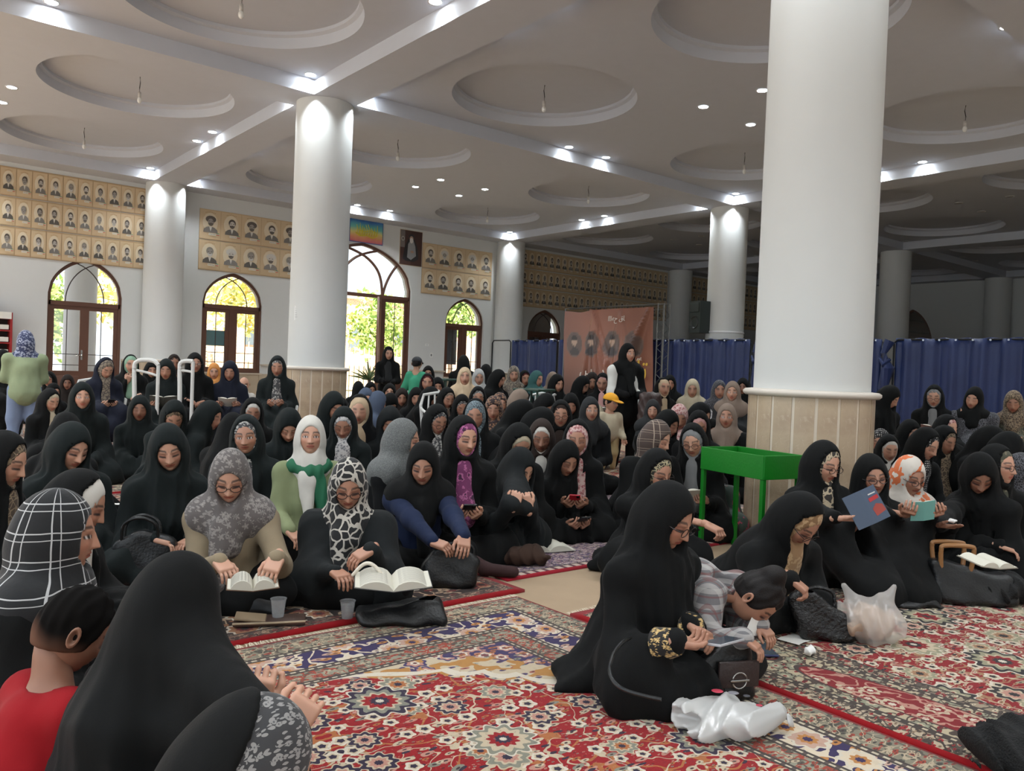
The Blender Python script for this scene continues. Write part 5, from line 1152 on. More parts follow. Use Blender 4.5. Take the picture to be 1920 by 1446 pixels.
pp(('A', 20, 860, 180), 'woman at the left edge in black chador, profile cut by the frame', z=3.6, yaw=60, byaw=60, pitch=20, band='brownpt', group=G1)
pp(('A', 500, 1108, 270), 'woman in black hood with white lace visor, bowed over an open page', z=3.1, yaw=80, byaw=60, pitch=24, lean=18, band='white', opening=1.3, ybk=.0, group=G1, tone='mid')
# ================= zoom B (middle)
pp(('B', 590, 395, 62), 'woman seen as a small black hood at the foot of the blue and white pot', z=14, yaw=190, byaw=180, group=G1)
pp(('B', 670, 400, 66), 'woman in black hood seated before the open door leaf', z=13.5, yaw=20, group=G1, tone='mid')
pp(('B', 785, 172, 80), 'woman in long black chador standing at the big doorway', z=14.5, kind='stand', yaw=10, pitch=12, hands=None, chest=True, band='charcoal', group=G3)
pp(('B', 968, 237, 56), 'boy in green t-shirt and dark cap standing with his back turned', z=12.5, kind='stand', child=1, style='coat', noscarf=True, coat='tshirt', yaw=160, byaw=165, pitch=8, group=G3, hem=.05, hw=.2, hands={s: (np.array([s * .24, .02, .60]), (0, .1, -1), (0, -1, 0), 'relax') for s in (-1, 1)})
pp(('B', 1040, 296, 72), 'woman in black hood right of the boy in the green shirt', z=13, kind='chair', yaw=0, pitch=5, group=G2)
pp(('B', 1035, 345, 84), 'woman in brown edged hood below the boy in green', z=11, kind='chair', band='darkred', opening=1.1, yaw=0, pitch=8, tone='mid', group=G2)
pp(('B', 1100, 370, 74), 'woman in black hood looking down beside the brown edged hood', z=11.5, yaw=5, pitch=18, group=G1, tone='mid')
pp(('B', 1268, 228, 96), 'woman with back turned in a tall black chador before the small arched window', z=13.5, kind='stand', yaw=185, byaw=180, group=G3, wide=1.1)
pp(('B', 1412, 286, 66), 'woman in black hood turned away, right of the small arched window', z=14, kind='chair', yaw=150, byaw=150, group=G2)
pp(('B', 1275, 305, 92), 'woman in beige headscarf and black coat on a white chair', z=10.4, kind='chair', style='coat', band='beige', coat='black2', yaw=3, pitch=3, chest=True, cape=1.15, group=G2, col='blackcloth')
pp(('B', 1365, 315, 78), 'woman in pale grey beige scarf right behind the beige scarfed one', z=12, kind='chair', style='coat', band='lightgrey', coat='charcoal', yaw=10, pitch=15, hands='phone', group=G2, col='blackcloth')
pp(('B', 1490, 320, 105), 'woman in black chador leaning right in front of the first navy curtain', z=11, kind='chair', yaw=60, byaw=60, pitch=25, lean=20, group=G2)
pp(('B', 1590, 296, 86), 'woman in brown patterned scarf before the first navy curtain', z=12, kind='chair', style='coat', band='taupefl', coat='black2', yaw=5, chest=True, group=G2, col='blackcloth')
pp(('B', 1660, 325, 66), 'woman in black hood and red tinted scarf before the navy curtain', z=13, kind='chair', yaw=20, band='darkred', group=G2, tone='mid')
pp(('B', 1738, 326, 84), 'woman in teal headscarf in profile before the navy curtain', z=12, kind='chair', style='coat', band='teal', coat='black2', yaw=50, group=G2, col='blackcloth')
pp(('B', 1840, 334, 76), 'woman in mauve grey scarf half hidden behind a black hood near the brown banner', z=13, kind='chair', style='coat', band='taupe', coat='charcoal', yaw=20, group=G2, col='blackcloth')
pp(('B', 1868, 350, 92), 'woman in black chador on a white chair left of the brown banner', z=11, kind='chair', yaw=35, byaw=30, pitch=18, group=G2)
pp(('B', 640, 440, 120), 'woman in blue grey hood behind the beige banded woman', z=9.4, col='bluegrey', yaw=15, pitch=14, group=G1)
pp(('B', 715, 460, 100), 'woman in slate blue hood turned away, next to the column base', z=9.4, col='bluegrey', yaw=110, byaw=100, pitch=20, group=G1)
pp(('B', 792, 410, 78), 'woman in black hood with pale face in the far middle rows', z=11.6, yaw=0, pitch=8, group=G1)
pp(('B', 870, 440, 88), 'woman in brown black hood, second from the pale face in the far rows', z=11, yaw=5, pitch=18, col='brownblack', group=G1, tone='mid')
pp(('B', 962, 435, 90), 'woman in black hood looking down below the boy in the green shirt', z=10.8, yaw=5, pitch=24, group=G1)
pp(('B', 1055, 430, 96), 'woman in black hood bent to the right below the brown edged hood', z=10.3, yaw=70, byaw=60, pitch=34, lean=32, group=G1)
pp(('B', 795, 470, 92), 'woman seen as a dark dome in the middle of the far rows', z=9.8, yaw=30, pitch=45, lean=25, group=G1)
pp(('B', 1160, 436, 108), 'woman with hand to her forehead and a brown pink scarf on a white chair', z=9.4, kind='chair', yaw=30, pitch=22, hands='cheek', band='taupe', tone='mid', chest=True, group=G2)
pp(('B', 1360, 430, 98), 'woman with grey patterned headband under black chador, right of the beige scarf', z=9.6, kind='floor', band='greyfl', yaw=5, pitch=14, group=G1, tone='mid')
pp(('B', 1256, 480, 104), 'woman bowed with grey band, between the raised hand and the patterned headband', z=9.2, band='greyfl', yaw=10, pitch=36, lean=26, group=G1, tone='mid')
pp(('B', 1500, 468, 80), 'woman in brown spotted scarf behind the woman in the striped dress', z=9.6, style='coat', band='redbei', coat='brownblack', yaw=20, group=G1, col='blackcloth')
pp(('B', 1462, 490, 96), 'woman in dark red spotted scarf and striped dress, facing the viewer', z=8.0, style='coat', band='redbei', coat='zeb', yaw=-3, pitch=14, group=G1, col='blackcloth', tone='mid')
pp(('B', 1630, 445, 104), 'woman in tan scarf and cream coat turned to the right', z=9.0, style='coat', band='taupe', coat='cream', yaw=100, byaw=90, pitch=18, lean=18, cape=1.1, group=G1, col='blackcloth')
pp(('B', 430, 462, 150), 'woman leaning back in a wide black chador at the column base', z=7.2, yaw=30, byaw=30, pitch=30, lean=30, col='greenblack', group=G1)
pp(('B', 470, 500, 100), 'woman with grey patterned band tucked beside the marble column base', z=7.6, yaw=5, pitch=28, band='greyfl', group=G1)
pp(('B', 498, 560, 138), 'woman with white patterned headband bowed, behind the green and white scarf', z=6.2, yaw=-5, pitch=30, lean=16, band='whitebl', chest=True, col='greenblack', group=G1, tone='mid')
pp(('B', 600, 482, 138), 'woman in beige scarf under black chador holding up a phone', z=6.6, yaw=-5, pitch=12, band='beige', chest=True, opening=1.3, hands='phone', group=G1, col='black2')
pp(('B', 795, 556, 130), 'woman in charcoal hood looking down, behind the grey checked scarf', z=6.6, yaw=5, pitch=32, lean=20, col='greyblack', group=G1, tone='mid')
pp(('B', 1640, 510, 165), 'woman bowed so deeply that only a black dome shows, right of the striped dress', z=7.2, yaw=60, byaw=60, pitch=55, lean=42, group=G1)
pp(('B', 1760, 560, 150), 'woman bowed under a black dome behind the dark brown hood', z=6.4, yaw=70, byaw=70, pitch=50, lean=42, group=G1)
pp(('B', 1795, 472, 110), 'woman in black dome shaped hood below the green chair at the banner', z=8.8, yaw=40, byaw=50, pitch=45, lean=34, group=G1)
pp(('B', 1893, 518, 124), 'woman with brown headband and glasses, head upright under black chador', z=7.2, band='darkbrown', yaw=3, pitch=10, glasses=True, group=G1, tone='mid')
pp(('B', 1095, 545, 130), 'woman with grey floral headband and glasses looking down right', z=6.5, yaw=30, byaw=10, pitch=26, band='greyfl', glasses=True, chest=True, group=G1, tone='mid')
pp(('B', 1345, 510, 128), 'woman in pale blue patterned scarf under a black chador, hand at her cheek', z=6.5, yaw=-2, pitch=18, band='bluept', opening=1.45, chest=True, hands='cheek', group=G1, tone='mid')
pp(('B', 1620, 665, 165), 'woman bowed with cream headband and glasses behind the one drying her nose', z=5.3, yaw=25, byaw=20, pitch=36, lean=32, band='cream', glasses=True, group=G1, tone='mid')
pp(('B', 1770, 640, 142), 'woman in dark brown hood with a bright white inner scarf', z=5.9, yaw=2, pitch=18, band='white', col='darkbrown', chest=True, group=G1, tone='tan', opening=.9)
# ================= zoom C
pp(('C', 585, 473, 96), 'woman in black hood looking down left of the grey hooded woman', z=9.0, yaw=5, pitch=26, group=G1, tone='mid')
pp(('C', 660, 360, 96), 'woman in black hood leaning right, hands raised to her face', z=11, kind='chair', yaw=55, byaw=55, pitch=30, lean=20, hands='face', group=G2)
pp(('C', 722, 338, 76), 'woman in dark brown hood before the brown banner', z=11.6, kind='chair', yaw=5, pitch=22, col='brownblack', group=G2, tone='mid')
pp(('C', 790, 343, 80), 'woman with pale pink headband before the brown banner', z=10.8, kind='chair', yaw=-5, pitch=22, band='pink', hands='book', chest=True, group=G2, tone='mid')
pp(('C', 712, 495, 108), 'woman in charcoal scarf smiling left of the yellow capped child', z=7.8, yaw=15, pitch=5, style='coat', band='charcoal', coat='black2', eyes='open', group=G1, cape=1.15, col='blackcloth')
pp(('C', 1180, 373, 84), 'woman in beige scarf under black chador reading a folded paper', z=10.5, kind='chair', yaw=25, byaw=25, pitch=8, band='beige', chest=True, hands='book', opening=1.25, group=G2)
pp(('C', 1222, 355, 68), 'woman in black hood behind the one reading a folded paper', z=12.5, kind='chair', yaw=5, group=G2, tone='mid')
pp(('C', 1368, 380, 86), 'woman in cream scarf and cream coat on a chair before the curtain', z=10.5, kind='chair', style='coat', band='cream', coat='cream', yaw=0, pitch=18, hands='lap', cape=1.15, group=G2, col='blackcloth')
pp(('C', 1540, 388, 92), 'woman in dark patterned scarf with white blouse before the curtain', z=10.2, kind='chair', style='coat', band='darkpt', coat='whitebl', yaw=10, pitch=8, group=G2, col='blackcloth', tone='mid')
pp(('C', 1625, 395, 98), 'woman in taupe brown headscarf before the curtain at the column edge', z=9.4, kind='chair', style='coat', band='taupe', coat='charcoal', yaw=-3, pitch=5, chest=True, cape=1.2, eyes='open', group=G2, col='blackcloth')
pp(('C', 1692, 375, 60), 'woman in black with dim face by the knotted curtain', z=12, kind='chair', yaw=-5, tone='tan', group=G2)
pp(('C', 1418, 533, 104), 'woman in black hood in profile with glasses, behind the pink headband', z=7.8, yaw=60, byaw=40, pitch=20, glasses=True, group=G1)
pp(('C', 1590, 538, 98), 'woman in taupe scarf with black chador on her shoulders, staring ahead', z=7.6, kind='floor', style='coat', band='taupe', coat='black', yaw=-3, pitch=3, eyes='open', cape=.95, cloak=True, group=G1, col='blackcloth', tone='mid')
pp(('C', 1282, 542, 96), 'woman in creamy pink scarf wiping her nose', z=7.8, style='coat', band='pinkfl', coat='black2', yaw=10, pitch=26, hands='face', lean=18, group=G1, col='blackcloth', tone='mid')
pp(('C', 1210, 580, 112), 'woman in black hood with a tissue at her chin, facing right', z=7.2, yaw=55, byaw=40, pitch=22, hands='face', group=G1, tone='mid')
pp(('C', 1408, 585, 104), 'woman with pale pink headband bowed beside the one on the phone', z=7.0, yaw=5, pitch=26, band='pink', group=G1, tone='mid')
pp(('C', 1500, 640, 124), 'woman in black hood talking on a mobile phone held to her ear', z=7.8, yaw=10, pitch=10, hands='cheek', group=G1, tone='mid', eyes='open')
pp(('C', 1650, 665, 150), 'woman bent low as a black mound against the big column', z=8.2, yaw=-80, byaw=-80, pitch=60, lean=45, group=G1)
pp(('C', 1376, 668, 128), 'woman in grey scarf and glasses under black chador, looking down left', z=5.9, yaw=-10, byaw=-5, pitch=20, roll=6, band='grey', glasses=True, chest=True, hands='book', group=G1, opening=1.15)
pp(('C', 630, 645, 146), 'woman with pink floral headband holding a red phone', z=5.7, wide=.85, yaw=0, byaw=0, pitch=14, band='pinkfl', chest=True, opening=1.2, hands='phone', group=G1, tone='mid')
pp(('C', 1140, 645, 150), 'woman in brown windowpane checked scarf in profile, black cloak', z=5.7, yaw=60, byaw=35, pitch=22, lean=22, style='coat', band='brownck', coat='black', cloak=True, wide=1.05, cape=.7, group=G1, col='blackcloth')
pp(('C', 112 + 1000, 512, 56), 'small child in dark cap beside the brown bag', z=8.6, child=1, style='coat', band='charcoal', coat='charcoal', kind='chair', group=G1, col='blackcloth')
pp(('C', 755, 545, 92), 'small child in a white scarf and white coat, seated behind the yellow capped child', z=9.9, child=.8, style='coat', band='cream', coat='cream', yaw=180, byaw=180, group=G1, cape=1.2, col='blackcloth')
pp((1322, 842, 36), 'woman in black polka dot scarf and green paisley chador behind the green box', z=6.15, yaw=-25, byaw=-20, pitch=22, style='coat', band='dotw', coat='greenpai', cloak=True, wide=1.2, spread=1.1, group=G1, col='greenpai', hp='greenpai' if False else None)
# ================= zoom D (right)
pp(('D', 1055, 422, 96), 'woman in black reading a folded paper on a wheelchair right of the big column', z=8.6, kind='chair', yaw=70, byaw=50, pitch=35, lean=18, hands='book', group=G2)
pp(('D', 1345, 420, 84), 'woman in grey knit cap scarf and glasses reading a booklet before the curtain', z=9.0, kind='chair', band='grey', chest=True, glasses=True, yaw=-3, pitch=18, hands='book', opening=1.1, group=G2)
pp(('D', 1600, 430, 100), 'woman in black with a chain necklace resting her head on one hand', z=8.8, kind='chair', yaw=-15, byaw=-5, pitch=18, hands='cheek', style='coat', band='black', coat='darkpt', roll=-10, group=G2, col='blackcloth', wide=1.2)
pp(('D', 1856, 455, 90), 'woman in brown camouflage patterned scarf at the right edge before the curtain', z=8.8, kind='chair', style='coat', band='brownpt', coat='camo', yaw=-3, pitch=22, hands='lap', group=G2, col='blackcloth', tone='mid')
pp(('D', 1000, 702, 56), 'woman in black and white knitted cap scarf peeking from behind the column', z=8.0, yaw=-10, style='coat', band='beadp', coat='black2', group=G1, col='blackcloth', tone='mid')
pp(('D', 1190, 643, 104), 'woman in black hood in profile behind the bead banded head', z=8.0, yaw=40, byaw=40, pitch=14, lean=16, group=G1)
pp(('D', 1425, 612, 104), 'woman with cream printed headband in profile under black chador', z=7.6, yaw=50, byaw=30, pitch=12, band='pinkfl', chest=True, group=G1)
pp(('D', 1408, 682, 104), 'woman in brown printed scarf close behind the bead banded head', z=6.8, yaw=50, byaw=30, pitch=24, band='brownpt', group=G1, tone='mid')
pp(('D', 1290, 695, 165), 'woman with a beaded headband leaning right in a wide black chador', z=6.2, yaw=55, byaw=45, pitch=26, lean=32, band='beadp', group=G1)
pp(('D', 1700, 680, 145), 'woman in black mound shaped chador below the phone reader at right', z=6.6, yaw=60, byaw=60, pitch=45, lean=38, group=G1)
pp(('D', 1815, 722, 145), 'woman in black hood turned away near the right edge', z=6.0, yaw=120, byaw=110, pitch=30, lean=24, group=G1)
pp(('D', 1910, 860, 150), 'woman in dark teal blue coat cut by the right edge', z=5.2, yaw=60, style='coat', band='darkpt', coat='navyblue', group=G1, col='blackcloth')
pp(('D', 1050, 740, 128), 'woman with white headband resting her cheek on her fist beside the column', z=7.5, yaw=25, byaw=0, pitch=22, band='white', hands='cheek', group=G1, opening=1.1)
pp(('D', 1755, 805, 165), 'woman in black hood and glasses in profile with a camouflage print dress', z=4.9, yaw=60, byaw=30, pitch=2, glasses=True, band='camo', chest=True, group=G1, hands='lap')

# ================= near figures
def book(pos, d, up, w=.15, h=.21, open_=.5, label='', cover=(70, 90, 96), thick=.012, lines=True, group=None, rz=None):
    """open book: spine along its own Y; d: direction to the top edge of the page; up: page normal"""
    y = Vector(d).normalized(); z = Vector(up); z = (z - y * z.dot(y)).normalized(); x = y.cross(z)
    M = Matrix(((x[0], y[0], z[0], pos[0]), (x[1], y[1], z[1], pos[1]), (x[2], y[2], z[2], pos[2]), (0, 0, 0, 1)))
    r = empty('open_book', (0, 0, 0), 0, label, 'book', group); r.matrix_world = M
    cv = plain('cover_%d_%d_%d' % tuple(cover), cover, .4); pg = plain('pages', (198, 194, 180), .85); ink = plain('ink', (128, 125, 120), .8)
    for s in (-1, 1):
        prof = [(s * w * t, thick * 1.2 * math.sin(PI * min(1, t * 1.15)) ** .6 * (1 - .35 * t) + open_ * w * t * .35) for t in np.linspace(0, 1, 9)]
        bot = [(px - 0, open_ * w * abs(px) / w * .35 - .0015) for px, _ in prof][::-1]
        mb = MB(); mb.prism([(a, -h / 2, b + .002) for a, b in prof] + [(a, -h / 2, b) for a, b in bot], (0, h, 0)); pgo = mb.build('pages', pg, r, smooth=True, angle=.7)
        mb = MB(); mb.prism([(0, -h / 2 - .004, -.004), (s * (w + .004), -h / 2 - .004, open_ * w * .35 - .004), (s * (w + .004), -h / 2 - .004, open_ * w * .35 - .0015), (0, -h / 2 - .004, -.0015)], (0, h + .008, 0)); mb.build('cover', cv, r)
        if lines:
            mb = MB()
            for k in range(11):
                yy = h * (.40 - k * .08); a0, a1 = .15, .88; p0, p1 = [np.interp(a_, np.linspace(0, 1, 9), [q[1] for q in prof]) for a_ in (a0, a1)]; q = np.linspace(a0, a1, 6)
                top = [np.interp(a_, np.linspace(0, 1, 9), [v[1] for v in prof]) + .0032 for a_ in q]
                for i in range(5): mb.poly([(s * w * q[i], yy - .0015, top[i]), (s * w * q[i + 1], yy - .0015, top[i + 1]), (s * w * q[i + 1], yy + .0015, top[i + 1]), (s * w * q[i], yy + .0015, top[i])])
            mb.build('printed_lines', ink, pgo)
    return r
def phone(pos, d, up, label, case=(30, 30, 34), w=.074, h=.155):
    y = Vector(d).normalized(); z = Vector(up); z = (z - y * z.dot(y)).normalized(); x = y.cross(z)
    r = empty('mobile_phone', (0, 0, 0), 0, label, 'phone'); r.matrix_world = Matrix(((x[0], y[0], z[0], pos[0]), (x[1], y[1], z[1], pos[1]), (x[2], y[2], z[2], pos[2]), (0, 0, 0, 1)))
    MB().box((0, 0, 0), (w, h, .009), bevel=.003).build('case', plain('case_%d_%d_%d' % tuple(case), case, .35), r, smooth=True)
    MB().box((0, 0, .0048), (w * .92, h * .94, .001)).build('screen', plain('screen', (70, 78, 86), .12), r); MB().box((-w * .28, h * .38, -.006), (.02, .03, .003), bevel=.001).build('camera_bump', plain('camb', (15, 15, 16), .2), r)
    return r
def hold(i, kind, label, cover=(70, 90, 96), w=.12, h=.18, case=(30, 30, 34), dz=.03, one=None):
    """puts a book or phone between (or in) the hands of a person"""
    H = i['H']; W_ = i['w']; ks = [one] if one else list(H)
    c = np.mean([H[k][0] + np.array(H[k][1]) / np.linalg.norm(H[k][1]) * .10 for k in ks], 0)
    hc = i['hc']; fwd = np.array([0, 1, 0]); to = hc - c; to /= np.linalg.norm(to); ydir = np.array([0, .6, .8]) - to * (np.array([0, .6, .8]) @ to)
    c = c + to * dz; p = W_(c); o0 = W_((0, 0, 0)); dv = W_(ydir) - o0; uv = W_(to) - o0
    return book(p, dv, uv, w, h, .5, label, cover) if kind == 'book' else phone(p, dv, uv, label, case)
lab = {}
for i in PEOPLE: lab[i['root']['label']] = i
def L_(s): return next(v for k, v in lab.items() if s in k)
hold(L_('crying over'), 'book', 'grey open book held by the crying woman', (96, 98, 92), .14, .2)
hold(L_('small white book'), 'book', 'small white book held by the woman in the navy chador', (210, 206, 196), .10, .15)
hold(L_('reading her phone beside'), 'phone', 'phone held by the woman with the cream headband')
hold(L_('blotchy grey brown'), 'phone', 'phone held by the woman in the blotchy scarf')
hold(L_('holding up a phone'), 'phone', 'dark phone held by the woman in beige scarf', case=(40, 44, 52))
hold(L_('folded paper', ) if False else L_('under black chador reading a folded paper'), 'book', 'folded paper held by the beige scarfed woman near the banner', (214, 210, 200), .10, .16)
hold(L_('wheelchair'), 'book', 'folded paper read beside the big column', (206, 200, 190), .11, .17)
hold(L_('reading a booklet'), 'book', 'booklet with pinkish cover held by the woman in the grey cap scarf', (170, 130, 120), .10, .15)
hold(L_('pale pink headband before'), 'book', 'small paper held by the pink banded woman before the banner', (200, 200, 196), .08, .12)
hold(L_('red phone'), 'phone', 'bright red phone held up by the pink banded woman', case=(176, 24, 44))
hold(L_('glasses under black chador, looking down left'), 'book', 'thin booklet held beside the polka dot scarf', (210, 204, 190), .09, .14)

tk = L_('talking on a mobile'); o0 = tk['w']((0, 0, 0)); ph_p = tk['w'](tk['hc'] + tk['R'] @ np.array([.098, .02, -.04])); phone(ph_p, tk['w'](tk['R'] @ np.array([0, -.35, .9])) - o0, tk['w'](tk['R'] @ np.array([-1., 0, 0])) - o0, 'dark phone pressed to the ear of the woman behind the green box')
# beige blazer woman
bz = pp(('A', 1485, 968, 285), 'woman in beige blazer and grey floral scarf with glasses, reading a thick book', z=3.75, yaw=-3, byaw=-12, pitch=26, lean=20, style='coat', band='starry', coat='blazer', glasses=True, chest=True, cape=1.25, wide=1.04, hands={1: (('px', 412, 1052, 3.50), (-.55, .7, -.35), (0, .2, 1), 'relax'), -1: (('px', 519, 1046, 3.45), (.2, .8, -.6), (-.2, .1, 1), 'relax')}, group=G1, col='blackcloth')
# swirl scarf woman
sw_ = pp((655, 860, 74), 'woman in black and white swirl scarf and glasses with a large open book', z=3.95, yaw=2, byaw=-5, pitch=24, lean=16, style='coat', coat='greyblack', cloak=True, cape=.8, band='swirl', chest=True, glasses=True, hands={-1: (('px', 694, 1030, 3.66), (.8, .5, -.4), (0, .3, 1), 'relax'), 1: (('px', 630, 1072, 3.62), (-.5, .8, -.1), (0, .1, 1), 'hold')}, col='blackcloth', group=G1, wide=1.05, old=1, tone='mid')
# black hooded woman in navy sleeves
nb = pp((795, 829, 64), 'woman in black hood with navy sleeves, hands resting over a black bag', z=4.6, yaw=-4, byaw=12, pitch=20, lean=22, style='coat', band='black', coat='navyblue', chest=True, cape=1.3, hands={1: (('px', 812, 1016, 4.2), (-.75, .65, -.2), (.2, .2, 1), 'relax'), -1: (('px', 870, 1006, 4.2), (.2, .8, -.5), (-.2, .2, 1), 'relax')}, col='blackcloth', group=G1, tone='mid')
# green coat woman
pp(('B', 285, 618, 165), 'woman in light green coat with a white and dark green scarf', z=4.9, yaw=2, byaw=5, pitch=-3, lean=2, style='coat', band='white', coat='green', chest=True, eyes='open', hands={1: (np.array([.12, .34, .20]), (-.5, .6, -.5), (0, 0, 1), 'relax')}, cape=.72, group=G1, col='blackcloth')
gw = PEOPLE[-1]
# grey checked scarf woman turned away
pp((757, 786, 62), 'woman in grey checked scarf and black coat turned to the right', z=4.9, yaw=75, byaw=60, pitch=8, lean=14, style='coat', band='hound', coat='black2', cape=1.3, hands={1: (np.array([.02, .34, .2]), (.1, .8, -.4), (0, 0, 1), 'relax')}, group=G1, col='blackcloth')
# pink printed band
pk = pp((870, 781, 50), 'woman with magenta headband and black and white printed blouse, phone in hand', z=4.9, yaw=30, byaw=10, pitch=12, lean=10, band='pinkp', chest=True, hands='phone', group=G1, opening=1.1)
hold(pk, 'phone', 'phone held by the woman with the magenta headband')
# nose wiping
nz_ = pp((975, 840, 62), 'woman in black chador bent forward, wiping her nose with both hands', z=5.15, legs='kneel', yaw=42, byaw=45, pitch=30, lean=40, hands={1: (('px', 964, 948, 4.70, 973, 914, 4.74), 0, 'cam', 'grip'), -1: (('px', 990, 954, 4.75, 981, 918, 4.76), 0, 'cam', 'grip')}, group=G1, hw=.2, col='greyblack', tent=True)
# phone reader with profile
pr = pp((1062, 826, 56), 'woman in black hood gazing down at her phone, seated behind the beige strip', z=5.6, yaw=28, byaw=30, pitch=30, lean=24, hands='phone', group=G1, tone='mid')
hold(pr, 'phone', 'dark phone in the hands of the black hooded woman behind the beige strip')
# leopard band woman
pp((1232, 843, 64), 'woman with leopard print headband and glasses, behind the front kneeling woman', z=4.7, yaw=40, byaw=25, pitch=22, lean=22, band='leop', glasses=True, group=G1, opening=1.1, tone='mid', hands={1: (('px', 1328, 985, 4.30, 1352, 997, 4.24), 0, (0, 0, 1), 'grip')})
# hero with phone
he = pp((1252, 905, 116), 'woman in black chador with glasses, front centre, looking at a phone, gold cuffs', z=3.02, yaw=62, byaw=50, pitch=26, lean=14, glasses=True, group=G1, opening=1.02, wide=1.15, tone='mid', hands={1: (('px', 1268, 1204, 2.70, 1352, 1214, 2.80), 0, (.4, -.2, -.8), 'hold'), -1: (('px', 1296, 1172, 2.92, 1338, 1198, 2.86), 0, (-.3, .1, .9), 'hold')})
phone(at_depth(1356, 1203, 2.76), at_depth(1393, 1192, 2.86) - at_depth(1325, 1210, 2.70), (.1, .15, 1), 'silver phone in the hands of the front woman with gold cuffs', (170, 170, 174))
for s in (-1, 1):
    e, wv = he['el'][s], he['H'][s][0]; a = he['w'](e + (wv - e) * .72); b = he['w'](e + (wv - e) * 1.01); tag(MB().cyl(a, b, .058, .045, 20).build('embroidered_cuff', B('gold_emb'), smooth=True), None); o = bpy.data.objects[-1] if False else COL.objects[-1]
    if 'label' in o: del o['label']
    o.parent = he['root']; bpy.context.view_layer.update(); o.matrix_parent_inverse = he['root'].matrix_world.inverted()
# big chador reader against the column
rd = pp((1545, 828, 56), 'woman in black chador with glasses reading a blue covered book by the column', z=4.75, yaw=48, byaw=35, pitch=20, lean=8, legs='knee_up', band='paisley', chest=True, glasses=True, hands={1: (('px', 1572, 972, 4.25, 1632, 974, 4.20), 0, (0, 0, -1), 'hold'), -1: (('px', 1606, 978, 4.40, 1660, 962, 4.36), 0, (0, 0, -1), 'hold')}, group=G1, old=1, opening=1.05)
sv = lambda x, y, z=0: RW @ np.array([x, y, z], float)      # a direction seen from the camera: right, down, away
bb = book(at_depth(1628, 950, 4.17), sv(-.38, -.86, .25), sv(-.25, -.30, .9), .090, .17, .9, 'thick open book with blue and red cover held by the woman at the column', (66, 80, 100), .03)
for nm_, pts_, c_ in (('cover_print', [(-.09, -.05), (-.02, -.06), (-.015, -.02), (-.05, 0), (-.085, -.015)], (150, 60, 50)), ('cover_print', [(-.085, .02), (-.02, .015), (-.02, .035), (-.085, .04)], (170, 40, 44)), ('cover_print', [(-.08, .05), (-.03, .05), (-.03, .056), (-.08, .056)], (200, 200, 196))):
    MB().poly([(x, y, -.0055 + .9 * .35 * -x) for x, y in pts_]).build(nm_, plain('prt%d' % c_[1], c_, .4), bb)
cl = pp((1636, 853, 56), 'woman in black hood and glasses with closed eyes leaning on the column', z=4.85, yaw=22, byaw=20, pitch=10, lean=4, roll=8, glasses=True, hands={-1: (('px', 1748, 968, 4.42), (.0, .9, .3), (-.3, .2, -1), 'hold'), 1: (('px', 1700, 964, 4.38), (.2, .9, .3), (.3, .2, -1), 'hold')}, group=G1, tone='mid', legs='knee_up')
hold(cl, 'book', 'small teal booklet held by the woman with closed eyes', (104, 160, 152), .062, .10, dz=.015)
ow = pp((1706, 855, 60), 'woman in white and orange scarf with glasses, hand over her mouth', z=5.0, yaw=38, byaw=25, pitch=18, lean=16, style='coat', band='orangewh', coat='black2', glasses=True, hands='face', cape=1.2, group=G1, tone='mid', col='blackcloth')
pm = pp((1838, 849, 62), 'woman bowed in black chador with one open palm holding a tissue', z=4.4, yaw=15, byaw=-25, pitch=40, lean=30, hands={1: (np.array([.30, .42, .24]) * [-1, 1, 1], (-.7, .7, .1), (0, 0, -1), 'flat')}, group=G1, hw=.2, tone='tan') if False else pp((1838, 849, 62), 'woman bowed in black chador with one open palm holding a tissue', z=4.85, yaw=15, byaw=-20, pitch=40, lean=30, hands={1: (('px', 1762, 986, 4.45), (-.9, .3, .1), (0, .1, -1), 'flat')}, group=G1, hw=.2, tone='tan')
bs = pp((1500, 922, 92), 'woman in black chador bent low with a tan satin scarf and glasses, front right', z=3.75, legs='kneel', yaw=55, byaw=45, pitch=50, lean=48, band='brownsat', glasses=True, hands={1: (('px', 1484, 1085, 3.45, 1512, 1108, 3.42), 0, (0, 0, 1), 'grip')}, group=G1, old=1, opening=1.2, tone='mid', wide=1.1)
# left foreground
ckw = pp((110, 920, 150), 'woman in black scarf with white windowpane checks, profile facing right', z=2.35, yaw=82, byaw=70, pitch=6, lean=10, style='coat', band='ck', coat='black', cloak=True, wide=.95, cape=1.3, group=G1, col='blackcloth', hw=.2, spread=.7, eyes='open', tone='mid')
fgc = pp((335, 1042, 165), 'woman from behind in a long black chador filling the lower left', z=1.95, yaw=128, byaw=120, pitch=14, lean=16, wide=1.12, group=G1, spread=.8, hw=.2, hands={-1: (('px', 474, 1335, 1.84, 494, 1250, 1.84), 0, 'cam', 'grip'), 1: (('px', 536, 1378, 1.66, 566, 1332, 1.68), 0, 'cam', 'grip')}, tent=True)
fgh = pp((470, 1305, 200), 'woman at the bottom edge in black chador with a grey hexagon print scarf', z=1.30, yaw=100, byaw=80, pitch=30, lean=30, group=G1, spread=.7, hw=.2, band='dhex', opening=2.0, ybk=-.05, wide=.95)
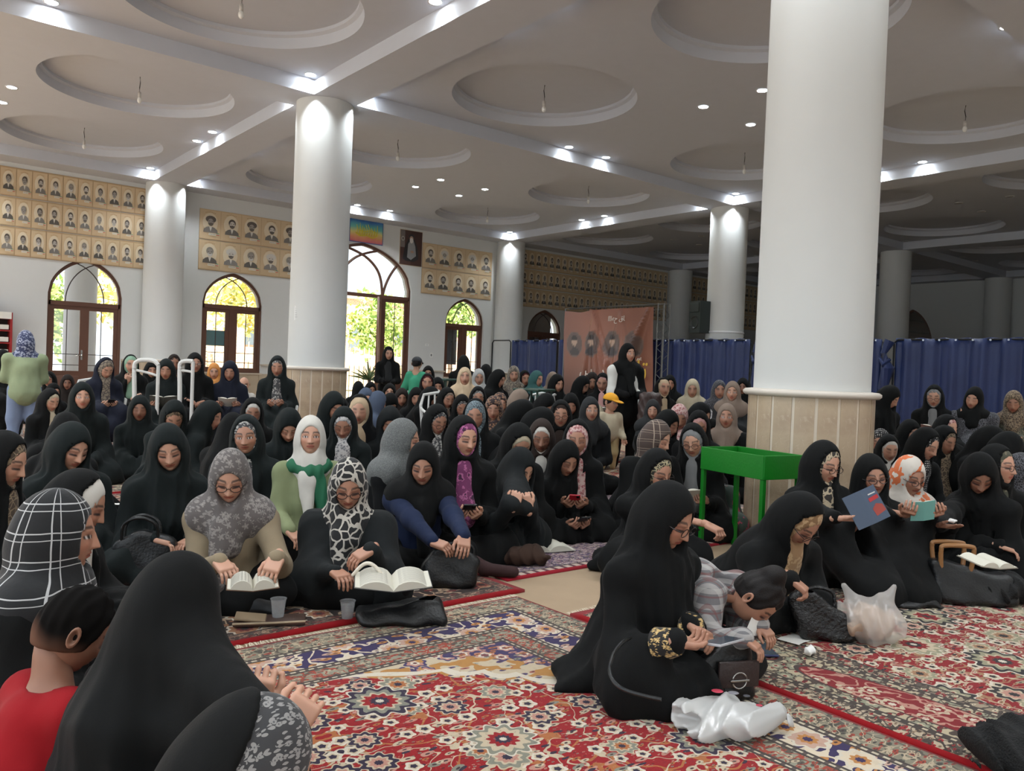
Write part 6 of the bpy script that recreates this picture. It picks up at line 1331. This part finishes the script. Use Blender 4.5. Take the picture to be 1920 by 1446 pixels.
# boy in red
def hair(i, mat, back=.012, top=.010, name='hair', bun=False, fringe_=True, low=-.02, fade=False):
    hc, R, k = i['hc'], i['R'], i['k']; g = Grid(hc - .19, hc + .19, .006 if i['depth'] < 6 else .012); P = g.P
    c = hc + R @ np.array([0, -.010, .012]) * k; d = ell(P, c, np.array([.083, .100, .119]) * k, R)
    x, y, z = [(P[0] - hc[0]) * R[0][j] + (P[1] - hc[1]) * R[1][j] + (P[2] - hc[2]) * R[2][j] for j in range(3)]
    cut = smax(.050 * k - z, y - .035 * k, .01) if fringe_ else smax(.06 * k - z, y - .02, .01)
    d = smax(d, smin(-(z - (low * k)), -(y * -1 - .0) * 0 + 9, .01) if False else (low * k - z) - np.clip(-y * .45, -.02, .035), .012)
    d = smax(d, smin(y - .055 * k, (.052 * k - z) * -1 + .0, .012) if False else smin(-(z - .058 * k) * -1 * -1, y - .050 * k, .012), .01)
    d = d + .0035 * np.sin(150 * x + 60 * z) * np.sin(130 * y + 40 * x) * np.clip(z * 20 + 1, .2, 1)
    if bun: d = smin(d, ell(P, hc + R @ np.array([0, -.06, .115]) * k, (.045, .045, .035)), .02)
    V, Q = g.net(d.astype(np.float32)); cols = None
    if fade:
        zl = ((V - hc) @ R)[:, 2] / k + .012 * np.sin(V[:, 0] * 60) ; t_ = sm(-.075, -.005, zl)[:, None]; cols = np.array(lin((104, 74, 60))) * (1 - t_) + np.array(lin((13, 11, 10))) * t_
    add(name, make_mesh(name, V, Q, mats=[mat], cols=cols), i['root'])
hairm = cloth('hair_black', (24, 20, 19), rough=.5, weave=.3)
boy = pp((140, 1100, 112), 'boy in red t-shirt with short black hair, seen from behind, looking down', z=2.05, child=1, style='coat', noscarf=True, coat='red', yaw=100, byaw=120, pitch=36, lean=22, group=G1, col='blackcloth', hw=.19, tone='tan', vis=0)
hair(boy, colmat('hair_fade', .9, Specular_IOR_Level=.1), low=-.05, fade=True)
# girl in plaid shirt
girl = pp((1420, 1062, 96), 'girl in grey plaid shirt with a black ponytail bent over a sheet of paper', z=3.05, child=1, style='coat', noscarf=True, coat='plaid', yaw=75, byaw=62, pitch=62, lean=62, group=G1, col='blackcloth', hw=.19, tone='mid', legs='crouch', hands={1: (('px', 1396, 1196, 2.88, 1425, 1218, 2.85), 0, (0, 0, 1), 'relax'), -1: (('px', 1425, 1170, 3.05, 1440, 1188, 3.02), 0, (0, 0, 1), 'relax')})
hair(girl, hairm, bun=True, low=-.03)
# yellow cap child
kid = pp((1146, 737, 40), 'small child in yellow cap, cream shirt and khaki trousers, standing', z=9.45, child=1, kind='stand', style='coat', noscarf=True, coat='cream', hp='khaki', yaw=60, byaw=20, pitch=8, lean=2, group=G3, hw=.2, col='khaki', hem=.0, eyes='open', hands={-1: (np.array([-.15, .10, .42]), (.1, .1, -1), (0, -1, 0), 'relax'), 1: (np.array([.12, .14, .44]), (-.4, .2, -1), (0, -1, 0), 'relax')})
hair(kid, hairm)
for who, mt, nm in ((kid, plain('cap_yellow', (226, 160, 28), .7), 'cap'), (PEOPLE[[p_['root']['label'][:24] for p_ in PEOPLE].index('boy in green t-shirt and')], plain('cap_dark', (50, 52, 56), .8), 'cap')):
    hc, R, k = who['hc'], who['R'], who['k']; g = Grid(hc - .24, hc + .24, .009); P = g.P
    x, y, z = [(P[0] - hc[0]) * R[0][j] + (P[1] - hc[1]) * R[1][j] + (P[2] - hc[2]) * R[2][j] for j in range(3)]
    d = ell(P, hc + R @ np.array([0, -.008, .035]) * k, np.array([.092, .112, .098]) * k, R); d = smax(d, .035 * k - z, .01)
    br = np.maximum(np.maximum(np.sqrt((x / (.082 * k)) ** 2 + ((y - .09 * k) / (.095 * k)) ** 2) * .08 - .08, np.abs(z - .036 * k + .25 * (y - .1) * .6) - .006), .03 - y); d = smin(d, br.astype(np.float32), .008)
    V, Q = g.net(d); add(nm, make_mesh(nm, V, Q, mats=[mt]), who['root'])
hair(PEOPLE[[p_['root']['label'][:24] for p_ in PEOPLE].index('boy in green t-shirt and')], hairm)
# standing woman in black and white jacket
st = pp((1178, 644, 38), 'woman standing in a black jacket with white shoulder panels and black scarf', z=9.9, kind='stand', style='coat', band='black', coat='black', yaw=35, byaw=25, pitch=4, lean=3, hem=.10, chest=True, cape=1.2, wide=1.15, group=G3, hw=.2, eyes='open', hp='blackcloth', col='black')
wm = plain('jacket_white', (205, 204, 198), .7)
def patch(i, region, nm, mt, lo, hi):
    g = Grid(lo, hi, .008); d = i['coatf'](g.P) - .005; V, Q = g.net(smax(d, region(g.P), .004).astype(np.float32)); add(nm, make_mesh(nm, V, Q, mats=[mt]), i['root'])
a_, e_ = st['sh'][1], st['el'][1]; nk = st['nk']
patch(st, lambda P: np.maximum(cap(P, a_ + [.03, .03, .03], e_ + [.03, .03, -.06], .075, .055), -1e9 + 0 * P[2]), 'white_sleeve_panel', wm, a_ - [.25, .25, .45], a_ + [.25, .25, .15])
patch(st, lambda P: cap(P, nk + [-.06, .16, -.10], nk + [-.10, .15, -.32], .06, .02), 'white_chest_panel', wm, nk - [.3, .3, .6], nk + [.3, .35, .1])
# scarf ends of the green coat woman
gs_ = plain('scarf_green', (22, 92, 62), .8)
g = Grid(gw['nk'] - [.25, .2, .4], gw['nk'] + [.25, .35, .15], .010); P = g.P; nk = gw['nk']
d = smin(cap(P, nk + [-.10, .03, .0], nk + [.0, .12, -.03], .042), cap(P, nk + [.0, .12, -.03], nk + [.10, .03, .0], .042), .03); d = smin(d, cap(P, nk + [-.04, .125, -.03], nk + [-.085, .155, -.29], .036, .050), .03) + .004 * np.sin(120 * P[0] + 20 * P[2])
V, Q = g.net(d.astype(np.float32)); add('green_scarf_end', make_mesh('green_scarf_end', V, Q, mats=[gs_]), gw['root'])
V, Q = (lambda g_: g_.net(cap(g_.P, nk + [-.0, .10, -.10], nk + [.005, .13, -.20], .04)))(Grid(nk - [.2, .1, .35], nk + [.2, .3, .1], .010)); add('orange_shirt', make_mesh('orange_shirt', V, Q, mats=[plain('orsh', (170, 74, 44), .8)]), gw['root'])
# ---------------------------------------------------------------- chairs under the seated women
chm = plain('plastic_white', (206, 206, 202), .35); CH = None
def make_chair():
    r = empty('plastic_chair', (0, 0, 0), 0, 'x', 'chair', 'white plastic chairs')
    MB().box((0, .0, .43), (.44, .42, .025), bevel=.012).build('seat', chm, r, smooth=True)
    for sx in (-1, 1):
        for sy in (-1, 1): MB().cyl((sx * .19, sy * .17, .43), (sx * .23, sy * .21, 0), .022, .016, 10).build('leg', chm, r, smooth=True)
        MB().tube([(sx * .21, .18, .43), (sx * .24, .16, .62), (sx * .235, -.05, .64), (sx * .215, -.22, .66)], .017, 8).build('armrest', chm, r, smooth=True)
    bk = MB(); bk.tube([(-.20, -.20, .43), (-.21, -.26, .70), (-.17, -.28, .82), (0, -.285, .85), (.17, -.28, .82), (.21, -.26, .70), (.20, -.20, .43)], .019, 8); bk.build('back_frame', chm, r, smooth=True)
    for x in (-.12, -.04, .04, .12): MB().tube([(x, -.20, .45), (x, -.25, .66), (x * .9, -.28, .83)], .011, 6).build('back_slat', chm, r, smooth=True)
    return r
def copy_thing(o, loc, rz, label):
    c = o.copy(); link(c); c.location = loc; c.rotation_euler = (0, 0, rz); c['label'] = label
    for ch in o.children: q = ch.copy(); link(q); q.parent = c
    return c
seatm = [p_ for p_ in PEOPLE if abs(p_['pel'][2] - .54) < .001]
proto = make_chair()
for n, i in enumerate(seatm):
    who = i['root']['label'].split(' in ')[0] if False else i['root']['label']
    w_ = who.split(); short = ' '.join(w_[:11]); lb = 'white plastic chair under the ' + short
    lb = ' '.join(lb.split()[:16]); c = i['w']((0, -.02, 0)); loc = (c[0], c[1], 0)
    if n == 0: proto.location = loc; proto.rotation_euler = (0, 0, i['rz']); proto['label'] = lb
    else: copy_thing(proto, loc, i['rz'], lb)
def fp(px, py): q = on_z(px, py, .014); return q
q = at_depth(1078, 725, 10.8); copy_thing(proto, (q[0], q[1], 0), 3.6, 'empty white slatted plastic chair before the brown banner')
for pts_, lb in (([(253, 800), (252, 745), (252, 690), (256, 679), (268, 675), (288, 677), (297, 685)], 'white tubular chair back standing in front of the crying woman'), ([(337, 800), (337, 740), (337, 690), (340, 680), (350, 677), (362, 678)], 'white tubular chair back just left of the upright woman with glasses')):
    P_ = [at_depth(x, y, 9.05) for x, y in pts_]; o_ = P_[0].copy(); o_[2] = 0; P_ = [p_ - o_ for p_ in P_]; r = empty('white_chair_back', o_, 0, lb, 'chair'); P_[0][2] = .01
    MB().rope(P_, .024, 8).build('frame_tube', chm, r, smooth=True); top = P_[-1]; MB().rope([P_[3] - [0, 0, .09], (P_[3] + top) / 2 - [0, 0, .10], top - [0, 0, .12]], .014, 8).build('cross_bar', chm, r, smooth=True); MB().rope([top, top - [0, 0, .35], [top[0], top[1], .01]], .02, 8).build('frame_tube', chm, r, smooth=True)
# dark green folding tables
for (px, py, z, lb) in ((1002, 731, 10.2, 'dark green plastic table top behind the woman in the cream coat'), (835, 712, 12.4, 'small green table by the small arched window')):
    q = at_depth(px, py, z); t_ = empty('green_table', (q[0], q[1], 0), .4, lb, 'table'); gmt = plain('table_green', (40, 66, 54), .4)
    MB().box((0, 0, q[2]), (.5, .36, .03), bevel=.01).build('tabletop', gmt, t_, smooth=True)
    for sx in (-1, 1):
        for sy in (-1, 1): MB().cyl((sx * .2, sy * .14, q[2]), (sx * .22, sy * .15, 0), .014).build('leg', gmt, t_)
# ---------------------------------------------------------------- bags and small things
leather = plain('leather_black', (16, 17, 18), .38, bump=.25, bscale=90, Specular_IOR_Level=.45); leath2 = plain('leather_brown', (52, 40, 38), .42, bump=.3, bscale=60)
steelm = plain('steel', (170, 168, 165), .25, Metallic=1.0); woodh = plain('wood_handle', (142, 100, 60), .4, var=.2); fur = plain('fur_black', (13, 13, 13), .9, bump=.9, bscale=160)
def quilt():
    if 'quilted' in MATS: return MATS['quilted']
    t = NT('quilted'); x, y, z = t.sep(t.tc()); a = t.math('SINE', t.mul(t.addm(x, z), 150.0)); b = t.math('SINE', t.mul(t.sub(x, z), 150.0)); t.bump(t.math('MAXIMUM', t.absm(a), t.absm(b)), -.6, .01); MATS['quilted'] = t.done(lin((18, 19, 20)), .4); return MATS['quilted']
def sdfobj(name, fn, lo, hi, h, mat, parent=None):
    g = Grid(lo, hi, h); V, Q = g.net(np.asarray(fn(g.P), np.float32)); return add(name, make_mesh(name, V, Q, mats=[mat]), parent)
def rbox(P, c, b, r):
    q = [np.abs(P[i] - c[i]) - (b[i] - r) for i in range(3)]
    return np.sqrt(sum(np.maximum(v, 0) ** 2 for v in q)) + np.minimum(np.maximum(np.maximum(q[0], q[1]), q[2]), 0) - r
def bag(p, size, rz, label, mat=leather, seed=0, handles=2, flap=False, slump=.25, hh=.16, name='handbag', ring=False, hm=None, zipper=False):
    w, d, h = size; r = empty(name, (p[0], p[1], max(p[2] - .014, 0) + .012), rz, label, 'bag'); rs = np.random.RandomState(seed); a, b, c = rs.rand(3) * 6
    def fn(P):
        t = np.clip(P[2] / h, 0, 1); q = (P[0] + slump * .08 * np.sin(P[2] * 9 + a), P[1] / (1 - .55 * t) + 0 * P[0], P[2] + slump * .12 * h / .2 * np.sin(P[0] / w * 4 + b) * t)
        return rbox(q, (0, 0, h / 2), (w / 2, d / 2, h / 2), min(.035, d * .42)) * .7 + .004 * np.sin(35 * P[0] + 20 * P[2] + c) * np.sin(28 * P[2] + 20 * P[1])
    sdfobj('bag_body', fn, (-w * .65, -d * .75, -.01), (w * .65, d * .75, h * 1.25), .007 if p[1] * p[1] + p[0] * p[0] < 16 else .010, mat, r)
    hm = hm or mat
    for s in ((-1, 1) if handles == 2 else (1,) if handles == 1 else ()):
        MB().rope([(-w * .28, s * d * .15, h * .86), (-w * .26, s * d * .2, h + hh * .6), (-w * .1, s * d * .25, h + hh), (w * .1, s * d * .25, h + hh), (w * .26, s * d * .2, h + hh * .6), (w * .28, s * d * .15, h * .86)], .008, 8).build('handle', hm, r, smooth=True)
    fl_ = r
    if flap: fl_ = MB().box((0, -d * .44, h * .62), (w * .72, .012, h * .55), bevel=.005).build('flap', leath2 if mat is leather else mat, r, smooth=True)
    if ring:
        n = 18; MB().tube([(.028 * math.cos(k * 2 * PI / n), -d * .5, h * .5 + .028 * math.sin(k * 2 * PI / n)) for k in range(n + 1)], .003, 6).build('clasp_ring', steelm, fl_, smooth=True); MB().box((0, -d * .505, h * .5), (.075, .008, .008), bevel=.002).build('clasp_bar', steelm, fl_)
    if zipper: MB().tube([(-w * .4, -d * .3, h * .75), (0, -d * .3, h * .82), (w * .4, -d * .3, h * .72)], .004, 6).build('zip', steelm, r)
    return r
def plastic(name, rgb, al=.5):
    if name in MATS: return MATS[name]
    t = NT(name); n = t.n; t.n.remove(t.p); d = n.new('ShaderNodeBsdfDiffuse'); d.inputs[0].default_value = (*lin(rgb), 1); tl = n.new('ShaderNodeBsdfTranslucent'); tl.inputs[0].default_value = (*lin(rgb), 1); g = n.new('ShaderNodeBsdfGlossy'); g.inputs['Roughness'].default_value = .22
    tp = n.new('ShaderNodeBsdfTransparent'); m1 = n.new('ShaderNodeMixShader'); m2 = n.new('ShaderNodeMixShader'); m3 = n.new('ShaderNodeMixShader'); m1.inputs[0].default_value = .4; m2.inputs[0].default_value = .12; m3.inputs[0].default_value = al
    t.l.new(d.outputs[0], m1.inputs[1]); t.l.new(tl.outputs[0], m1.inputs[2]); t.l.new(m1.outputs[0], m2.inputs[1]); t.l.new(g.outputs[0], m2.inputs[2]); t.l.new(tp.outputs[0], m3.inputs[1]); t.l.new(m2.outputs[0], m3.inputs[2]); t.l.new(m3.outputs[0], n['Material Output'].inputs[0])
    MATS[name] = t.m; return t.m
def crumple(P, s, a): return -a * (1 - 2 * np.abs(np.sin(19 * P[0] + 9 * P[2] + s))) * .5 - a * (1 - 2 * np.abs(np.sin(17 * P[1] - 12 * P[0] + 14 * P[2] + 2 * s))) * .5 - .5 * a * (1 - 2 * np.abs(np.sin(41 * P[0] - 33 * P[1] + 20 * P[2] + s)))
# left: tote between the women
bag(fp(262, 1098), (.30, .15, .24), -.5, 'black leather tote bag with two handles left of the beige blazer', handles=2, seed=1, hh=.10)
bag(fp(480, 1150), (.26, .12, .10), -.7, 'black quilted bag under the thick book of the beige blazer woman', mat=quilt(), handles=0, seed=2)
g_ = fp(515, 1168); cl_ = empty('brown_pouch', (g_[0], g_[1], .014), -.45, 'flat brown and beige pouch on the carpet beside the clear cup', 'pouch')
MB().box((-.02, 0, .012), (.30, .12, .02), bevel=.008).build('pouch_body', plain('pouchbrown', (74, 56, 48), .5), cl_, smooth=True); MB().box((-.10, .0, .028), (.13, .10, .012), Matrix.Rotation(.12, 3, 'Y'), bevel=.004).build('flap', plain('pouchbeige', (150, 130, 104), .6), cl_); MB().tube([(-.17, -.06, .018), (.0, -.066, .02), (.13, -.058, .02)], .005, 6).build('piping', plain('pouchbeige2', (170, 152, 124), .6), cl_)
cupm = plastic('clear_plastic', (220, 224, 226), .28)
for (px, py, lb) in ((521, 1166, 'clear plastic cup beside the brown pouch'), (651, 1160, 'clear plastic cup at the knee of the woman in the swirl scarf')):
    q = fp(px, py); MB().lathe([(.001, .001), (.024, .001), (.033, .078), (.036, .080), (.031, .079), (.023, .004), (.001, .004)], n=24).build('plastic_cup', cupm, None, (q[0], q[1], .036 if px < 600 else .014), smooth=True); o = COL.objects[-1]; tag(o, lb, 'cup')
# thick book of the blazer woman
H_ = [bz['w'](bz['H'][s][0] + np.array(bz['H'][s][1]) / np.linalg.norm(bz['H'][s][1]) * .09) for s in (-1, 1)]; tow = np.array([-bz['base'][0], -bz['base'][1]]); tow /= np.linalg.norm(tow)
q = at_depth(474, 1098, 3.38); book(q, (-tow[0], -tow[1], .04), (0, 0, 1), .10, .14, .3, 'thick brown edged book open in the lap of the beige blazer woman', (96, 70, 52), .035)
q = at_depth(736, 1094, 3.52); book(q, (-tow[0] + .15, -tow[1], .06), (0, 0, 1), .16, .215, .35, 'large open book resting on a black bag before the swirl scarf woman', (60, 60, 62), .030)
bag(fp(750, 1165), (.40, .20, .085), -.55, 'large slouchy black bag under the big open book', handles=0, seed=4, slump=.5)
pts = [at_depth(662 + 58 * t, 1078 - 24 * math.sin(PI * t) + 5 * t, 3.54) for t in np.linspace(0, 1, 26)]
be = empty('bead_handle', pts[0], 0, 'white beaded strap looped above the big open book', 'strap'); bm0 = None
for p_ in pts:
    if bm0 is None: bm0 = MB().ball((0, 0, 0), .0085, 10).mesh('bead', plain('bead_white', (214, 206, 190), .3), True)
    add('bead', bm0, be, np.array(p_) - np.array(pts[0]))
bag(fp(856, 1100), (.30, .15, .17), -.6, 'black leather handbag on the lap side of the navy sleeved woman', handles=1, seed=5, hh=.05, slump=.6)
bag(fp(925, 1042), (.30, .20, .10), -.3, 'flat black bag with silver zip beside the brown scarf', handles=0, seed=6, slump=.9, zipper=True)
q = fp(984, 1058); sc_ = sdfobj('brown_scarf', lambda P: ell(P, (0, 0, .05), (.15, .10, .065)) * .8 + crumple(P, 1, .009), (-.2, -.15, -.01), (.2, .15, .14), .007, cloth('scarf_brown', (58, 42, 34)), None); sc_.location = (q[0], q[1], .016); sc_.rotation_euler = (0, 0, -.4); tag(sc_, 'crumpled brown satin scarf lying on the violet carpet', 'scarf')
q = fp(1020, 1030); book((q[0], q[1], .022), (.35, .9, 0), (0, 0, 1), .17, .22, .12, 'open white paged book lying flat on the violet carpet', (170, 168, 160), .03, lines=False)
q = fp(908, 1080); so = sdfobj('socked_foot', lambda P: smin(cap(P, (0, 0, .035), (.16, .02, .03), .036, .03), cap(P, (0, 0, .04), (-.05, .0, .07), .036, .034), .02), (-.12, -.08, -.01), (.22, .08, .13), .006, cloth('sock_brown', (58, 40, 40)), nb['root'])
bpy.context.view_layer.update(); so.matrix_parent_inverse = nb['root'].matrix_world.inverted(); so.location = (q[0], q[1], .016); so.rotation_euler = (0, 0, -.9)
# hero's bag and plastic bag
bag(fp(1368, 1308), (.22, .12, .17), -.62 + .2, 'brown black leather bag with silver ring clasp beside the front woman', handles=0, seed=7, flap=True, ring=True, slump=.5)
MB().rope([at_depth(x, y, z) for x, y, z in ((1182, 1196, 2.72), (1170, 1203, 2.68), (1160, 1212, 2.66), (1151, 1225, 2.63), (1146, 1240, 2.6), (1143, 1255, 2.59), (1146, 1270, 2.57), (1156, 1284, 2.54), (1172, 1294, 2.52), (1200, 1303, 2.5), (1240, 1312, 2.48))], .006, 6).build('bag_strap', leather, None, smooth=True); tag(COL.objects[-1], 'thin black bag strap looping behind the front woman', 'strap')
def pbag(p, ax, label, seed, mat, rz=0, opening=None, h=.0075, ears=False, name='plastic_bag'):
    def fn(P):
        d = ell(P, (0, 0, ax[2] * .8), ax) * .8 + crumple(P, seed, .010) + .012 * np.sin(6 * P[0] + seed) * np.sin(7 * P[1]); d = np.maximum(d, -P[2] + .002)
        if ears:
            for sx in (-1, 1): d = smin(d, cap(P, (sx * ax[0] * .35, 0, ax[2] * 1.5), (sx * ax[0] * .75, .01, ax[2] * 2.25), .035, .012) + crumple(P, seed + 3, .004), .05)
        if opening is not None: d = smax(d, -(ell(P, *opening) * .9), .006)
        return d
    o = sdfobj(name, fn, (-ax[0] * 1.5, -ax[1] * 1.5, -.01), (ax[0] * 1.5, ax[1] * 1.5, ax[2] * 2.9), h, mat); o.location = (p[0], p[1], .015); o.rotation_euler = (0, 0, rz); return tag(o, label, 'bag')
q = fp(1358, 1368); wb = pbag(q, (.21, .115, .055), 'white plastic shopping bag with open mouth on the carpet, front centre', 2, plastic('bag_white', (224, 224, 222), .93), -.70, ((-.19, -.06, .05), (.10, .06, .032)))
for k, (dx, dy, dz, r_, col_) in enumerate(((-.02, .03, .112, .02, (190, 60, 80)), (.03, .02, .112, .018, (120, 118, 124)), (.07, .01, .108, .012, (60, 60, 66)), (.10, -.03, .095, .011, (170, 50, 70)))):
    MB().ball((0, 0, 0), (r_, r_ * .8, .003), 12).build('printed_spot', plain('spotp%d' % k, col_, .5), wb, (dx, dy, dz))
q = fp(1628, 1200); bi = sdfobj('beige_garment', lambda P: ell(P, (0, 0, .07), (.13, .10, .08)) * .8 + crumple(P, 5, .012), (-.2, -.16, 0), (.2, .16, .2), .008, cloth('garment_beige', (176, 152, 132))); bi.location = (q[0], q[1], .02); tag(bi, 'folded beige garment inside the clear plastic bag', 'clothes')
pbag(q, (.155, .125, .105), 'translucent white plastic bag with upright handles holding a beige garment', 7, plastic('bag_clear', (232, 228, 224), .38), -.6, ears=True)
bag(fp(1534, 1198), (.25, .12, .17), -.75, 'black fur covered handbag leaning beside the plastic bag', mat=plain('croc', (17, 17, 18), .35, bump=.8, bscale=70), handles=1, hh=.05, seed=8, slump=.5)
bag(fp(1712, 1135), (.30, .18, .06), -.6, 'flattened shiny black bag in front of the closed eyed woman', handles=1, hh=.04, seed=9, slump=1.1)
bg_ = bag(fp(1812, 1128), (.42, .22, .19), -.72, 'large black bag with rectangular wooden handles, right side', handles=0, seed=10, slump=.3)
for s in (-1, 1):
    MB().rope([(-.16, s * .04, .17), (-.17, s * .05, .28), (-.15, s * .05, .305), (-.02, s * .05, .305), (0, s * .05, .28), (-.01, s * .04, .17), (-.04, s * .035, .155), (-.13, s * .035, .155), (-.16, s * .04, .17)], .012, 8).build('wooden_handle', woodh, bg_, smooth=True)
q = at_depth(1850, 1056, 3.8); book(q, (.45, .88, .1), (0, -.1, 1), .095, .15, .25, 'open white paged book lying on top of the big black bag', (120, 112, 100), .02, lines=False)
q = fp(1882, 1128); f2 = sdfobj('fur_garment', lambda P: ell(P, (0, 0, .07), (.17, .13, .085)) * .8 + crumple(P, 9, .010), (-.25, -.2, 0), (.25, .2, .2), .009, fur); f2.location = (q[0], q[1], .016); tag(f2, 'black furry garment heaped beside the big black bag', 'clothes')
q = fp(1905, 1440); f3 = sdfobj('black_fleece', lambda P: ell(P, (0, 0, .05), (.20, .17, .085)) * .8 + crumple(P, 4, .012), (-.3, -.25, 0), (.3, .25, .2), .008, fur); f3.location = (q[0] + .03, q[1] - .03, .016); tag(f3, 'black fluffy garment on the carpet at the lower right corner', 'clothes')
bag(fp(1905, 1038), (.26, .14, .16), .2, 'black bag with metal buckle at the right edge behind the praying palm', handles=1, seed=11, slump=.7, zipper=True)
q = at_depth(1218, 770, 9.7); sdf_ = sdfobj('brown_shopping_bag', lambda P: rbox(P, (0, 0, 0), (.15, .09, .22), .06) * .8 + crumple(P, 3, .010), (-.25, -.2, -.3), (.25, .2, .3), .012, plain('bagbrown', (66, 52, 50), .5)); sdf_.location = q; tag(sdf_, 'brown bag hanging from the arm of the standing woman in the black and white jacket', 'bag')
q = fp(58, 862); pb = pbag(q, (.20, .16, .12), 'clear crumpled plastic bag on the floor behind the young women, left', 11, plastic('bag_clear'  , (225, 226, 228), .38), .5, ears=True)
# papers, phone, tissue
def sheet(px, py, w, h, rz, label, z=.016, cat='paper', bend=.004, col=(228, 226, 220), name='paper_sheet', tilt=None):
    q = on_z(px, py, z); nx = 8; xs = np.linspace(-w / 2, w / 2, nx); ys = np.linspace(-h / 2, h / 2, nx); V = np.array([[x, y, bend * (1 + math.sin(x * 30 + px))] for y in ys for x in xs]); ii = np.arange(nx * nx).reshape(nx, nx); Q = np.stack([ii[:-1, :-1], ii[:-1, 1:], ii[1:, 1:], ii[1:, :-1]], -1).reshape(-1, 4)
    o = add(name, make_mesh(name, V, Q, mats=[plain('paper_' + str(col[0]), col, .8)]), None, q, (0, 0, rz)); return tag(o, label, cat)
sheet(1492, 1200, .15, .10, .1, 'white sheet of paper on the carpet beside the girl'); sheet(357, 836, .14, .09, .3, 'white card on the floor behind the young woman with the tilted head')
sheet(525, 903, .26, .2, .2, 'white page lying on the carpet left of the green coat'); sheet(245, 944, .2, .05, -.1, 'thin white page edge in front of the lace visor woman', z=.30)
q = fp(1432, 1222); phone((q[0], q[1], .022), (.6, .8, 0), (0, 0, 1), 'dark blue phone lying on the carpet at the girl\'s fingers', (44, 54, 92))
q = fp(1520, 1230); ts = sdfobj('crumpled_tissue', lambda P: ell(P, (0, 0, .02), (.035, .028, .02)) + crumple(P * 1 if False else (P[0] * 2, P[1] * 2, P[2] * 2), 1, .006), (-.06, -.06, 0), (.06, .06, .06), .004, plain('tissue', (226, 224, 220), .9)); ts.location = (q[0], q[1], .016); tag(ts, 'small crumpled white tissue on the red carpet beside the paper', 'tissue')
q = at_depth(1783, 982, 4.38); ts = sdfobj('crumpled_tissue', lambda P: ell(P, (0, 0, .015), (.03, .022, .014)) + crumple((P[0] * 2, P[1] * 2, P[2] * 2), 2, .004), (-.05, -.05, -.01), (.05, .05, .05), .004, MATS['tissue']); ts.location = q; tag(ts, 'crumpled tissue lying in the open palm of the bowed woman', 'tissue')
q = on_z(1418, 1160, .1); pa = add('paper_sheet', make_mesh('paper_sheet', [[-.05, 0, 0], [.02, .03, .0], [.10, .06, .15], [.03, .04, .16]], [[0, 1, 2, 3]], mats=[MATS['paper_228']]), None, at_depth(1418, 1196, 3.0), (0, 0, -.7)); tag(pa, 'white sheet of paper held upright by the bent girl', 'paper')
q = fp(507, 897); rt_ = sdfobj('red_toy', lambda P: smin(ell(P, (0, 0, .03), (.035, .03, .03)), cap(P, (0, 0, .04), (.04, 0, .075), .014, .01), .02), (-.08, -.06, 0), (.09, .06, .1), .006, plain('toy_red', (200, 40, 60), .5)); rt_.location = (q[0], q[1], .014); tag(rt_, 'small red toy on the carpet left of the green coat', 'toy')
